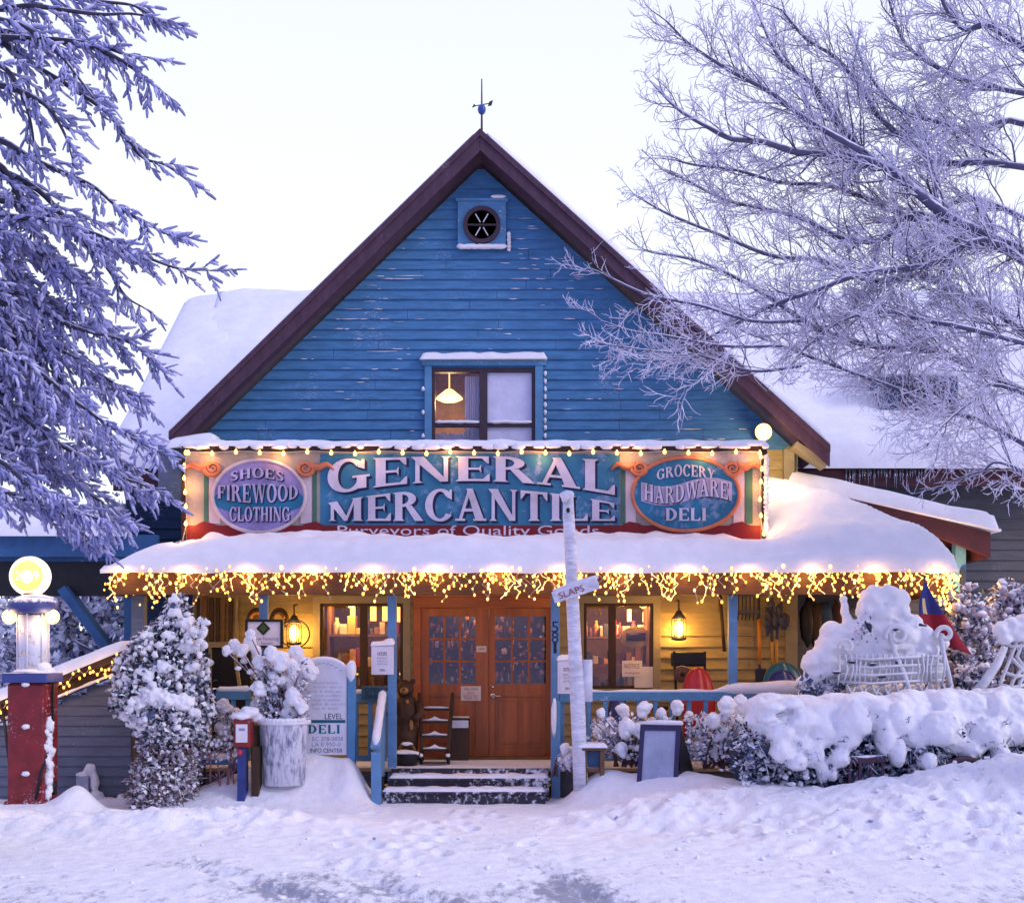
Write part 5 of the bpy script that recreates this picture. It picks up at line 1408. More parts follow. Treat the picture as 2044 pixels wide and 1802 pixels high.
m = MB(); slab(m, (WX(1153,d), d-.1, WZ(1491,d)), (WX(1212,d), d-.1, WZ(1491,d)), (WX(1212,d), d+.24, WZ(1491,d)), (WX(1153,d), d+.24, WZ(1491,d)), .045, 16, 12, .05, .012, 5); m.build('lid_snow', M['snow'], cb, True)

# red and blue coin box on a post
pbx = thing('coin_box', 'red headed coin box with a white card on a blue pedestal left of the planter', 'coin box', (WX(490,13.3), 13.3, .1))
d = 13.3
m = MB(); m.box(WX(469,d), WX(504,d), d-.10, d+.12, WZ(1492,d), WZ(1432,d)); m.build('head', M['red_paint'], pbx, bevel=.03)
m = MB(); m.box(WX(475,d), WX(498,d), d-.108, d-.101, WZ(1480,d), WZ(1444,d)); m.box(WX(481,d), WX(493,d), d-.110, d-.1085, WZ(1457,d), WZ(1452,d), 1); m.build('card', [M['white_paint'], M['ink_soft']], pbx)
m = MB(); m.box(WX(477,d), WX(492,d), d-.09, d+.10, -.05, WZ(1492,d)-.001); m.ell((WX(483,d), d-.1, WZ(1500,d)), (.03,.03,.035), 10, 8, 1); m.build('pedestal', [pm('pedestal_blue', (.03,.05,.20), .5, .25, frost=.2), M['red_plastic']], pbx, bevel=.006)
m = MB(); m.add([(WX(500,d), d+.0, WZ(1450,d)), (WX(511,d), d+.18, WZ(1450,d)), (WX(518,d), d+.2, 0), (WX(503,d), d-.02, 0)], [(0,3,2,1)]); m.box(WX(503,d), WX(516,d), d+.0, d+.19, -.05, WZ(1490,d)); m.build('backboard', M['dark_wood'], pbx)
lumps('head_snow', [((WX(484,d), d+.0, WZ(1429,d)),(.13,.13,.05)),((WX(497,d), d+.02, WZ(1422,d)),(.12,.12,.07)),((WX(508,d), d+.1, WZ(1432,d)),(.08,.1,.06))], M['snow'], pbx, .016, None, .012, 2, .08)

# blue bench by the left porch
bn = thing('low_bench', 'low blue plank bench half buried in snow behind the coin box', 'bench', (WX(430,13.9), 13.9, .1))
d = 13.9
m = MB(); m.box(WX(386,d), WX(478,d), d-.15, d+.2, WZ(1524,d), WZ(1513,d)); m.build('seat', M['blue_trim'], bn, bevel=.006)
for X in (398, 466):
    m = MB(); m.box(WX(X-6,d), WX(X+6,d), d-.12, d+.16, -.05, WZ(1524,d)-.001); m.build('leg', M['navy_siding'], bn, bevel=.005)
m = MB(); slab(m, (WX(384,d), d-.17, WZ(1513,d)), (WX(480,d), d-.17, WZ(1513,d)), (WX(480,d), d+.22, WZ(1513,d)), (WX(384,d), d+.22, WZ(1513,d)), .06, 20, 10, .06, .02, 5); m.build('seat_snow', M['snow'], bn, True)

# ================================================================= things on the porch
# carved bear
bx, by, bz = WX(812, 15.2), 15.2, FZ
kk = 15.2/F
bear = thing('carved_bear', 'dark carved wooden bear statue standing left of the double door', 'statue', (bx, by, bz))
m = MB()
H_ = WZ(1352, 15.2) - bz
m.ell((bx, by, bz+.30*H_), (.155,.15,.34*H_), 16, 12, 0, .15, 1); m.ell((bx, by, bz+.58*H_), (.165,.15,.24*H_), 16, 12, 0, .15, 2)
m.ell((bx-.02, by-.03, bz+.87*H_), (.115,.11,.115), 14, 10, 0, .1, 3); m.ell((bx-.02, by-.14, bz+.85*H_), (.055,.07,.045), 10, 8, 1)
for s in (-1, 1):
    m.ell((bx-.02+s*.095, by, bz+.955*H_), (.038,.025,.04), 10, 8)
    m.tube([(bx+s*.14, by-.03, bz+.70*H_), (bx+s*.19, by-.12, bz+.58*H_), (bx+s*.12, by-.2, bz+.52*H_)], [.065,.055,.045], 10)
    m.ell((bx+s*.09, by-.08, bz+.05), (.09,.13,.06), 12, 8)
m.ell((bx-.02, by-.205, bz+.865*H_), (.016,.012,.014), 8, 6); m.ell((bx+.02, by-.155, bz+.72*H_), (.02,.02,.03), 8, 6, 1); m.ell((bx+.07, by-.15, bz+.45*H_), (.025,.02,.07), 8, 6, 1)
o = m.build('body', [M['bear_wood'], M['bear_tan']], bear, True)
# wooden crate with snow at the bear's feet
cr = thing('snowy_tub', 'dark low tub with a curved handle and snow at the feet of the carved bear', 'tub', (WX(809,14.8), 14.8, FZ))
d = 14.8
m = MB(); m.lathe([(.13, FZ+.001),(.16, FZ+.13),(.165, FZ+.15)], (WX(812,d), d, 0), 18); m.build('tub', M['black'], cr, True)
m = MB(); m.tube([(WX(812,d)+.10*math.cos(R(a)), d, FZ+.17+.10*math.sin(R(a))) for a in range(0, 181, 15)], .016, 7); m.build('handle', M['brown_wood'], cr, True)
lumps('tub_snow', [((WX(806,d), d, FZ+.155),(.15,.13,.04)),((WX(824,d), d-.02, FZ+.15),(.09,.1,.035)),((WX(812,d), d, FZ+.27),(.08,.03,.025))], M['snow'], cr, .014, None, .012, 2, .08)
# hand truck
ht = thing('hand_truck', 'antique wooden hand truck with snow on its cross bars leaning by the door', 'hand truck', (WX(868,15.2), 15.2, FZ))
d = 15.3
m = MB()
for s in (-1, 1):
    m.bar((WX(868+s*34,d), d+.2, WZ(1385,d)), (WX(868+s*25,d-.4), d-.35, FZ+.06), .045, .06)
m.build('side_rail', M['dark_wood'], ht, bevel=.005)
for i, y in enumerate((1410, 1435, 1464, 1491)):
    f_ = i/3; yy = d + .12 - .42*f_; w = 31 - 5*f_
    m = MB(); m.box(WX(868-w,yy), WX(868+w,yy), yy-.05, yy+.0, WZ(y+3,yy)-.03, WZ(y+3,yy)); cbx = m.build('cross_bar', M['dark_wood'], ht, bevel=.004)
    m = MB(); xx = WX(868,yy); zz = WZ(y+3,yy); ww = WX(868+w-3,yy)-xx
    m.tube([(xx-ww, yy-.03, zz+.008), (xx-ww*.4, yy-.03, zz+.012), (xx, yy-.03, zz+(.03 if i else .012)), (xx+ww*.4, yy-.03, zz+.012), (xx+ww, yy-.03, zz+.008)], [.008,.014,.03 if i else .014,.014,.008], 8); m.build('bar_snow', M['snow'], cbx, True)
for s in (-1, 1):
    m = MB(); m.lathe([(.085,-.02),(.09,-.015),(.09,.015),(.085,.02)], (WX(868+s*27,14.95), 14.95, FZ+.09), 20, axis='X'); w_ = m.build('wheel', M['black'], ht, True)
    m = MB(); m.ell((WX(868+s*27,14.95)-.0, 14.86, FZ+.12), (.03,.02,.025), 8, 6); m.build('wheel_snow', M['snow'], w_, True)
m = MB(); m.box(WX(845,14.9), WX(891,14.9), 14.78, 14.93, FZ+.02, FZ+.035); m.build('toe_plate', M['metal_dark'], ht)
# litter bin
bi = thing('litter_bin', 'dark square litter bin with a pale label band against the left door leaf', 'bin', (WX(916,15.6), 15.6, FZ))
d = 15.55
m = MB(); x0_, x1_ = WX(897,d), WX(937,d); m.box(x0_+.01, x1_-.01, d-.02, d+.26, FZ+.001, WZ(1450,d)); m.box(x0_, x1_, d-.03, d+.27, WZ(1450,d)+.001, WZ(1432,d)); m.build('bin_body', M['dark_wood'], bi, bevel=.012)
m = MB(); m.box(x0_+.012, x1_-.012, d-.038, d-.031, WZ(1452,d), WZ(1437,d)); m.build('label_band', M['ribbon'] if 'ribbon' in M else M['white_board'], bi)
m = MB(); m.tube([(x0_, d, WZ(1431,d)), (x1_, d, WZ(1431,d))], .012, 6); m.build('lid_snow', M['snow'], bi, True)

# sleds
def sled(X, W_, Y0, Y1, d, matn, label, depth=.10, lean=.12):
    t = thing('plastic_sled', label, 'sled', (WX(X,d), d, FZ), 'plastic sleds stood up on the porch')
    m = MB(); z0_, z1_ = WZ(Y1,d), WZ(Y0,d); H = z1_-z0_; nu, nv = 16, 22; hw = W_*d/F/2
    for side in (0, 1):
        vs_ = []
        for j in range(nv+1):
            v = j/nv
            w = hw * (1 if v < .45 else math.sqrt(max(0.0, 1-((v-.45)/.55)**2.2)))
            w = w*(1-.12*(1-v)) + .004
            for i in range(nu+1):
                u = -1+2*i/nu
                dish = depth * (1-u*u) * (.45+.55*math.sin(math.pi*min(1, v*1.05+.05))) + .012*math.cos(u*9)*(1-abs(u))
                vs_.append((WX(X,d)+u*w, d - dish + lean*v + side*.012, z0_+v*H))
        n_ = nu+1
        m.add(vs_, [(j*n_+i, j*n_+i+1, (j+1)*n_+i+1, (j+1)*n_+i) for j in range(nv) for i in range(nu)])
    m.build('hull', M[matn], t, True)
    m = MB(); rim = []
    for j in range(nv+1):
        v = j/nv; w = hw*(1 if v < .45 else math.sqrt(max(0.0, 1-((v-.45)/.55)**2.2))); w = w*(1-.12*(1-v))+.004; rim.append((w, v))
    pts = [(WX(X,d)-w, d+lean*v, z0_+v*H) for w, v in rim] + [(WX(X,d)+w, d+lean*v, z0_+v*H) for w, v in reversed(rim)]
    m.tube(pts, .014, 6); m.build('rim', M[matn], t, True)
    return t
sled(1396, 66, 1333, 1470, 14.85, 'red_plastic', 'red plastic sled standing on end behind the porch railing')
sled(1566, 84, 1322, 1440, 15.0, 'teal_plastic', 'teal plastic sled stood on end behind the blue one')
sled(1566, 70, 1338, 1440, 14.86, 'blue_plastic', 'dark blue plastic sled nested in front of the teal one')
sled(1235, 40, 1385, 1490, 14.9, 'blue_plastic', 'narrow blue sled half seen between the balusters under the right shop window')
# black trolley beside the red sled
tr = thing('black_cart', 'black box framed cart standing against the wall beside the red sled', 'cart', (WX(1372,15.5), 15.5, FZ))
d = 15.5
m = MB(); m.box(WX(1342,d), WX(1407,d), d-.1, d+.2, WZ(1330,d), WZ(1301,d)); m.build('box', M['black'], tr, bevel=.03)
m = MB(); m.bar((WX(1344,d), d-.08, WZ(1300,d)), (WX(1354,d), d-.08, FZ), .03, .03); m.bar((WX(1405,d), d-.08, WZ(1300,d)), (WX(1405,d), d-.08, FZ), .03, .03); m.build('leg', M['black'], tr)
m = MB(); m.lathe([(.10,-.03),(.11,-.02),(.11,.02),(.10,.03)], (WX(1358,d), d-.16, WZ(1345,d)), 18, axis='Y'); m.lathe([(.03,-.035),(.03,.035)], (WX(1358,d), d-.16, WZ(1345,d)), 12, 1, axis='Y'); m.build('reel', [M['brown'], M['black']], tr, True)
# tools on the wall
d = 15.8
def tool(name, label, hx0, hy0, hx1, hy1, hmat, head):
    t = thing(name, label, name.replace('_', ' '), P(hx1, hy1, d), 'tools hung on the porch wall')
    m = MB(); m.tube([P(hx0, hy0, d), P(hx1, hy1, d)], .024, 8); m.build('handle', M[hmat], t, True)
    m = MB(); head(m); m.build('head', M['metal_dark'], t)
    return t
def h_shovel(m):
    c = P(1518, 1352, d); m.prism([(c.x-.07,c.z+.12),(c.x+.07,c.z+.12),(c.x+.075,c.z-.06),(c.x,c.z-.15),(c.x-.075,c.z-.06)], d-.03, d-.01); m.tube([P(1516,1325,d), P(1518,1345,d)], .018, 6)
    m.tube([P(1515,1180,d), P(1515,1235,d)], .016, 6); m.box(P(1515,0,d).x-.06, P(1515,0,d).x+.06, d-.01, d+.02, WZ(1188,d), WZ(1180,d))
tool('shovel', 'orange handled shovel hung between the porch post and the black loppers', 1515, 1235, 1517, 1322, 'orange_wood', h_shovel)
def h_lop(m):
    for i in range(9):
        c = P(1546 + rg.uniform(-16, 16), 1228 + rg.uniform(-26, 26), d); m.ell((c.x, d-.03-.01*i, c.z), (rg.uniform(.04,.09), .02, rg.uniform(.05,.12)), 8, 6, 0, .5, i)
    m.tube([P(1540,1240,d), P(1541,1280,d)], .02, 6); m.tube([P(1553,1240,d), P(1551,1280,d)], .02, 6)
rg = random.Random(77)
tool('loppers', 'pair of yellow handled loppers with a black bundle above on the wall', 1541, 1280, 1543, 1330, 'yellow_wood', h_lop)
t = bpy.data.objects['loppers']
m = MB(); m.tube([P(1550,1276,d), P(1549,1330,d)], .024, 8); m.build('handle', M['yellow_wood'], t, True)
def h_rake(m):
    z = WZ(1228, d); x0_, x1_ = WX(1466, d), WX(1512, d)
    for i in range(7):
        x = x0_ + (x1_-x0_)*i/6; m.tube([(x, d-.02, WZ(1188,d)), (x, d-.03, WZ(1222,d)), (x-.02, d-.07, WZ(1238,d))], .009, 5)
    m.box(x0_-.02, x1_+.02, d-.04, d-.0, WZ(1226,d), WZ(1218,d)); m.box(x0_-.02, x1_+.02, d-.035, d-.0, WZ(1190,d), WZ(1186,d))
tool('hay_rake', 'black many tined rake head hung right of the blue porch post', 1489, 1150, 1489, 1188, 'dark_wood', h_rake)
def h_scythe(m): m.tube([P(1440,1195,d), P(1432,1178,d), P(1415,1172,d), P(1395,1176,d)], [.02,.022,.018,.005], 6)
tool('scythe', 'dark scythe with a curved blade hung between lantern and porch post', 1437, 1188, 1446, 1300, 'dark_wood', h_scythe)
def collar(X, label, orange):
    t = thing('horse_collar', label, 'horse collar', P(X, 1225, 15.8), 'old horse collars on the left porch wall')
    m = MB(); c = P(X, 1238, 15.8); m.tube([(c.x+.10*math.cos(R(a)), 15.82, c.z+.14*math.sin(R(a))) for a in range(-40, 221, 13)], .032, 8); m.build('pad', M['dark_wood'], t, True)
    m = MB(); m.tube([(c.x+.075*math.cos(R(a)), 15.79, c.z-.01+.105*math.sin(R(a))) for a in range(20, 161, 10)], .022, 8); m.build('rim', M['orange_wood'] if orange else M['brown_wood'], t, True)
collar(511, 'dark horse collar with an orange rim, left of the thin porch post', True)
collar(557, 'dark horse collar with a brown rim, right of the thin porch post', False)
# screen door and boards at the far left of the porch
sd_ = thing('wooden_screen', 'dark wooden screen with pale slats leaning on the left porch wall', 'screen', (WX(440,15.7), 15.7, FZ))
m = MB(); d = 15.75; m.box(WX(392,d), WX(500,d), d, d+.05, FZ, WZ(1292,d)); m.build('panel', M['black'], sd_)
m = MB(); m.box(WX(388,d), WX(503,d), d-.06, d+.06, WZ(1292,d)+.001, WZ(1281,d)); m.box(WX(418,d), WX(423,d), d-.05, d-.001, FZ, WZ(1292,d)); m.bar(P(468,1300,d-.08), P(480,1380,d-.08), .04, .04); m.build('slat', M['cream_trim'], sd_)
pw = thing('plank_stack', 'upright planks and poles stacked in the left corner of the porch', 'planks', (WX(425,15.7), 15.7, FZ))
rg = random.Random(9)
for i in range(7):
    m = MB(); x = WX(388 + i*13, 15.7); m.bar((x, 15.9, WZ(1188+rg.uniform(0,10),15.8)), (x+rg.uniform(-.03,.03), 15.82-.02*i%.06, FZ), rg.uniform(.03,.07), .03); m.build('plank', rg.choice((M['brown_wood'], M['cream_trim'], M['dark_wood'])), pw)
# deep end of the porch on the right: dark clutter
cl_ = thing('hanging_coats', 'dark coats and nets hanging in the recess at the right end of the porch', 'coats', (WX(1640,16.2), 16.2, 1.5))
for i in range(4):
    m = MB(); c = P(1612 + i*20, 1240 + 8*(i%2), 16.1); m.ell((c.x, 16.1, c.z), (.10,.06,.30), 12, 10, 0, .4, i); m.build('coat', (M['black'], M['dark_wood'], M['navy_siding'], M['maroon'])[i], cl_, True)
m = MB(); m.tube([P(1600,1186,16.1), P(1690,1186,16.1)], .015, 6); m.build('rail', M['dark_wood'], cl_)
ob = thing('orange_toolbox', 'orange and black toolbox behind the balusters under the right shop window', 'toolbox', (WX(1313,15), 15, FZ))
m = MB(); d = 15.0; m.box(WX(1302,d), WX(1330,d), d-.1, d+.15, WZ(1432,d), WZ(1417,d)); m.box(WX(1300,d), WX(1332,d), d-.1, d+.15, WZ(1416,d), WZ(1408,d), 1); m.box(WX(1300,d), WX(1332,d), d-.11, d+.16, FZ, WZ(1433,d), 1); m.build('case', [M['orange_wood'], M['black']], ob, bevel=.008)

# ================================================================= flag
fd = 14.05
fg = thing('draped_flag', 'drooping blue and red flag on a thin pole behind the snowy sleigh', 'flag', P(1850, 1400, fd))
m = MB(); m.tube([P(1846,1148,fd), P(1850,1405,fd)], [.012,.016], 7); m.build('flagpole', M['metal_dark'], fg, True)
m = MB(); nu, nv = 14, 40; vs_ = []
for j in range(nv+1):
    v = j/nv
    yl = 1160 + 95*v + (18*v if v > .5 else 0); yr = 1160 + 147*v
    xl_ = 1846 - 12*math.sin(math.pi*min(1, v*1.1)) + 10*max(0, v-.6); xr_ = 1848 + 92*v**1.15
    yl = 1160 + 120*v
    for i in range(nu+1):
        u = i/nu
        X = xl_ + (xr_-xl_)*u; Y = yl + (yr-yl)*u**1.3
        vs_.append(P(X, Y, fd - .03 - .05*math.sin(u*7+v*3)*v))
fs_ = [(j*(nu+1)+i, j*(nu+1)+i+1, (j+1)*(nu+1)+i+1, (j+1)*(nu+1)+i) for j in range(nv) for i in range(nu)]
m.add(vs_, fs_)
m.m = [2 if (abs((j+.5)/nv-.40) < .13 and abs((i+.5)/nu-.22) < .06) else (0 if (j+.5)/nv < .50+.10*(.5-(i+.5)/nu) else 1) for j in range(nv) for i in range(nu)]
fo = m.build('cloth', [M['flag_blue'], M['flag_red'], M['flag_white']], fg, True)
so = fo.modifiers.new('thick', 'SOLIDIFY'); so.thickness = .006
# ================================================================= snowy sleigh and wire frame
d = 13.75
sg = thing('snowy_sleigh', 'ornate white iron sleigh heaped with thick frosted snow behind the hedge', 'sleigh', (WX(1750,d), d, .9))
def pd(X, Y, dy=0.0): return Vector(P(X, Y, d + dy))
m = MB()
def curl(X, Y, r, a0, turns, dy=-.25, rad=.022, s=1):
    pts = []
    n_ = int(26*turns)
    for i in range(n_+1):
        a = R(a0) + s*i/n_*turns*2*math.pi; rr = r*(1-.72*i/n_); c = pd(X, Y, dy)
        pts.append((c.x+rr*math.cos(a), c.y, c.z+rr*math.sin(a)))
    m.tube(pts, rad, 6)
curl(1790, 1268, .13, 200, 1.2, -.3, .03, -1); curl(1886, 1266, .10, 200, 1.1, -.2, .03, -1); curl(1690, 1290, .09, 200, 1.1, -.3, .02, -1)
m.tube([pd(1775,1262,-.3), pd(1786,1300,-.3), pd(1805,1345,-.3), pd(1822,1398,-.3)], .026, 7)
m.tube([pd(1878,1270,-.2), pd(1882,1300,-.2), pd(1893,1345,-.2), pd(1903,1395,-.2)], .030, 7)
for y in (1312, 1328, 1344, 1360):
    m.tube([pd(1672, y, -.25), pd(1740, y+4, -.3), pd(1800, y, -.32), pd(1886, y-3, -.2)], .015, 6)
rg = random.Random(6)
for i in range(20):
    x = 1676 + i*11; m.tube([pd(x, 1306, -.27), pd(x+6*math.sin(i), 1336, -.29), pd(x-4, 1366, -.27)], .013, 5)
for i in range(9):
    x = 1690 + i*24; m.tube([pd(x, 1366, -.27), pd(x+10, 1384, -.3), pd(x+20, 1400, -.27)], .014, 5); m.tube([pd(x+20, 1366, -.25), pd(x+10, 1384, -.28), pd(x-4, 1402, -.25)], .014, 5)
for i in range(5):
    x = 1710 + i*40; c = pd(x, 1400, -.28); m.tube([(c.x+.1*math.cos(R(a)), c.y, c.z-.02+.12*math.sin(R(a))) for a in range(0, 181, 15)], .014, 5)
m.build('iron_frame', M['wire_white'], sg, True)
L = [((1742,1196),(.15,.20,.16)),((1785,1200),(.16,.20,.17)),((1730,1215),(.13,.18,.14)),((1765,1190),(.16,.2,.12)),((1795,1215),(.12,.16,.13)),((1762,1225),(.2,.2,.12)),
     ((1683,1196),(.05,.06,.055)),((1686,1215),(.045,.06,.09)),((1692,1240),(.06,.08,.12)),((1699,1262),(.09,.12,.11)),
     ((1662,1262),(.14,.16,.14)),((1678,1285),(.20,.22,.18)),((1716,1275),(.18,.22,.24)),((1738,1258),(.15,.2,.16)),((1765,1275),(.24,.26,.24)),((1800,1268),(.20,.26,.20)),((1818,1240),(.12,.16,.09)),((1836,1268),(.15,.2,.13)),((1858,1280),(.12,.15,.08)),((1880,1284),(.08,.11,.09)),((1846,1296),(.18,.2,.12)),
     ((1650,1290),(.14,.2,.13)),((1632,1308),(.13,.18,.10)),((1618,1326),(.12,.18,.12)),((1652,1325),(.2,.2,.17)),((1628,1350),(.14,.18,.11)),((1602,1362),(.08,.14,.08)),
     ((1700,1345),(.24,.12,.16)),((1760,1340),(.24,.12,.16)),((1815,1342),(.22,.12,.15)),((1862,1340),(.16,.12,.14)),((1735,1310),(.34,.22,.09)),((1815,1314),(.22,.22,.08)),((1858,1318),(.18,.2,.06)),((1720,1350),(.28,.18,.05)),((1795,1354),(.24,.18,.04)),((1650,1372),(.12,.16,.07)),((1605,1385),(.07,.12,.07))]
lumps('heaped_snow', [(tuple(pd(*c)), r) for c, r in L], M['snow'], sg, .02, None, .045, 2, .11)
m = MB()
leaves(m, 260, lambda g: pd(g.uniform(1596,1690), g.uniform(1352,1400), g.uniform(-.25,.1)), .075, (0, 1, 1), rg)
leaves(m, 60, lambda g: pd(g.gauss(1722,12), g.gauss(1258,14), -.26), .05, (2, 2, 1), rg)
m.build('frozen_leaves', [M['leaf_dark'], M['leaf_blue'], M['leaf_frost']], sg)
m = MB()
m.tube([pd(1728,1238,-.30), pd(1735,1250,-.31), pd(1738,1262,-.30)], [.02,.035,.01], 8); m.tube([pd(1778,1250,-.28), pd(1786,1257,-.28), pd(1800,1253,-.28)], [.01,.02,.006], 6); m.tube([pd(1835,1246,-.2), pd(1850,1249,-.2)], [.02,.008], 6)
for X, Y in ((1700,1321),(1742,1326),(1760,1350),(1795,1322),(1670,1342)): m.ell(pd(X, Y, -.30), (.05,.02,.02), 8, 6, 0, .4, X)
m.build('painted_gap_shade', M['leaf_dark'], sg, True)  # dark blobs stand in for the shade inside gaps in the snow

d = 13.5
wf = thing('wire_reindeer_frame', 'white wire lattice figure capped with snow at the right edge of the yard', 'wire figure', (WX(2010,d), d, .9))
m = MB()
m.tube([pd(1935,1396), pd(1965,1362), pd(1990,1325), pd(2006,1290)], [.05,.055,.05,.04], 8)
for ln in ([(1992,1392),(1998,1360),(2010,1330),(2022,1300),(2030,1280)], [(2010,1388),(2024,1355),(2040,1335),(2056,1300)], [(2030,1390),(2036,1362),(2050,1340)], [(2000,1340),(2030,1350),(2060,1345)], [(1996,1366),(2020,1372),(2050,1366)], [(2016,1310),(2036,1330),(2052,1352)], [(1990,1275),(2020,1290),(2060,1288)], [(2040,1285),(2030,1310),(2044,1332)], [(1985,1272),(2010,1262),(2060,1262)]):
    m.tube([pd(*q) for q in ln], .020, 6)
m.build('wire_lattice', M['wire_white'], wf, True)
lumps('snow_cap', [(tuple(pd(*c)), r) for c, r in (((1998,1255),(.10,.12,.09)),((2022,1250),(.14,.14,.10)),((2050,1242),(.16,.16,.12)),((2080,1240),(.2,.2,.16)),((2005,1275),(.09,.1,.07)),((2035,1270),(.12,.1,.06)),((2014,1386),(.16,.12,.05)))], M['snow'], wf, .02, None, .03, 2, .1)

# ================================================================= snow laden hedge
d = 12.85
hd = thing('snowy_hedge', 'low juniper hedge bowed under a thick cap of snow at the right', 'hedge', (WX(1760,d), d, .3))
rg = random.Random(31)
B = []
for i in range(30):
    X = 1530 + i*19.0
    Y = 1418 - 14*sstep(1500, 2044, X) + rg.uniform(-5, 5)
    B.append((tuple(pd(X, Y, rg.uniform(-.05, .25))), (.24, .36, .16))); B.append((tuple(pd(X, Y+26, rg.uniform(-.20, -.10))), (.24, .24, .15)))
for i in range(26):
    X = 1520 + i*22; Y = 1440 + rg.uniform(-14, 14) - 12*sstep(1600, 2044, X)
    B.append((tuple(pd(X, Y-8, -.12 + rg.uniform(-.10, .06))), (rg.uniform(.10,.18), .20, rg.uniform(.08,.17))))
for X, Y, rx, rz in ((1600,1482,.13,.10),(1660,1545,.05,.07),(1585,1490,.10,.07),(1560,1462,.16,.12),(1600,1440,.16,.14),(1640,1462,.14,.18),(1690,1470,.16,.16),(1705,1440,.18,.2),(1765,1470,.10,.22),(1790,1440,.14,.2),(1790,1500,.09,.16),(1830,1470,.14,.12),(1880,1455,.2,.2),(1905,1480,.16,.16),(1940,1492,.14,.12),(1975,1465,.2,.18),(2020,1455,.2,.2),(1930,1510,.06,.12),(1560,1500,.14,.12),(1590,1520,.12,.10),(1625,1505,.10,.16),(1640,1535,.06,.14),(1676,1512,.11,.10),(1850,1520,.10,.10),(1996,1505,.10,.10),(1540,1412,.14,.06),(1575,1404,.16,.06),(1530,1435,.12,.06)):
    B.append((tuple(pd(X, Y, -.36 + rg.uniform(-.06, .06))), (rx, .16, rz)))
cap = lumps('snow_cap', B, M['snow'], hd, .020, None, .05, 4, .24)
tx = bpy.data.textures.new('cap_grain', 'CLOUDS'); tx.noise_scale = .05; tx.noise_depth = 2; dm = cap.modifiers.new('grain', 'DISPLACE'); dm.texture = tx; dm.strength = .025; dm.texture_coords = 'LOCAL'
m = MB()
def hs(g):
    X = g.uniform(1472, 2080); Y = g.triangular(1428, 1585, 1515)
    if X < 1530: Y = g.uniform(1460, 1570)
    return pd(X, Y, g.uniform(-.30, .25))
for _ in range(1500):
    c = hs(rg); a = Vector((rg.uniform(-.7,.7), rg.uniform(-.8,.1), rg.uniform(-.6,.5))).normalized()
    mi = rg.choice((0,1,1,1,2,2)) if c.x < 3.3 else rg.choice((0,0,1,1,2))
    for q in range(7):
        t = q/6; p = c + a*.16*t; sp = Vector((rg.gauss(0,1), rg.gauss(0,1), rg.gauss(0,1))).normalized()*.045
        m.add([p, p+a*.035+sp, p+a*.07+sp*.5, p+a*.03], [(0,1,2,3)], mi)
m.build('foliage', [M['leaf_dark'], M['leaf_blue'], M['leaf_frost']], hd)
m = MB()
for i in range(420):
    c = hs(rg); s_ = rg.uniform(.012, .045); m.ell((c.x, c.y - .08, c.z), (s_*rg.uniform(.8,1.7), s_, s_*rg.uniform(.6,1.1)), 8, 6, 0, .8, i)
m.build('snow_clots', M['snow'], hd, True, kind='stuff')
m = MB()
for _ in range(170):
    p = pd(rg.uniform(1500, 2060), rg.triangular(1420, 1540, 1500), -.30); dv = Vector((rg.gauss(0,.35), -rg.uniform(.4,1), rg.uniform(-.7,.35))).normalized() * rg.uniform(.16, .34)
    m.tube([p, p + dv*.6, p + dv + Vector((0,0,-.02))], [.006,.005,.002], 4, rg.choice((0,1)))
    for q_ in range(3):
        a = p + dv * rg.uniform(.6, .95); m.tube([a, a + Vector((rg.gauss(0,.03), rg.gauss(0,.02), rg.gauss(0,.025)))], [.004,.0015], 4, 1)
m.build('poking_sprigs', [M['leaf_dark'], M['leaf_blue']], hd, kind='stuff')
m = MB()
for _ in range(60):
    c = hs(rg); a = c + Vector((rg.uniform(-.15,.15), rg.uniform(.1,.3), -rg.uniform(.1,.3))); m.tube([c, (a+c)/2 + Vector((.03,0,-.03)), a], [.006,.010,.014], 5)
m.build('stems', M['stem'], hd, True)
# dark core so that the hedge is not see-through
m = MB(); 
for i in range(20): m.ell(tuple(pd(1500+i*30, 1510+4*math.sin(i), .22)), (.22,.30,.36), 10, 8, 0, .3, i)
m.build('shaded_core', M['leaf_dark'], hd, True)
# broken chair back and old wheel half buried
d = 12.4
ch = thing('buried_chair', 'purplish slatted wooden chair back half buried in snow below the hedge', 'chair', (WX(1727,d), d, .35))
m = MB(); m.bar(pd(1692,1517), pd(1768,1514), .03, .07); m.build('top_rail', M['rake'], ch, bevel=.006)
for X in (1697, 1717, 1739, 1762):
    m = MB(); m.bar(pd(X,1521), pd(X-2,1590), .032, .032); m.build('slat', M['rake'], ch, bevel=.005)
m = MB(); m.tube([pd(1690,1512,-.0), pd(1730,1510), pd(1770,1508)], [.01,.02,.01], 8); m.build('rail_snow', M['snow'], ch, True)
wh = thing('old_wheel', 'old wooden wagon wheel rim leaning half buried under the hedge', 'wheel', pd(1925,1590))
m = MB(); c = pd(1925, 1590)
m.tube([(c.x+.30*math.cos(R(a)), c.y-.02, c.z+.40*math.sin(R(a))) for a in range(-10, 191, 8)], .035, 8); m.build('rim', M['rake'], wh, True)
m = MB(); m.tube([pd(1960,1520,-.06), pd(1984,1575,-.1)], .018, 7); m.build('spoke', M['orange_wood'], wh, True)

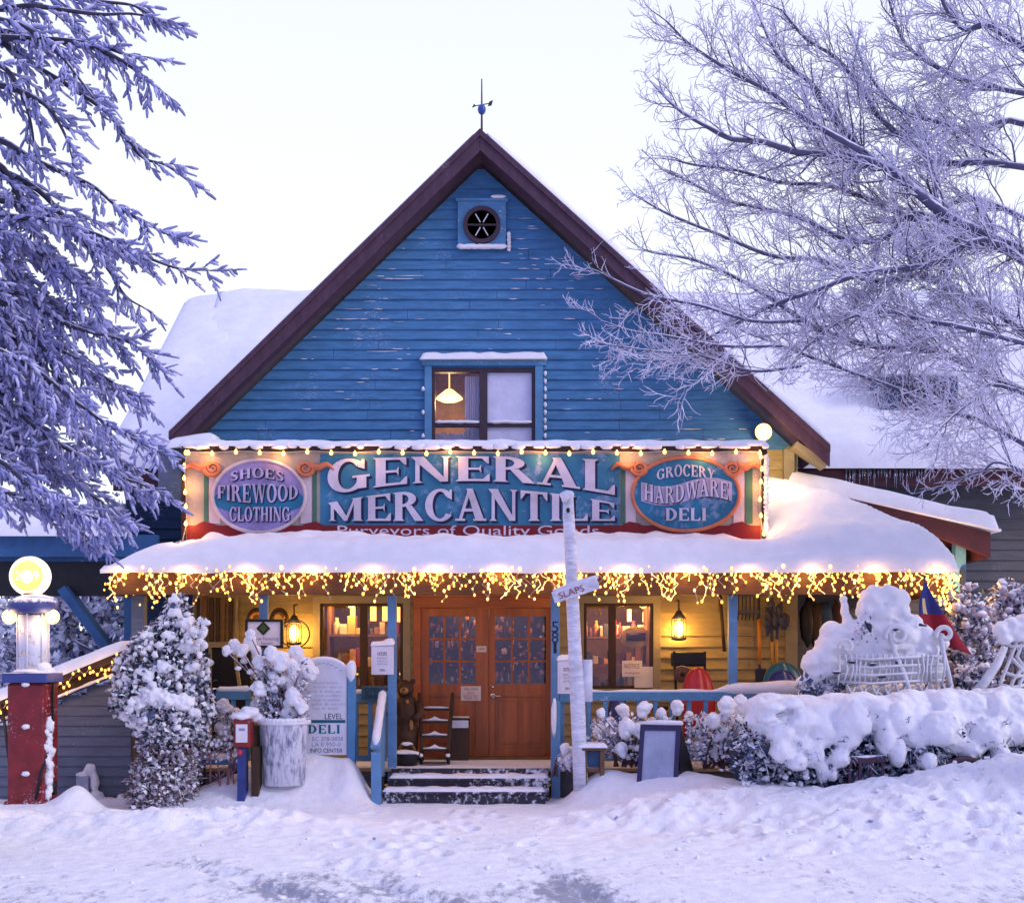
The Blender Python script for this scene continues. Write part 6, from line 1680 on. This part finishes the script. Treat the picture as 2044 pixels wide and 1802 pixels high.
# ================================================================= round snowy shrubs by the railing
def ball_shrub(label, cx0, cx1, ytop, ybase, d, balls, seed, nleaf=120):
    rg = random.Random(seed)
    t = thing('snowy_shrub', label, 'shrub', (WX((cx0+cx1)/2, d), d, WZ(ybase, d)))
    m = MB()
    base = Vector(P((cx0+cx1)/2, ybase+14, d))
    tips = []
    for X, Y, r in balls:
        tips.append((Vector(P(X, Y, d + rg.uniform(-.18, .22))), r*d/F))
    for p, r in tips:
        b = base + Vector((rg.uniform(-.22,.22), rg.uniform(-.1,.15), 0)); mid = (b+p)/2 + Vector((rg.uniform(-.06,.06), rg.uniform(-.05,.05), .04))
        m.tube([b, mid, p], [.016,.012,.009], 6)
    for _ in range(34):
        X = rg.uniform(cx0, cx1); Y = rg.uniform(ytop+30, ybase); p = Vector(P(X, Y, d + rg.uniform(-.15,.2))); q = base + (p-base)*rg.uniform(.1,.4)
        m.tube([q, (p+q)/2+Vector((0,0,.03)), p], [.012,.009,.006], 5)
    m.build('stems', M['stem'], t, True)
    L_ = []
    for p, r in tips:
        L_.append((tuple(p + Vector((0,0,r*.3))), (r, r, r*1.05)))
        L_.append((tuple(p + Vector((rg.uniform(-.3,.3)*r, -.3*r, -r*.5))), (r*.7, r*.7, r*.6)))
        for _k in range(2):
            f_ = rg.uniform(.45,.9); q = base.lerp(p, f_) + Vector((rg.uniform(-.03,.03), rg.uniform(-.03,.03), .02)); rr = r*rg.uniform(.35,.7); L_.append((tuple(q), (rr*1.1, rr, rr*.8)))
        L_.append((tuple(p + Vector((rg.uniform(-.9,.9)*r, rg.uniform(-.5,.5)*r, rg.uniform(-.5,.6)*r))), (r*.6, r*.6, r*.55)))
    lumps('snow_balls', L_, M['snow'], t, .011, None, .03, 1, .05)
    m = MB()
    leaves(m, nleaf*8, lambda g: Vector(P(g.uniform(cx0, cx1), ytop + 24 + (ybase-ytop-24)*g.random()**.8, d + g.uniform(-.2,.2))), .05, (0,1,1,2), rg)
    m.build('foliage', [M['leaf_blue'], M['leaf_frost'], M['snow']], t)
    return t
ball_shrub('snow puffed shrub between the frosted post and the sandwich board', 1178, 1345, 1405, 1515, 13.9,
           [(1200,1424,9),(1218,1443,10),(1244,1420,13),(1285,1418,14),(1320,1428,12),(1352,1414,13),(1196,1462,13),(1222,1470,16),(1250,1455,17),(1278,1460,15),(1300,1450,14),(1330,1450,14),(1215,1490,12),(1240,1498,13),(1262,1500,10),(1345,1470,12),(1310,1470,12),(1376,1430,9)], 1)
ball_shrub('wide snow puffed shrub between the sandwich board and the hedge', 1372, 1512, 1398, 1520, 13.7,
           [(1390,1462,11),(1402,1448,13),(1425,1440,14),(1450,1412,17),(1478,1410,18),(1500,1420,13),(1415,1478,13),(1440,1462,15),(1470,1448,16),(1440,1490,13),(1462,1478,16),(1490,1455,15),(1395,1490,9),(1425,1506,10),(1455,1510,10),(1540,1408,16),(1565,1415,14)], 2)
ball_shrub('snow shrub hanging low beside the right foot of the steps', 1118, 1160, 1485, 1535, 14.0, [(1128,1495,10),(1142,1505,12),(1122,1515,9),(1136,1520,11)], 12, 40)

# planter with snowy hydrangea
d = 13.55
pl_ = thing('wire_planter', 'large tapered white basket planter crusted with wind blown snow', 'planter', (WX(566,d), d, .2))
m = MB(); zt_, zb2 = WZ(1440,d), WZ(1565,d)
m.lathe([(.235, zb2),(.265, zt_-.02),(.285, zt_),(.255, zt_-.005),(.24, zt_-.05)], (WX(567,d), d, 0), 28)
bk = pm('basket_crust', (.10,.13,.26), .8, .3, 7, .8, 18, (3.2,1.5,.9), frost=1.75, fscale=6, frostcol=(.74,.75,.86), fsoft=.22); bk.node_tree.nodes['Mapping'].inputs['Rotation'].default_value = (0, R(42), 0)
m.build('basket', bk, pl_, True)
m = MB(); m.tube([(WX(567,d)+.28*math.cos(R(a)), d+.28*math.sin(R(a)), zt_) for a in range(0,360,12)], .028, 7, closed=True)
for i in range(14): a = R(-150+i*9.5); m.ell((WX(567,d)+.27*math.cos(a), d+.27*math.sin(a), zt_+.02), (.05,.05,.03), 8, 6, 0, .5, i)
m.build('rim_snow', M['snow'], pl_, True)
ball_shrub('tall hydrangea bush with round snow heads growing from the basket planter', 505, 615, 1290, 1440, 13.6,
           [(452,1300,9),(468,1292,13),(484,1300,12),(500,1284,13),(512,1302,11),(500,1268,10),(540,1306,13),(530,1330,16),(515,1322,12),(560,1322,18),(590,1310,17),(583,1335,15),(610,1334,18),(548,1350,16),(520,1352,12),(515,1375,13),(575,1362,16),(600,1362,14),(544,1385,16),(526,1400,17),(560,1405,15),(585,1392,16),(510,1410,11),(545,1425,13),(575,1425,14),(600,1412,12),(622,1345,14),(555,1272+40,10)], 3, 90)

ball_shrub('small snowy shrub growing against the left porch rail behind the low bench', 430, 480, 1390, 1500, 14.15, [(446,1412,14),(458,1440,11),(440,1455,11),(470,1428,12),(480,1446,12),(452,1468,10)], 8, 60)
# bare twiggy bush by the coin box
tb = thing('twiggy_bush', 'bare reddish twigs with flecks of snow beside the coin box', 'bush', (WX(450,13.5), 13.5, 0))
m = MB(); rg = random.Random(19)
for (a, b_) in (((470,1602),(452,1480)),((440,1590),(425,1490)),((462,1600),(462,1500)),((420,1560),(405,1470)),((448,1590),(480,1490))):
    p, q = Vector(P(a[0],a[1],13.5)), Vector(P(b_[0],b_[1],13.5)); mid = (p+q)/2 + Vector((rg.uniform(-.05,.05),0,0))
    m.tube([p, mid, q], [.014,.010,.006], 6)
    for k in range(9):
        s_ = p + (q-p)*rg.uniform(.25,1); e = s_ + Vector((rg.gauss(0,.12), rg.gauss(0,.1), rg.uniform(0,.16))); m.tube([s_, (s_+e)/2+Vector((0,0,.02)), e], [.007,.005,.003], 4)
m.build('twigs', pm('red_twig', (.28,.12,.15), .8, .3, 8, .2, 30, up=.5), tb, True)
m = MB()
for _ in range(70): m.ell(Vector(P(rg.uniform(405,490), rg.uniform(1450,1520), 13.5+rg.uniform(-.12,.12))), (rg.uniform(.012,.03),)*3, 6, 5, 0, .5, _)
m.build('snow_flecks', M['snow'], tb, True, kind='stuff')

# ================================================================= tall conical shrub, left
d = 13.45
cs = thing('conical_shrub', 'tall tangled evergreen shrub plastered with clotted snow beside the shed', 'shrub', (WX(330,d), d, 0))
rg = random.Random(44)
def prof(Y):                                     # half width and centre of the outline in photo pixels
    T = [(1178,4,356),(1205,24,354),(1240,34,352),(1275,70,332),(1320,92,322),(1370,100,320),(1410,102,325),(1440,84,336),(1470,66,345),(1520,68,335),(1580,70,328),(1618,62,326)]
    for i in range(len(T)-1):
        if T[i][0] <= Y <= T[i+1][0]:
            f_ = (Y-T[i][0])/(T[i+1][0]-T[i][0]); return T[i][1]+(T[i+1][1]-T[i][1])*f_, T[i][2]+(T[i+1][2]-T[i][2])*f_
    return 60, 330
def cone_pt(g, ymin=1180, ymax=1450, surf=.75):
    Y = ymin + (ymax-ymin)*math.sqrt(g.random()); hw, cx_ = prof(Y)
    a = g.uniform(0, 2*math.pi); r = hw*(surf + (1-surf)*g.random())*g.uniform(.8,1.05)
    k_ = d/F
    return Vector((WX(cx_,d)+r*k_*math.cos(a), d - .9*r*k_*math.sin(a), WZ(Y,d)))
m = MB()
leaves(m, 5600, lambda g: cone_pt(g, 1182, 1470, .78), .066, (0,0,1,2,2,3,3), rg, .3)
leaves(m, 700, lambda g: cone_pt(g, 1182, 1300, .5), .055, (0,1,2,3), rg)
m.build('crown', [M['leaf_dark'], M['leaf_blue'], M['leaf_frost'], M['snow']], cs)
# clots of snow
m = MB()
for i in range(380):
    p = cone_pt(rg, 1190, 1465, .9); s_ = rg.uniform(.012,.040)
    m.ell(p, (s_*rg.uniform(.8,1.5), s_, s_*rg.uniform(.8,1.3)), 8, 6, 0, .7, i)
m.build('snow_clots', M['snow'], cs, True, kind='stuff')
B = []
for X, Y, r in ((375,1245,.09),(350,1270,.08),(330,1385,.13),(380,1400,.12),(355,1395,.12),(300,1400,.10),(290,1440,.08),(385,1290,.10),(395,1330,.08),(310,1345,.10),(345,1330,.09),(270,1425,.07),(400,1420,.07),(352,1200,.06),(356,1225,.07)):
    hw, cx_ = prof(Y); B.append(((WX(X,d), d - .75*d/F*math.sqrt(max(100, hw*hw-(X-cx_)**2)), WZ(Y,d)), (r*1.15, r*.8, r*.8)))
lumps('snow_pads', B, M['snow'], cs, .014, None, .07, 1, .07)
# dead vine tangle round the foot
m = MB()
for i in range(520):
    p = cone_pt(rg, 1440, 1622, .55); dv = Vector((rg.gauss(0,.5), rg.gauss(0,.5), rg.uniform(-1,1))).normalized()*rg.uniform(.08,.26)
    q = p + dv*.5 + Vector((rg.gauss(0,.03), rg.gauss(0,.03), .02)); m.tube([p, q, p+dv], [.008,.007,.004], 5)
leaves(m, 5200, lambda g: cone_pt(g, 1440, 1620, .7), .055, (0,1,1,2,2,2,3), rg)
m.build('vine_tangle', [M['stem'], pm('dead_leaf', (.24,.14,.15), .85, .35, 9, .1, 40, up=.75, fscale=16), M['leaf_frost'], M['snow']], cs, True)
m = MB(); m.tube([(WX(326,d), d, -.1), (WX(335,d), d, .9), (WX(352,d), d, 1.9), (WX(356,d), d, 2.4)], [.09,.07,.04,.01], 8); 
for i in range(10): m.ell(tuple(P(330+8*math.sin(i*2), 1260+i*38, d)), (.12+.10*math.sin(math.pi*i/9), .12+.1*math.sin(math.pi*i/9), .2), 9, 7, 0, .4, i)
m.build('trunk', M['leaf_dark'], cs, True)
m = MB(); rg2 = random.Random(3)
for (X0, Y0, X1, Y1) in ((395,1310,405,1232),(370,1280,392,1255),(300,1300,290,1262)):
    p, q = Vector(P(X0,Y0,d-.3)), Vector(P(X1,Y1,d-.3)); m.tube([p,(p+q)/2,q],[.012,.01,.006],5)
    for i in range(26): m.ell(p+(q-p)*rg2.random()+Vector((rg2.gauss(0,.03),rg2.gauss(0,.03),0)), (rg2.uniform(.02,.04),)*3, 7, 5, 0, .6, i)
m.build('snowy_sprig', M['snow'], cs, True)

# frosted bushes behind the flag
def frost_bush(label, X, Y, rx, rz, dd, seed, n=1400):
    rg = random.Random(seed)
    c = Vector(P(X, Y, dd)); k_ = dd/F
    t = thing('frosted_bush', label, 'bush', (c.x, dd, 0))
    def s(g):
        v = Vector((g.gauss(0,1), g.gauss(0,1), g.gauss(0,1))).normalized() * (.35+.65*g.random()**.5)
        v *= 1 + .3*mn.noise(v*2.2 + Vector((seed,0,0)))
        return c + Vector((v.x*rx*k_, v.y*rx*k_*.8, v.z*rz*k_))
    m = MB(); leaves(m, n, s, .07, (0,1,2,2,2), rg); m.build('foliage', [M['leaf_dark'], M['leaf_blue'], M['leaf_frost']], t)
    m = MB()
    for i in range(int(n*.09)): m.ell(s(rg), (rg.uniform(.02,.06),)*3, 7, 5, 0, .7, i)
    m.build('snow_clots', M['leaf_frost'], t, True, kind='stuff')
    m = MB()
    for i in range(26): p = s(rg); b_ = Vector((c.x+rg.uniform(-.2,.2), dd, .1)); m.tube([b_, (b_+p)/2+Vector((rg.gauss(0,.06),0,.05)), p], [.016,.011,.005], 5)
    m.build('stems', M['stem'], t, True)
    return t
frost_bush('frosted mauve bush behind the flag beside the lit porch corner', 1925, 1285, 62, 110, 14.7, 5, 2200)
frost_bush('frosted mauve bush against the grey wing wall at the right edge', 2020, 1240, 60, 80, 15.2, 6, 1800)
frost_bush('low frosted bush between the sleigh and the wire figure', 1935, 1370, 55, 45, 14.1, 7, 900)

# ================================================================= trees
def bez(pts, n):
    """smooth polyline through control points (Catmull-Rom)"""
    pts = [Vector(p) for p in pts]; out = []
    Pp = [pts[0]*2-pts[1]] + pts + [pts[-1]*2-pts[-2]]
    for i in range(len(pts)-1):
        p0, p1, p2, p3 = Pp[i], Pp[i+1], Pp[i+2], Pp[i+3]
        for j in range(n):
            t = j/n
            out.append(.5*((2*p1)+(p2-p0)*t+(2*p0-5*p1+4*p2-p3)*t*t+(3*p1-p0-3*p2+p3)*t**3))
    out.append(pts[-1]); return out

# ---- bare frosted tree, right
rg = random.Random(101)
TX, TD = 5.9, 11.2
tree = thing('bare_frosted_tree', 'large bare deciduous tree furred with frost spreading from the right edge', 'tree', (TX, TD, 0))
mt = MB(); mbr = MB(); mtw = MB()
mt.tube([(TX+.05, TD, -.2), (TX, TD, 1.2), (TX-.05, TD, 2.6), (TX-.1, TD, 4.0), (TX+.0, TD-.1, 5.2), (TX+.2, TD, 6.6), (TX+.3, TD, 8.2)], [.30,.25,.22,.20,.16,.11,.05], 12)
limbs = [
 ([(2065,520),(1947,460),(1886,429),(1834,386),(1782,342),(1748,325),(1670,308),(1592,304),(1522,282),(1461,277),(1409,251),(1353,217),(1305,169)], .055, -.1),
 ([(1790,346),(1722,303),(1644,208),(1618,165),(1557,117),(1513,26),(1487,-30)], .034, .3),
 ([(1722,303),(1609,238),(1540,186),(1453,139),(1375,87),(1331,43)], .026, -.2),
 ([(2080,70),(2000,66),(1930,60),(1900,36),(1880,0),(1868,-40)], .028, -.4),
 ([(2080,250),(2044,247),(1938,260),(1852,238),(1790,215),(1730,140),(1700,60)], .034, .4),
 ([(2080,320),(1982,325),(1869,321),(1765,243),(1722,182),(1670,117),(1609,78),(1560,20)], .034, .1),
 ([(1960,476),(1826,425),(1761,477),(1687,477),(1613,442),(1540,420),(1450,400),(1370,360),(1335,345)], .030, .2),
 ([(2070,545),(1999,490),(1852,529),(1722,546),(1635,577),(1548,607),(1461,650),(1380,690)], .036, -.2),
 ([(2075,700),(2025,650),(1938,598),(1843,551),(1740,560),(1640,520),(1540,510),(1440,470),(1340,430),(1285,400)], .036, .0),
 ([(2080,800),(1960,740),(1850,700),(1740,690),(1640,660),(1560,610),(1480,560),(1390,520),(1310,505),(1290,500)], .034, .3),
 ([(2080,420),(1960,400),(1840,440),(1740,400),(1650,370),(1560,365),(1470,340),(1390,330),(1350,320)], .028, .4),
 ([(2080,160),(1960,170),(1880,140),(1810,90),(1780,20),(1770,-40)], .026, .2),
 ([(2080,900),(1980,850),(1880,820),(1800,780),(1720,750),(1640,720),(1560,690),(1480,660)], .026, .1),
 ([(2080,640),(1950,660),(1850,640),(1760,620),(1680,640),(1600,700),(1560,760)], .024, -.3),
 ([(2080,760),(2000,770),(1940,800),(1880,850),(1850,890)], .020, -.3),
 ([(2080,960),(2020,930),(1960,940),(1900,960)], .016, -.4),
 ([(1600,640),(1500,640),(1400,610),(1300,590),(1230,560),(1190,540)], .016, -.2),
 ([(1560,690),(1440,690),(1330,670),(1260,660),(1200,640)], .014, -.3),
 ([(1600,730),(1500,740),(1400,710),(1300,700),(1230,690)], .013, -.2),
]
def grow(p, dirv, L, rad, depth, out, up):
    n_ = 5 if depth else 4
    pts = [p.copy()]; v = dirv.copy(); q = p.copy()
    for i in range(n_):
        v = (v + Vector((rg.gauss(0,.17), rg.gauss(0,.17), rg.gauss(0,.17) + up))).normalized()
        q = q + v * L / n_; pts.append(q.copy())
    rads = [rad * (1 - .62*i/n_) for i in range(n_+1)]
    out.tube(pts, rads, 4 if depth else 3, cap=False)
    if depth > 0:
        k = int(L / (.066 if depth == 1 else .075)) + 1
        for i in range(k):
            f_ = .18 + .8 * (i + rg.random()*.6) / k
            j = min(n_-1, int(f_*n_)); a = pts[j].lerp(pts[j+1], f_*n_-j); tv = (pts[j+1]-pts[j]).normalized()
            ax = Vector((rg.gauss(0,.45), rg.gauss(0,1.0), rg.gauss(0,.45))).normalized(); sgn = 1 if i % 2 else -1
            nv = (Matrix.Rotation(sgn*R(rg.uniform(28,62)), 3, ax) @ tv)
            grow(a, nv.normalized(), L*rg.uniform(.36,.72)*(1.05-.5*f_), max(.0046, rad*.5), depth-1, mtw, .05)
for pts_, r0, dy in limbs:
    n0 = len(pts_); wob = rg.uniform(0, 6)
    P3 = [P(x, y, TD + dy + .5*math.sin(wob + i*.8) * (i/n0)) for i, (x, y) in enumerate(pts_)]
    if pts_[0][0] > 2040: P3[0] = Vector((TX-.05, TD, P3[0].z - rg.uniform(.2, .9))); 
    C3 = bez(P3, 5); n_ = len(C3)
    mbr.tube(C3, [r0*(1-.82*i/(n_-1))+.004 for i in range(n_)], 7)
    acc = 0
    for i in range(3, n_-1):
        seg = (C3[i+1]-C3[i]); acc += seg.length
        tv = seg.normalized(); f_ = i/n_
        while acc > .046:
            acc -= .046
            if C3[i].x > 5.0: continue
            XX = CX + C3[i].x*F/C3[i].y
            if XX < 1450 and C3[i].z < P(0, 480, TD).z and rg.random() < .62: continue
            if XX < 1620 and rg.random() < .2: continue
            ax = Vector((rg.gauss(0,.35), rg.gauss(0,1), rg.gauss(0,.35))).normalized(); sgn = rg.choice((1,-1))
            nv = (Matrix.Rotation(sgn*R(rg.uniform(22,60)), 3, ax) @ tv)
            L = rg.uniform(.30,.85)*(1.1-.62*f_)
            grow(C3[i], (nv + Vector((-.12,0,.08))).normalized(), L, max(.006, r0*.34*(1-.7*f_)), 2 if L > .42 else 1, mbr, .035)
    grow(C3[-1], (C3[-1]-C3[-3]).normalized(), .4, .007, 2, mbr, .03)
mt.build('trunk', M['bark'], tree, True)
mbr.build('limbs', M['twig'], tree, True)
mtw.build('crown', M['twig_frost'], tree, True)
for o_ in [c for c in tree.children if c.name.split('.')[0] in ('limbs', 'crown')]:      # the far side of the crown, leaning away over the side yard
    o2 = copy_child(o_, tree); o2.rotation_euler.z = R(-118)
print('bare tree verts', len(mbr.v), len(mtw.v))

# ---- frosted spruce, left
rg = random.Random(55)
SXX, SD = -4.85, 10.4
sp = thing('frosted_spruce', 'tall frosted spruce with drooping boughs reaching in from the left edge', 'tree', (SXX, SD, 0))
mt = MB(); mb_ = MB(); mn_ = MB()
mt.tube([(SXX, SD, -.2), (SXX, SD, 3), (SXX+.05, SD, 6), (SXX+.1, SD, 9.5)], [.24,.19,.13,.05], 10)
boughs = [
 [(0,480),(50,505),(110,520),(170,560),(205,590)], [(0,580),(60,590),(120,610),(180,640)], [(0,660),(50,690),(110,710),(170,735),(215,770)], [(0,740),(60,765),(120,790),(180,835)], [(0,830),(50,850),(110,880),(190,925)], [(0,890),(50,905),(110,930),(170,965)], [(0,500),(30,560),(50,620),(60,680)], [(0,620),(30,690),(50,760),(60,820)], [(0,780),(30,850),(50,910),(60,960)], [(0,390),(60,405),(130,430),(190,440)],
 [(0,18),(62,12),(124,20),(201,29),(263,28),(329,40)], [(0,-20),(90,-10),(180,2),(260,10),(300,30)], [(0,62),(93,78),(192,90),(248,108),(295,115)], [(150,84),(220,110),(270,140),(319,178)],
 [(0,84),(62,127),(140,174),(217,229),(279,310),(329,329),(369,356)], [(0,170),(60,190),(100,220),(130,270),(145,318)], [(0,280),(62,316),(124,344),(186,372),(233,412),(279,440),(341,471)],
 [(0,341),(78,381),(155,459),(233,496),(295,515),(357,536),(418,540)], [(0,400),(80,420),(150,470),(210,530),(250,590),(288,615)], [(0,460),(60,490),(120,540),(160,580),(190,615)], [(0,430),(100,440),(200,470),(260,500)],
 [(0,560),(60,600),(140,650),(220,672),(270,690),(318,735)], [(0,640),(80,680),(160,720),(220,760),(280,800)], [(0,700),(80,745),(150,800),(220,850),(275,880),(322,905)], [(0,760),(90,820),(160,860),(230,910),(270,950)],
 [(0,800),(80,860),(150,905),(220,945),(280,965),(320,985)], [(0,860),(70,920),(140,960),(200,1000),(235,1040)], [(0,920),(60,970),(130,1010),(180,1030),(230,1042)], [(0,980),(60,1000),(110,1015),(150,1050),(190,1085)],
 [(0,600),(50,650),(90,700),(120,760),(150,800)], [(0,720),(40,780),(70,840),(100,900)], [(0,520),(50,560),(100,620),(130,640),(200,660)], [(0,330),(40,400),(80,470),(100,540)], [(0,130),(40,180),(60,240),(70,300)], [(0,40),(60,60),(120,110),(160,160),(190,200)],
]
def sprig(p, v, L, depth):
    n_ = max(2, int(L/.05)); pts = [p.copy()]; q = p.copy(); w = v.copy()
    for i in range(n_):
        w = (w + Vector((rg.gauss(0,.10), rg.gauss(0,.10), rg.gauss(0,.08)-.05))).normalized(); q = q + w*L/n_; pts.append(q.copy())
    fat = rg.uniform(.010,.019)
    if depth == 0:
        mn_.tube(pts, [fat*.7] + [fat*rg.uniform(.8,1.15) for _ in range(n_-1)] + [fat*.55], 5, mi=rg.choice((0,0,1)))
        # short needle tufts along the sprig
        for i in range(n_*3):
            a = pts[rg.randrange(n_)].lerp(pts[rg.randrange(1, n_+1)], .5) if False else pts[min(n_-1, i//3)].lerp(pts[min(n_-1, i//3)+1], rg.random())
            dv = (w*.7 + Vector((rg.gauss(0,.7), rg.gauss(0,.7), rg.gauss(0,.7)))).normalized()
            sd_ = dv.orthogonal().normalized()*.006
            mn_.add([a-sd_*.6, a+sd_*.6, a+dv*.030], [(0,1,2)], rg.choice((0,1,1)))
    else:
        mb_.tube(pts, [.008*(1-.5*i/n_) for i in range(n_+1)], 4, cap=False)
        k = max(2, int(L/.027))
        for i in range(k):
            f_ = (i+rg.random())/k; j = min(n_-1, int(f_*n_)); a = pts[j].lerp(pts[j+1], f_*n_-j); tv = (pts[j+1]-pts[j]).normalized()
            ax = Vector((rg.gauss(0,.4), rg.gauss(0,1), rg.gauss(0,.5))).normalized()
            nv = Matrix.Rotation((1 if i % 2 else -1)*R(rg.uniform(25,58)), 3, ax) @ tv
            sprig(a, (nv+Vector((.05,0,-.16))).normalized(), rg.uniform(.05,.135)*(1.15-.5*f_), depth-1)
        sprig(pts[-1], w, rg.uniform(.08,.15), 0)
for bi, pts_ in enumerate(boughs):
    dy = rg.uniform(-.5,.7) + (.9 if bi < 10 else 0); n0 = len(pts_)
    P3 = [Vector((SXX, SD, P(0, pts_[0][1]-12, SD).z))] + [P(x, y, SD + dy*(i+1)/n0 + rg.gauss(0,.05)) for i, (x, y) in enumerate(pts_)]
    C3 = bez(P3, 6); n_ = len(C3); mb_.tube(C3, [.030*(1-.86*i/(n_-1))+.003 for i in range(n_)], 6)
    acc = 0
    for i in range(2, n_-1):
        seg = C3[i+1]-C3[i]; acc += seg.length; tv = seg.normalized(); f_ = i/n_
        step = .092 if pts_[0][1] < 420 else .048
        while acc > step:
            acc -= step
            if C3[i].x < -4.75: continue
            ax = Vector((rg.gauss(0,.35), rg.gauss(0,1), rg.gauss(0,.35))).normalized()
            nv = Matrix.Rotation(rg.choice((1,1,-1))*R(rg.uniform(20,65)), 3, ax) @ tv
            if rg.random() < .6: nv.z = -abs(nv.z)
            a = C3[i].lerp(C3[i+1], rg.random())
            sprig(a, (nv+Vector((.1,0,-.12))).normalized(), rg.uniform(.16,.46)*(1.12-.6*f_), 1)
    sprig(C3[-1], (C3[-1]-C3[-3]).normalized(), .22, 1)
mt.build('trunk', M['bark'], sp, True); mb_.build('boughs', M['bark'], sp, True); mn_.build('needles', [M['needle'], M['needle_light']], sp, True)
for o_ in [c for c in sp.children if c.name.split('.')[0] in ('boughs', 'needles')]:     # the boughs on the far side of the trunk
    o2 = copy_child(o_, sp); o2.rotation_euler.z = R(172)
print('spruce verts', len(mn_.v))

# ---- frosted trees far behind on the left
def far_tree(x, y, h, label, seed):
    rg = random.Random(seed); t = thing('frosted_tree', label, 'tree', (x, y, 0))
    m = MB(); m.tube([(x,y,-.3),(x+.1,y,h*.5),(x,y,h)], [.16,.10,.02], 7)
    m2 = MB()
    for _ in range(46):
        z = h*rg.uniform(.08,.95); a = rg.uniform(0, 6.28); L = (h-z)*.34+.35
        p = Vector((x,y,z)); dv = Vector((math.cos(a), math.sin(a)*.8, rg.uniform(-.1,.5)))*L
        m.tube([p, p+dv*.5+Vector((0,0,.08)), p+dv], [.04,.025,.01], 5)
        for k_ in range(36):
            q = p + dv*rg.uniform(.2,1.05) + Vector((rg.gauss(0,.12), rg.gauss(0,.12), rg.gauss(0,.12)))
            leaves(m2, 2, lambda g: q, .17, (0,0,1,1,1,2), rg)
    m.build('trunk', M['twig'], t, True); m2.build('crown', [M['leaf_frost'], M['snow'], M['leaf_blue']], t)
for x, y, h, lb, s in ((-8.15,23.2,3.5,'dense frosted tree far behind just right of the lean-to brace',6),(-9.1,24.0,3.9,'dense frosted tree far behind just left of the lean-to brace',7),(-9.9,25,3.4,'frosted tree seen far behind between the pump and the lean-to brace',1),(-8.3,27,3.0,'small frosted tree far behind under the lean-to roof',2),(-11.6,28,5.0,'taller frosted tree far behind at the left edge',3),(-8.4,31,10.5,'pale bare frosted tree far behind beside the left roof edge',4),(-7.4,23,2.2,'low frosted tree far behind beside the porch corner',5)):
    far_tree(x, y, h, lb, s)
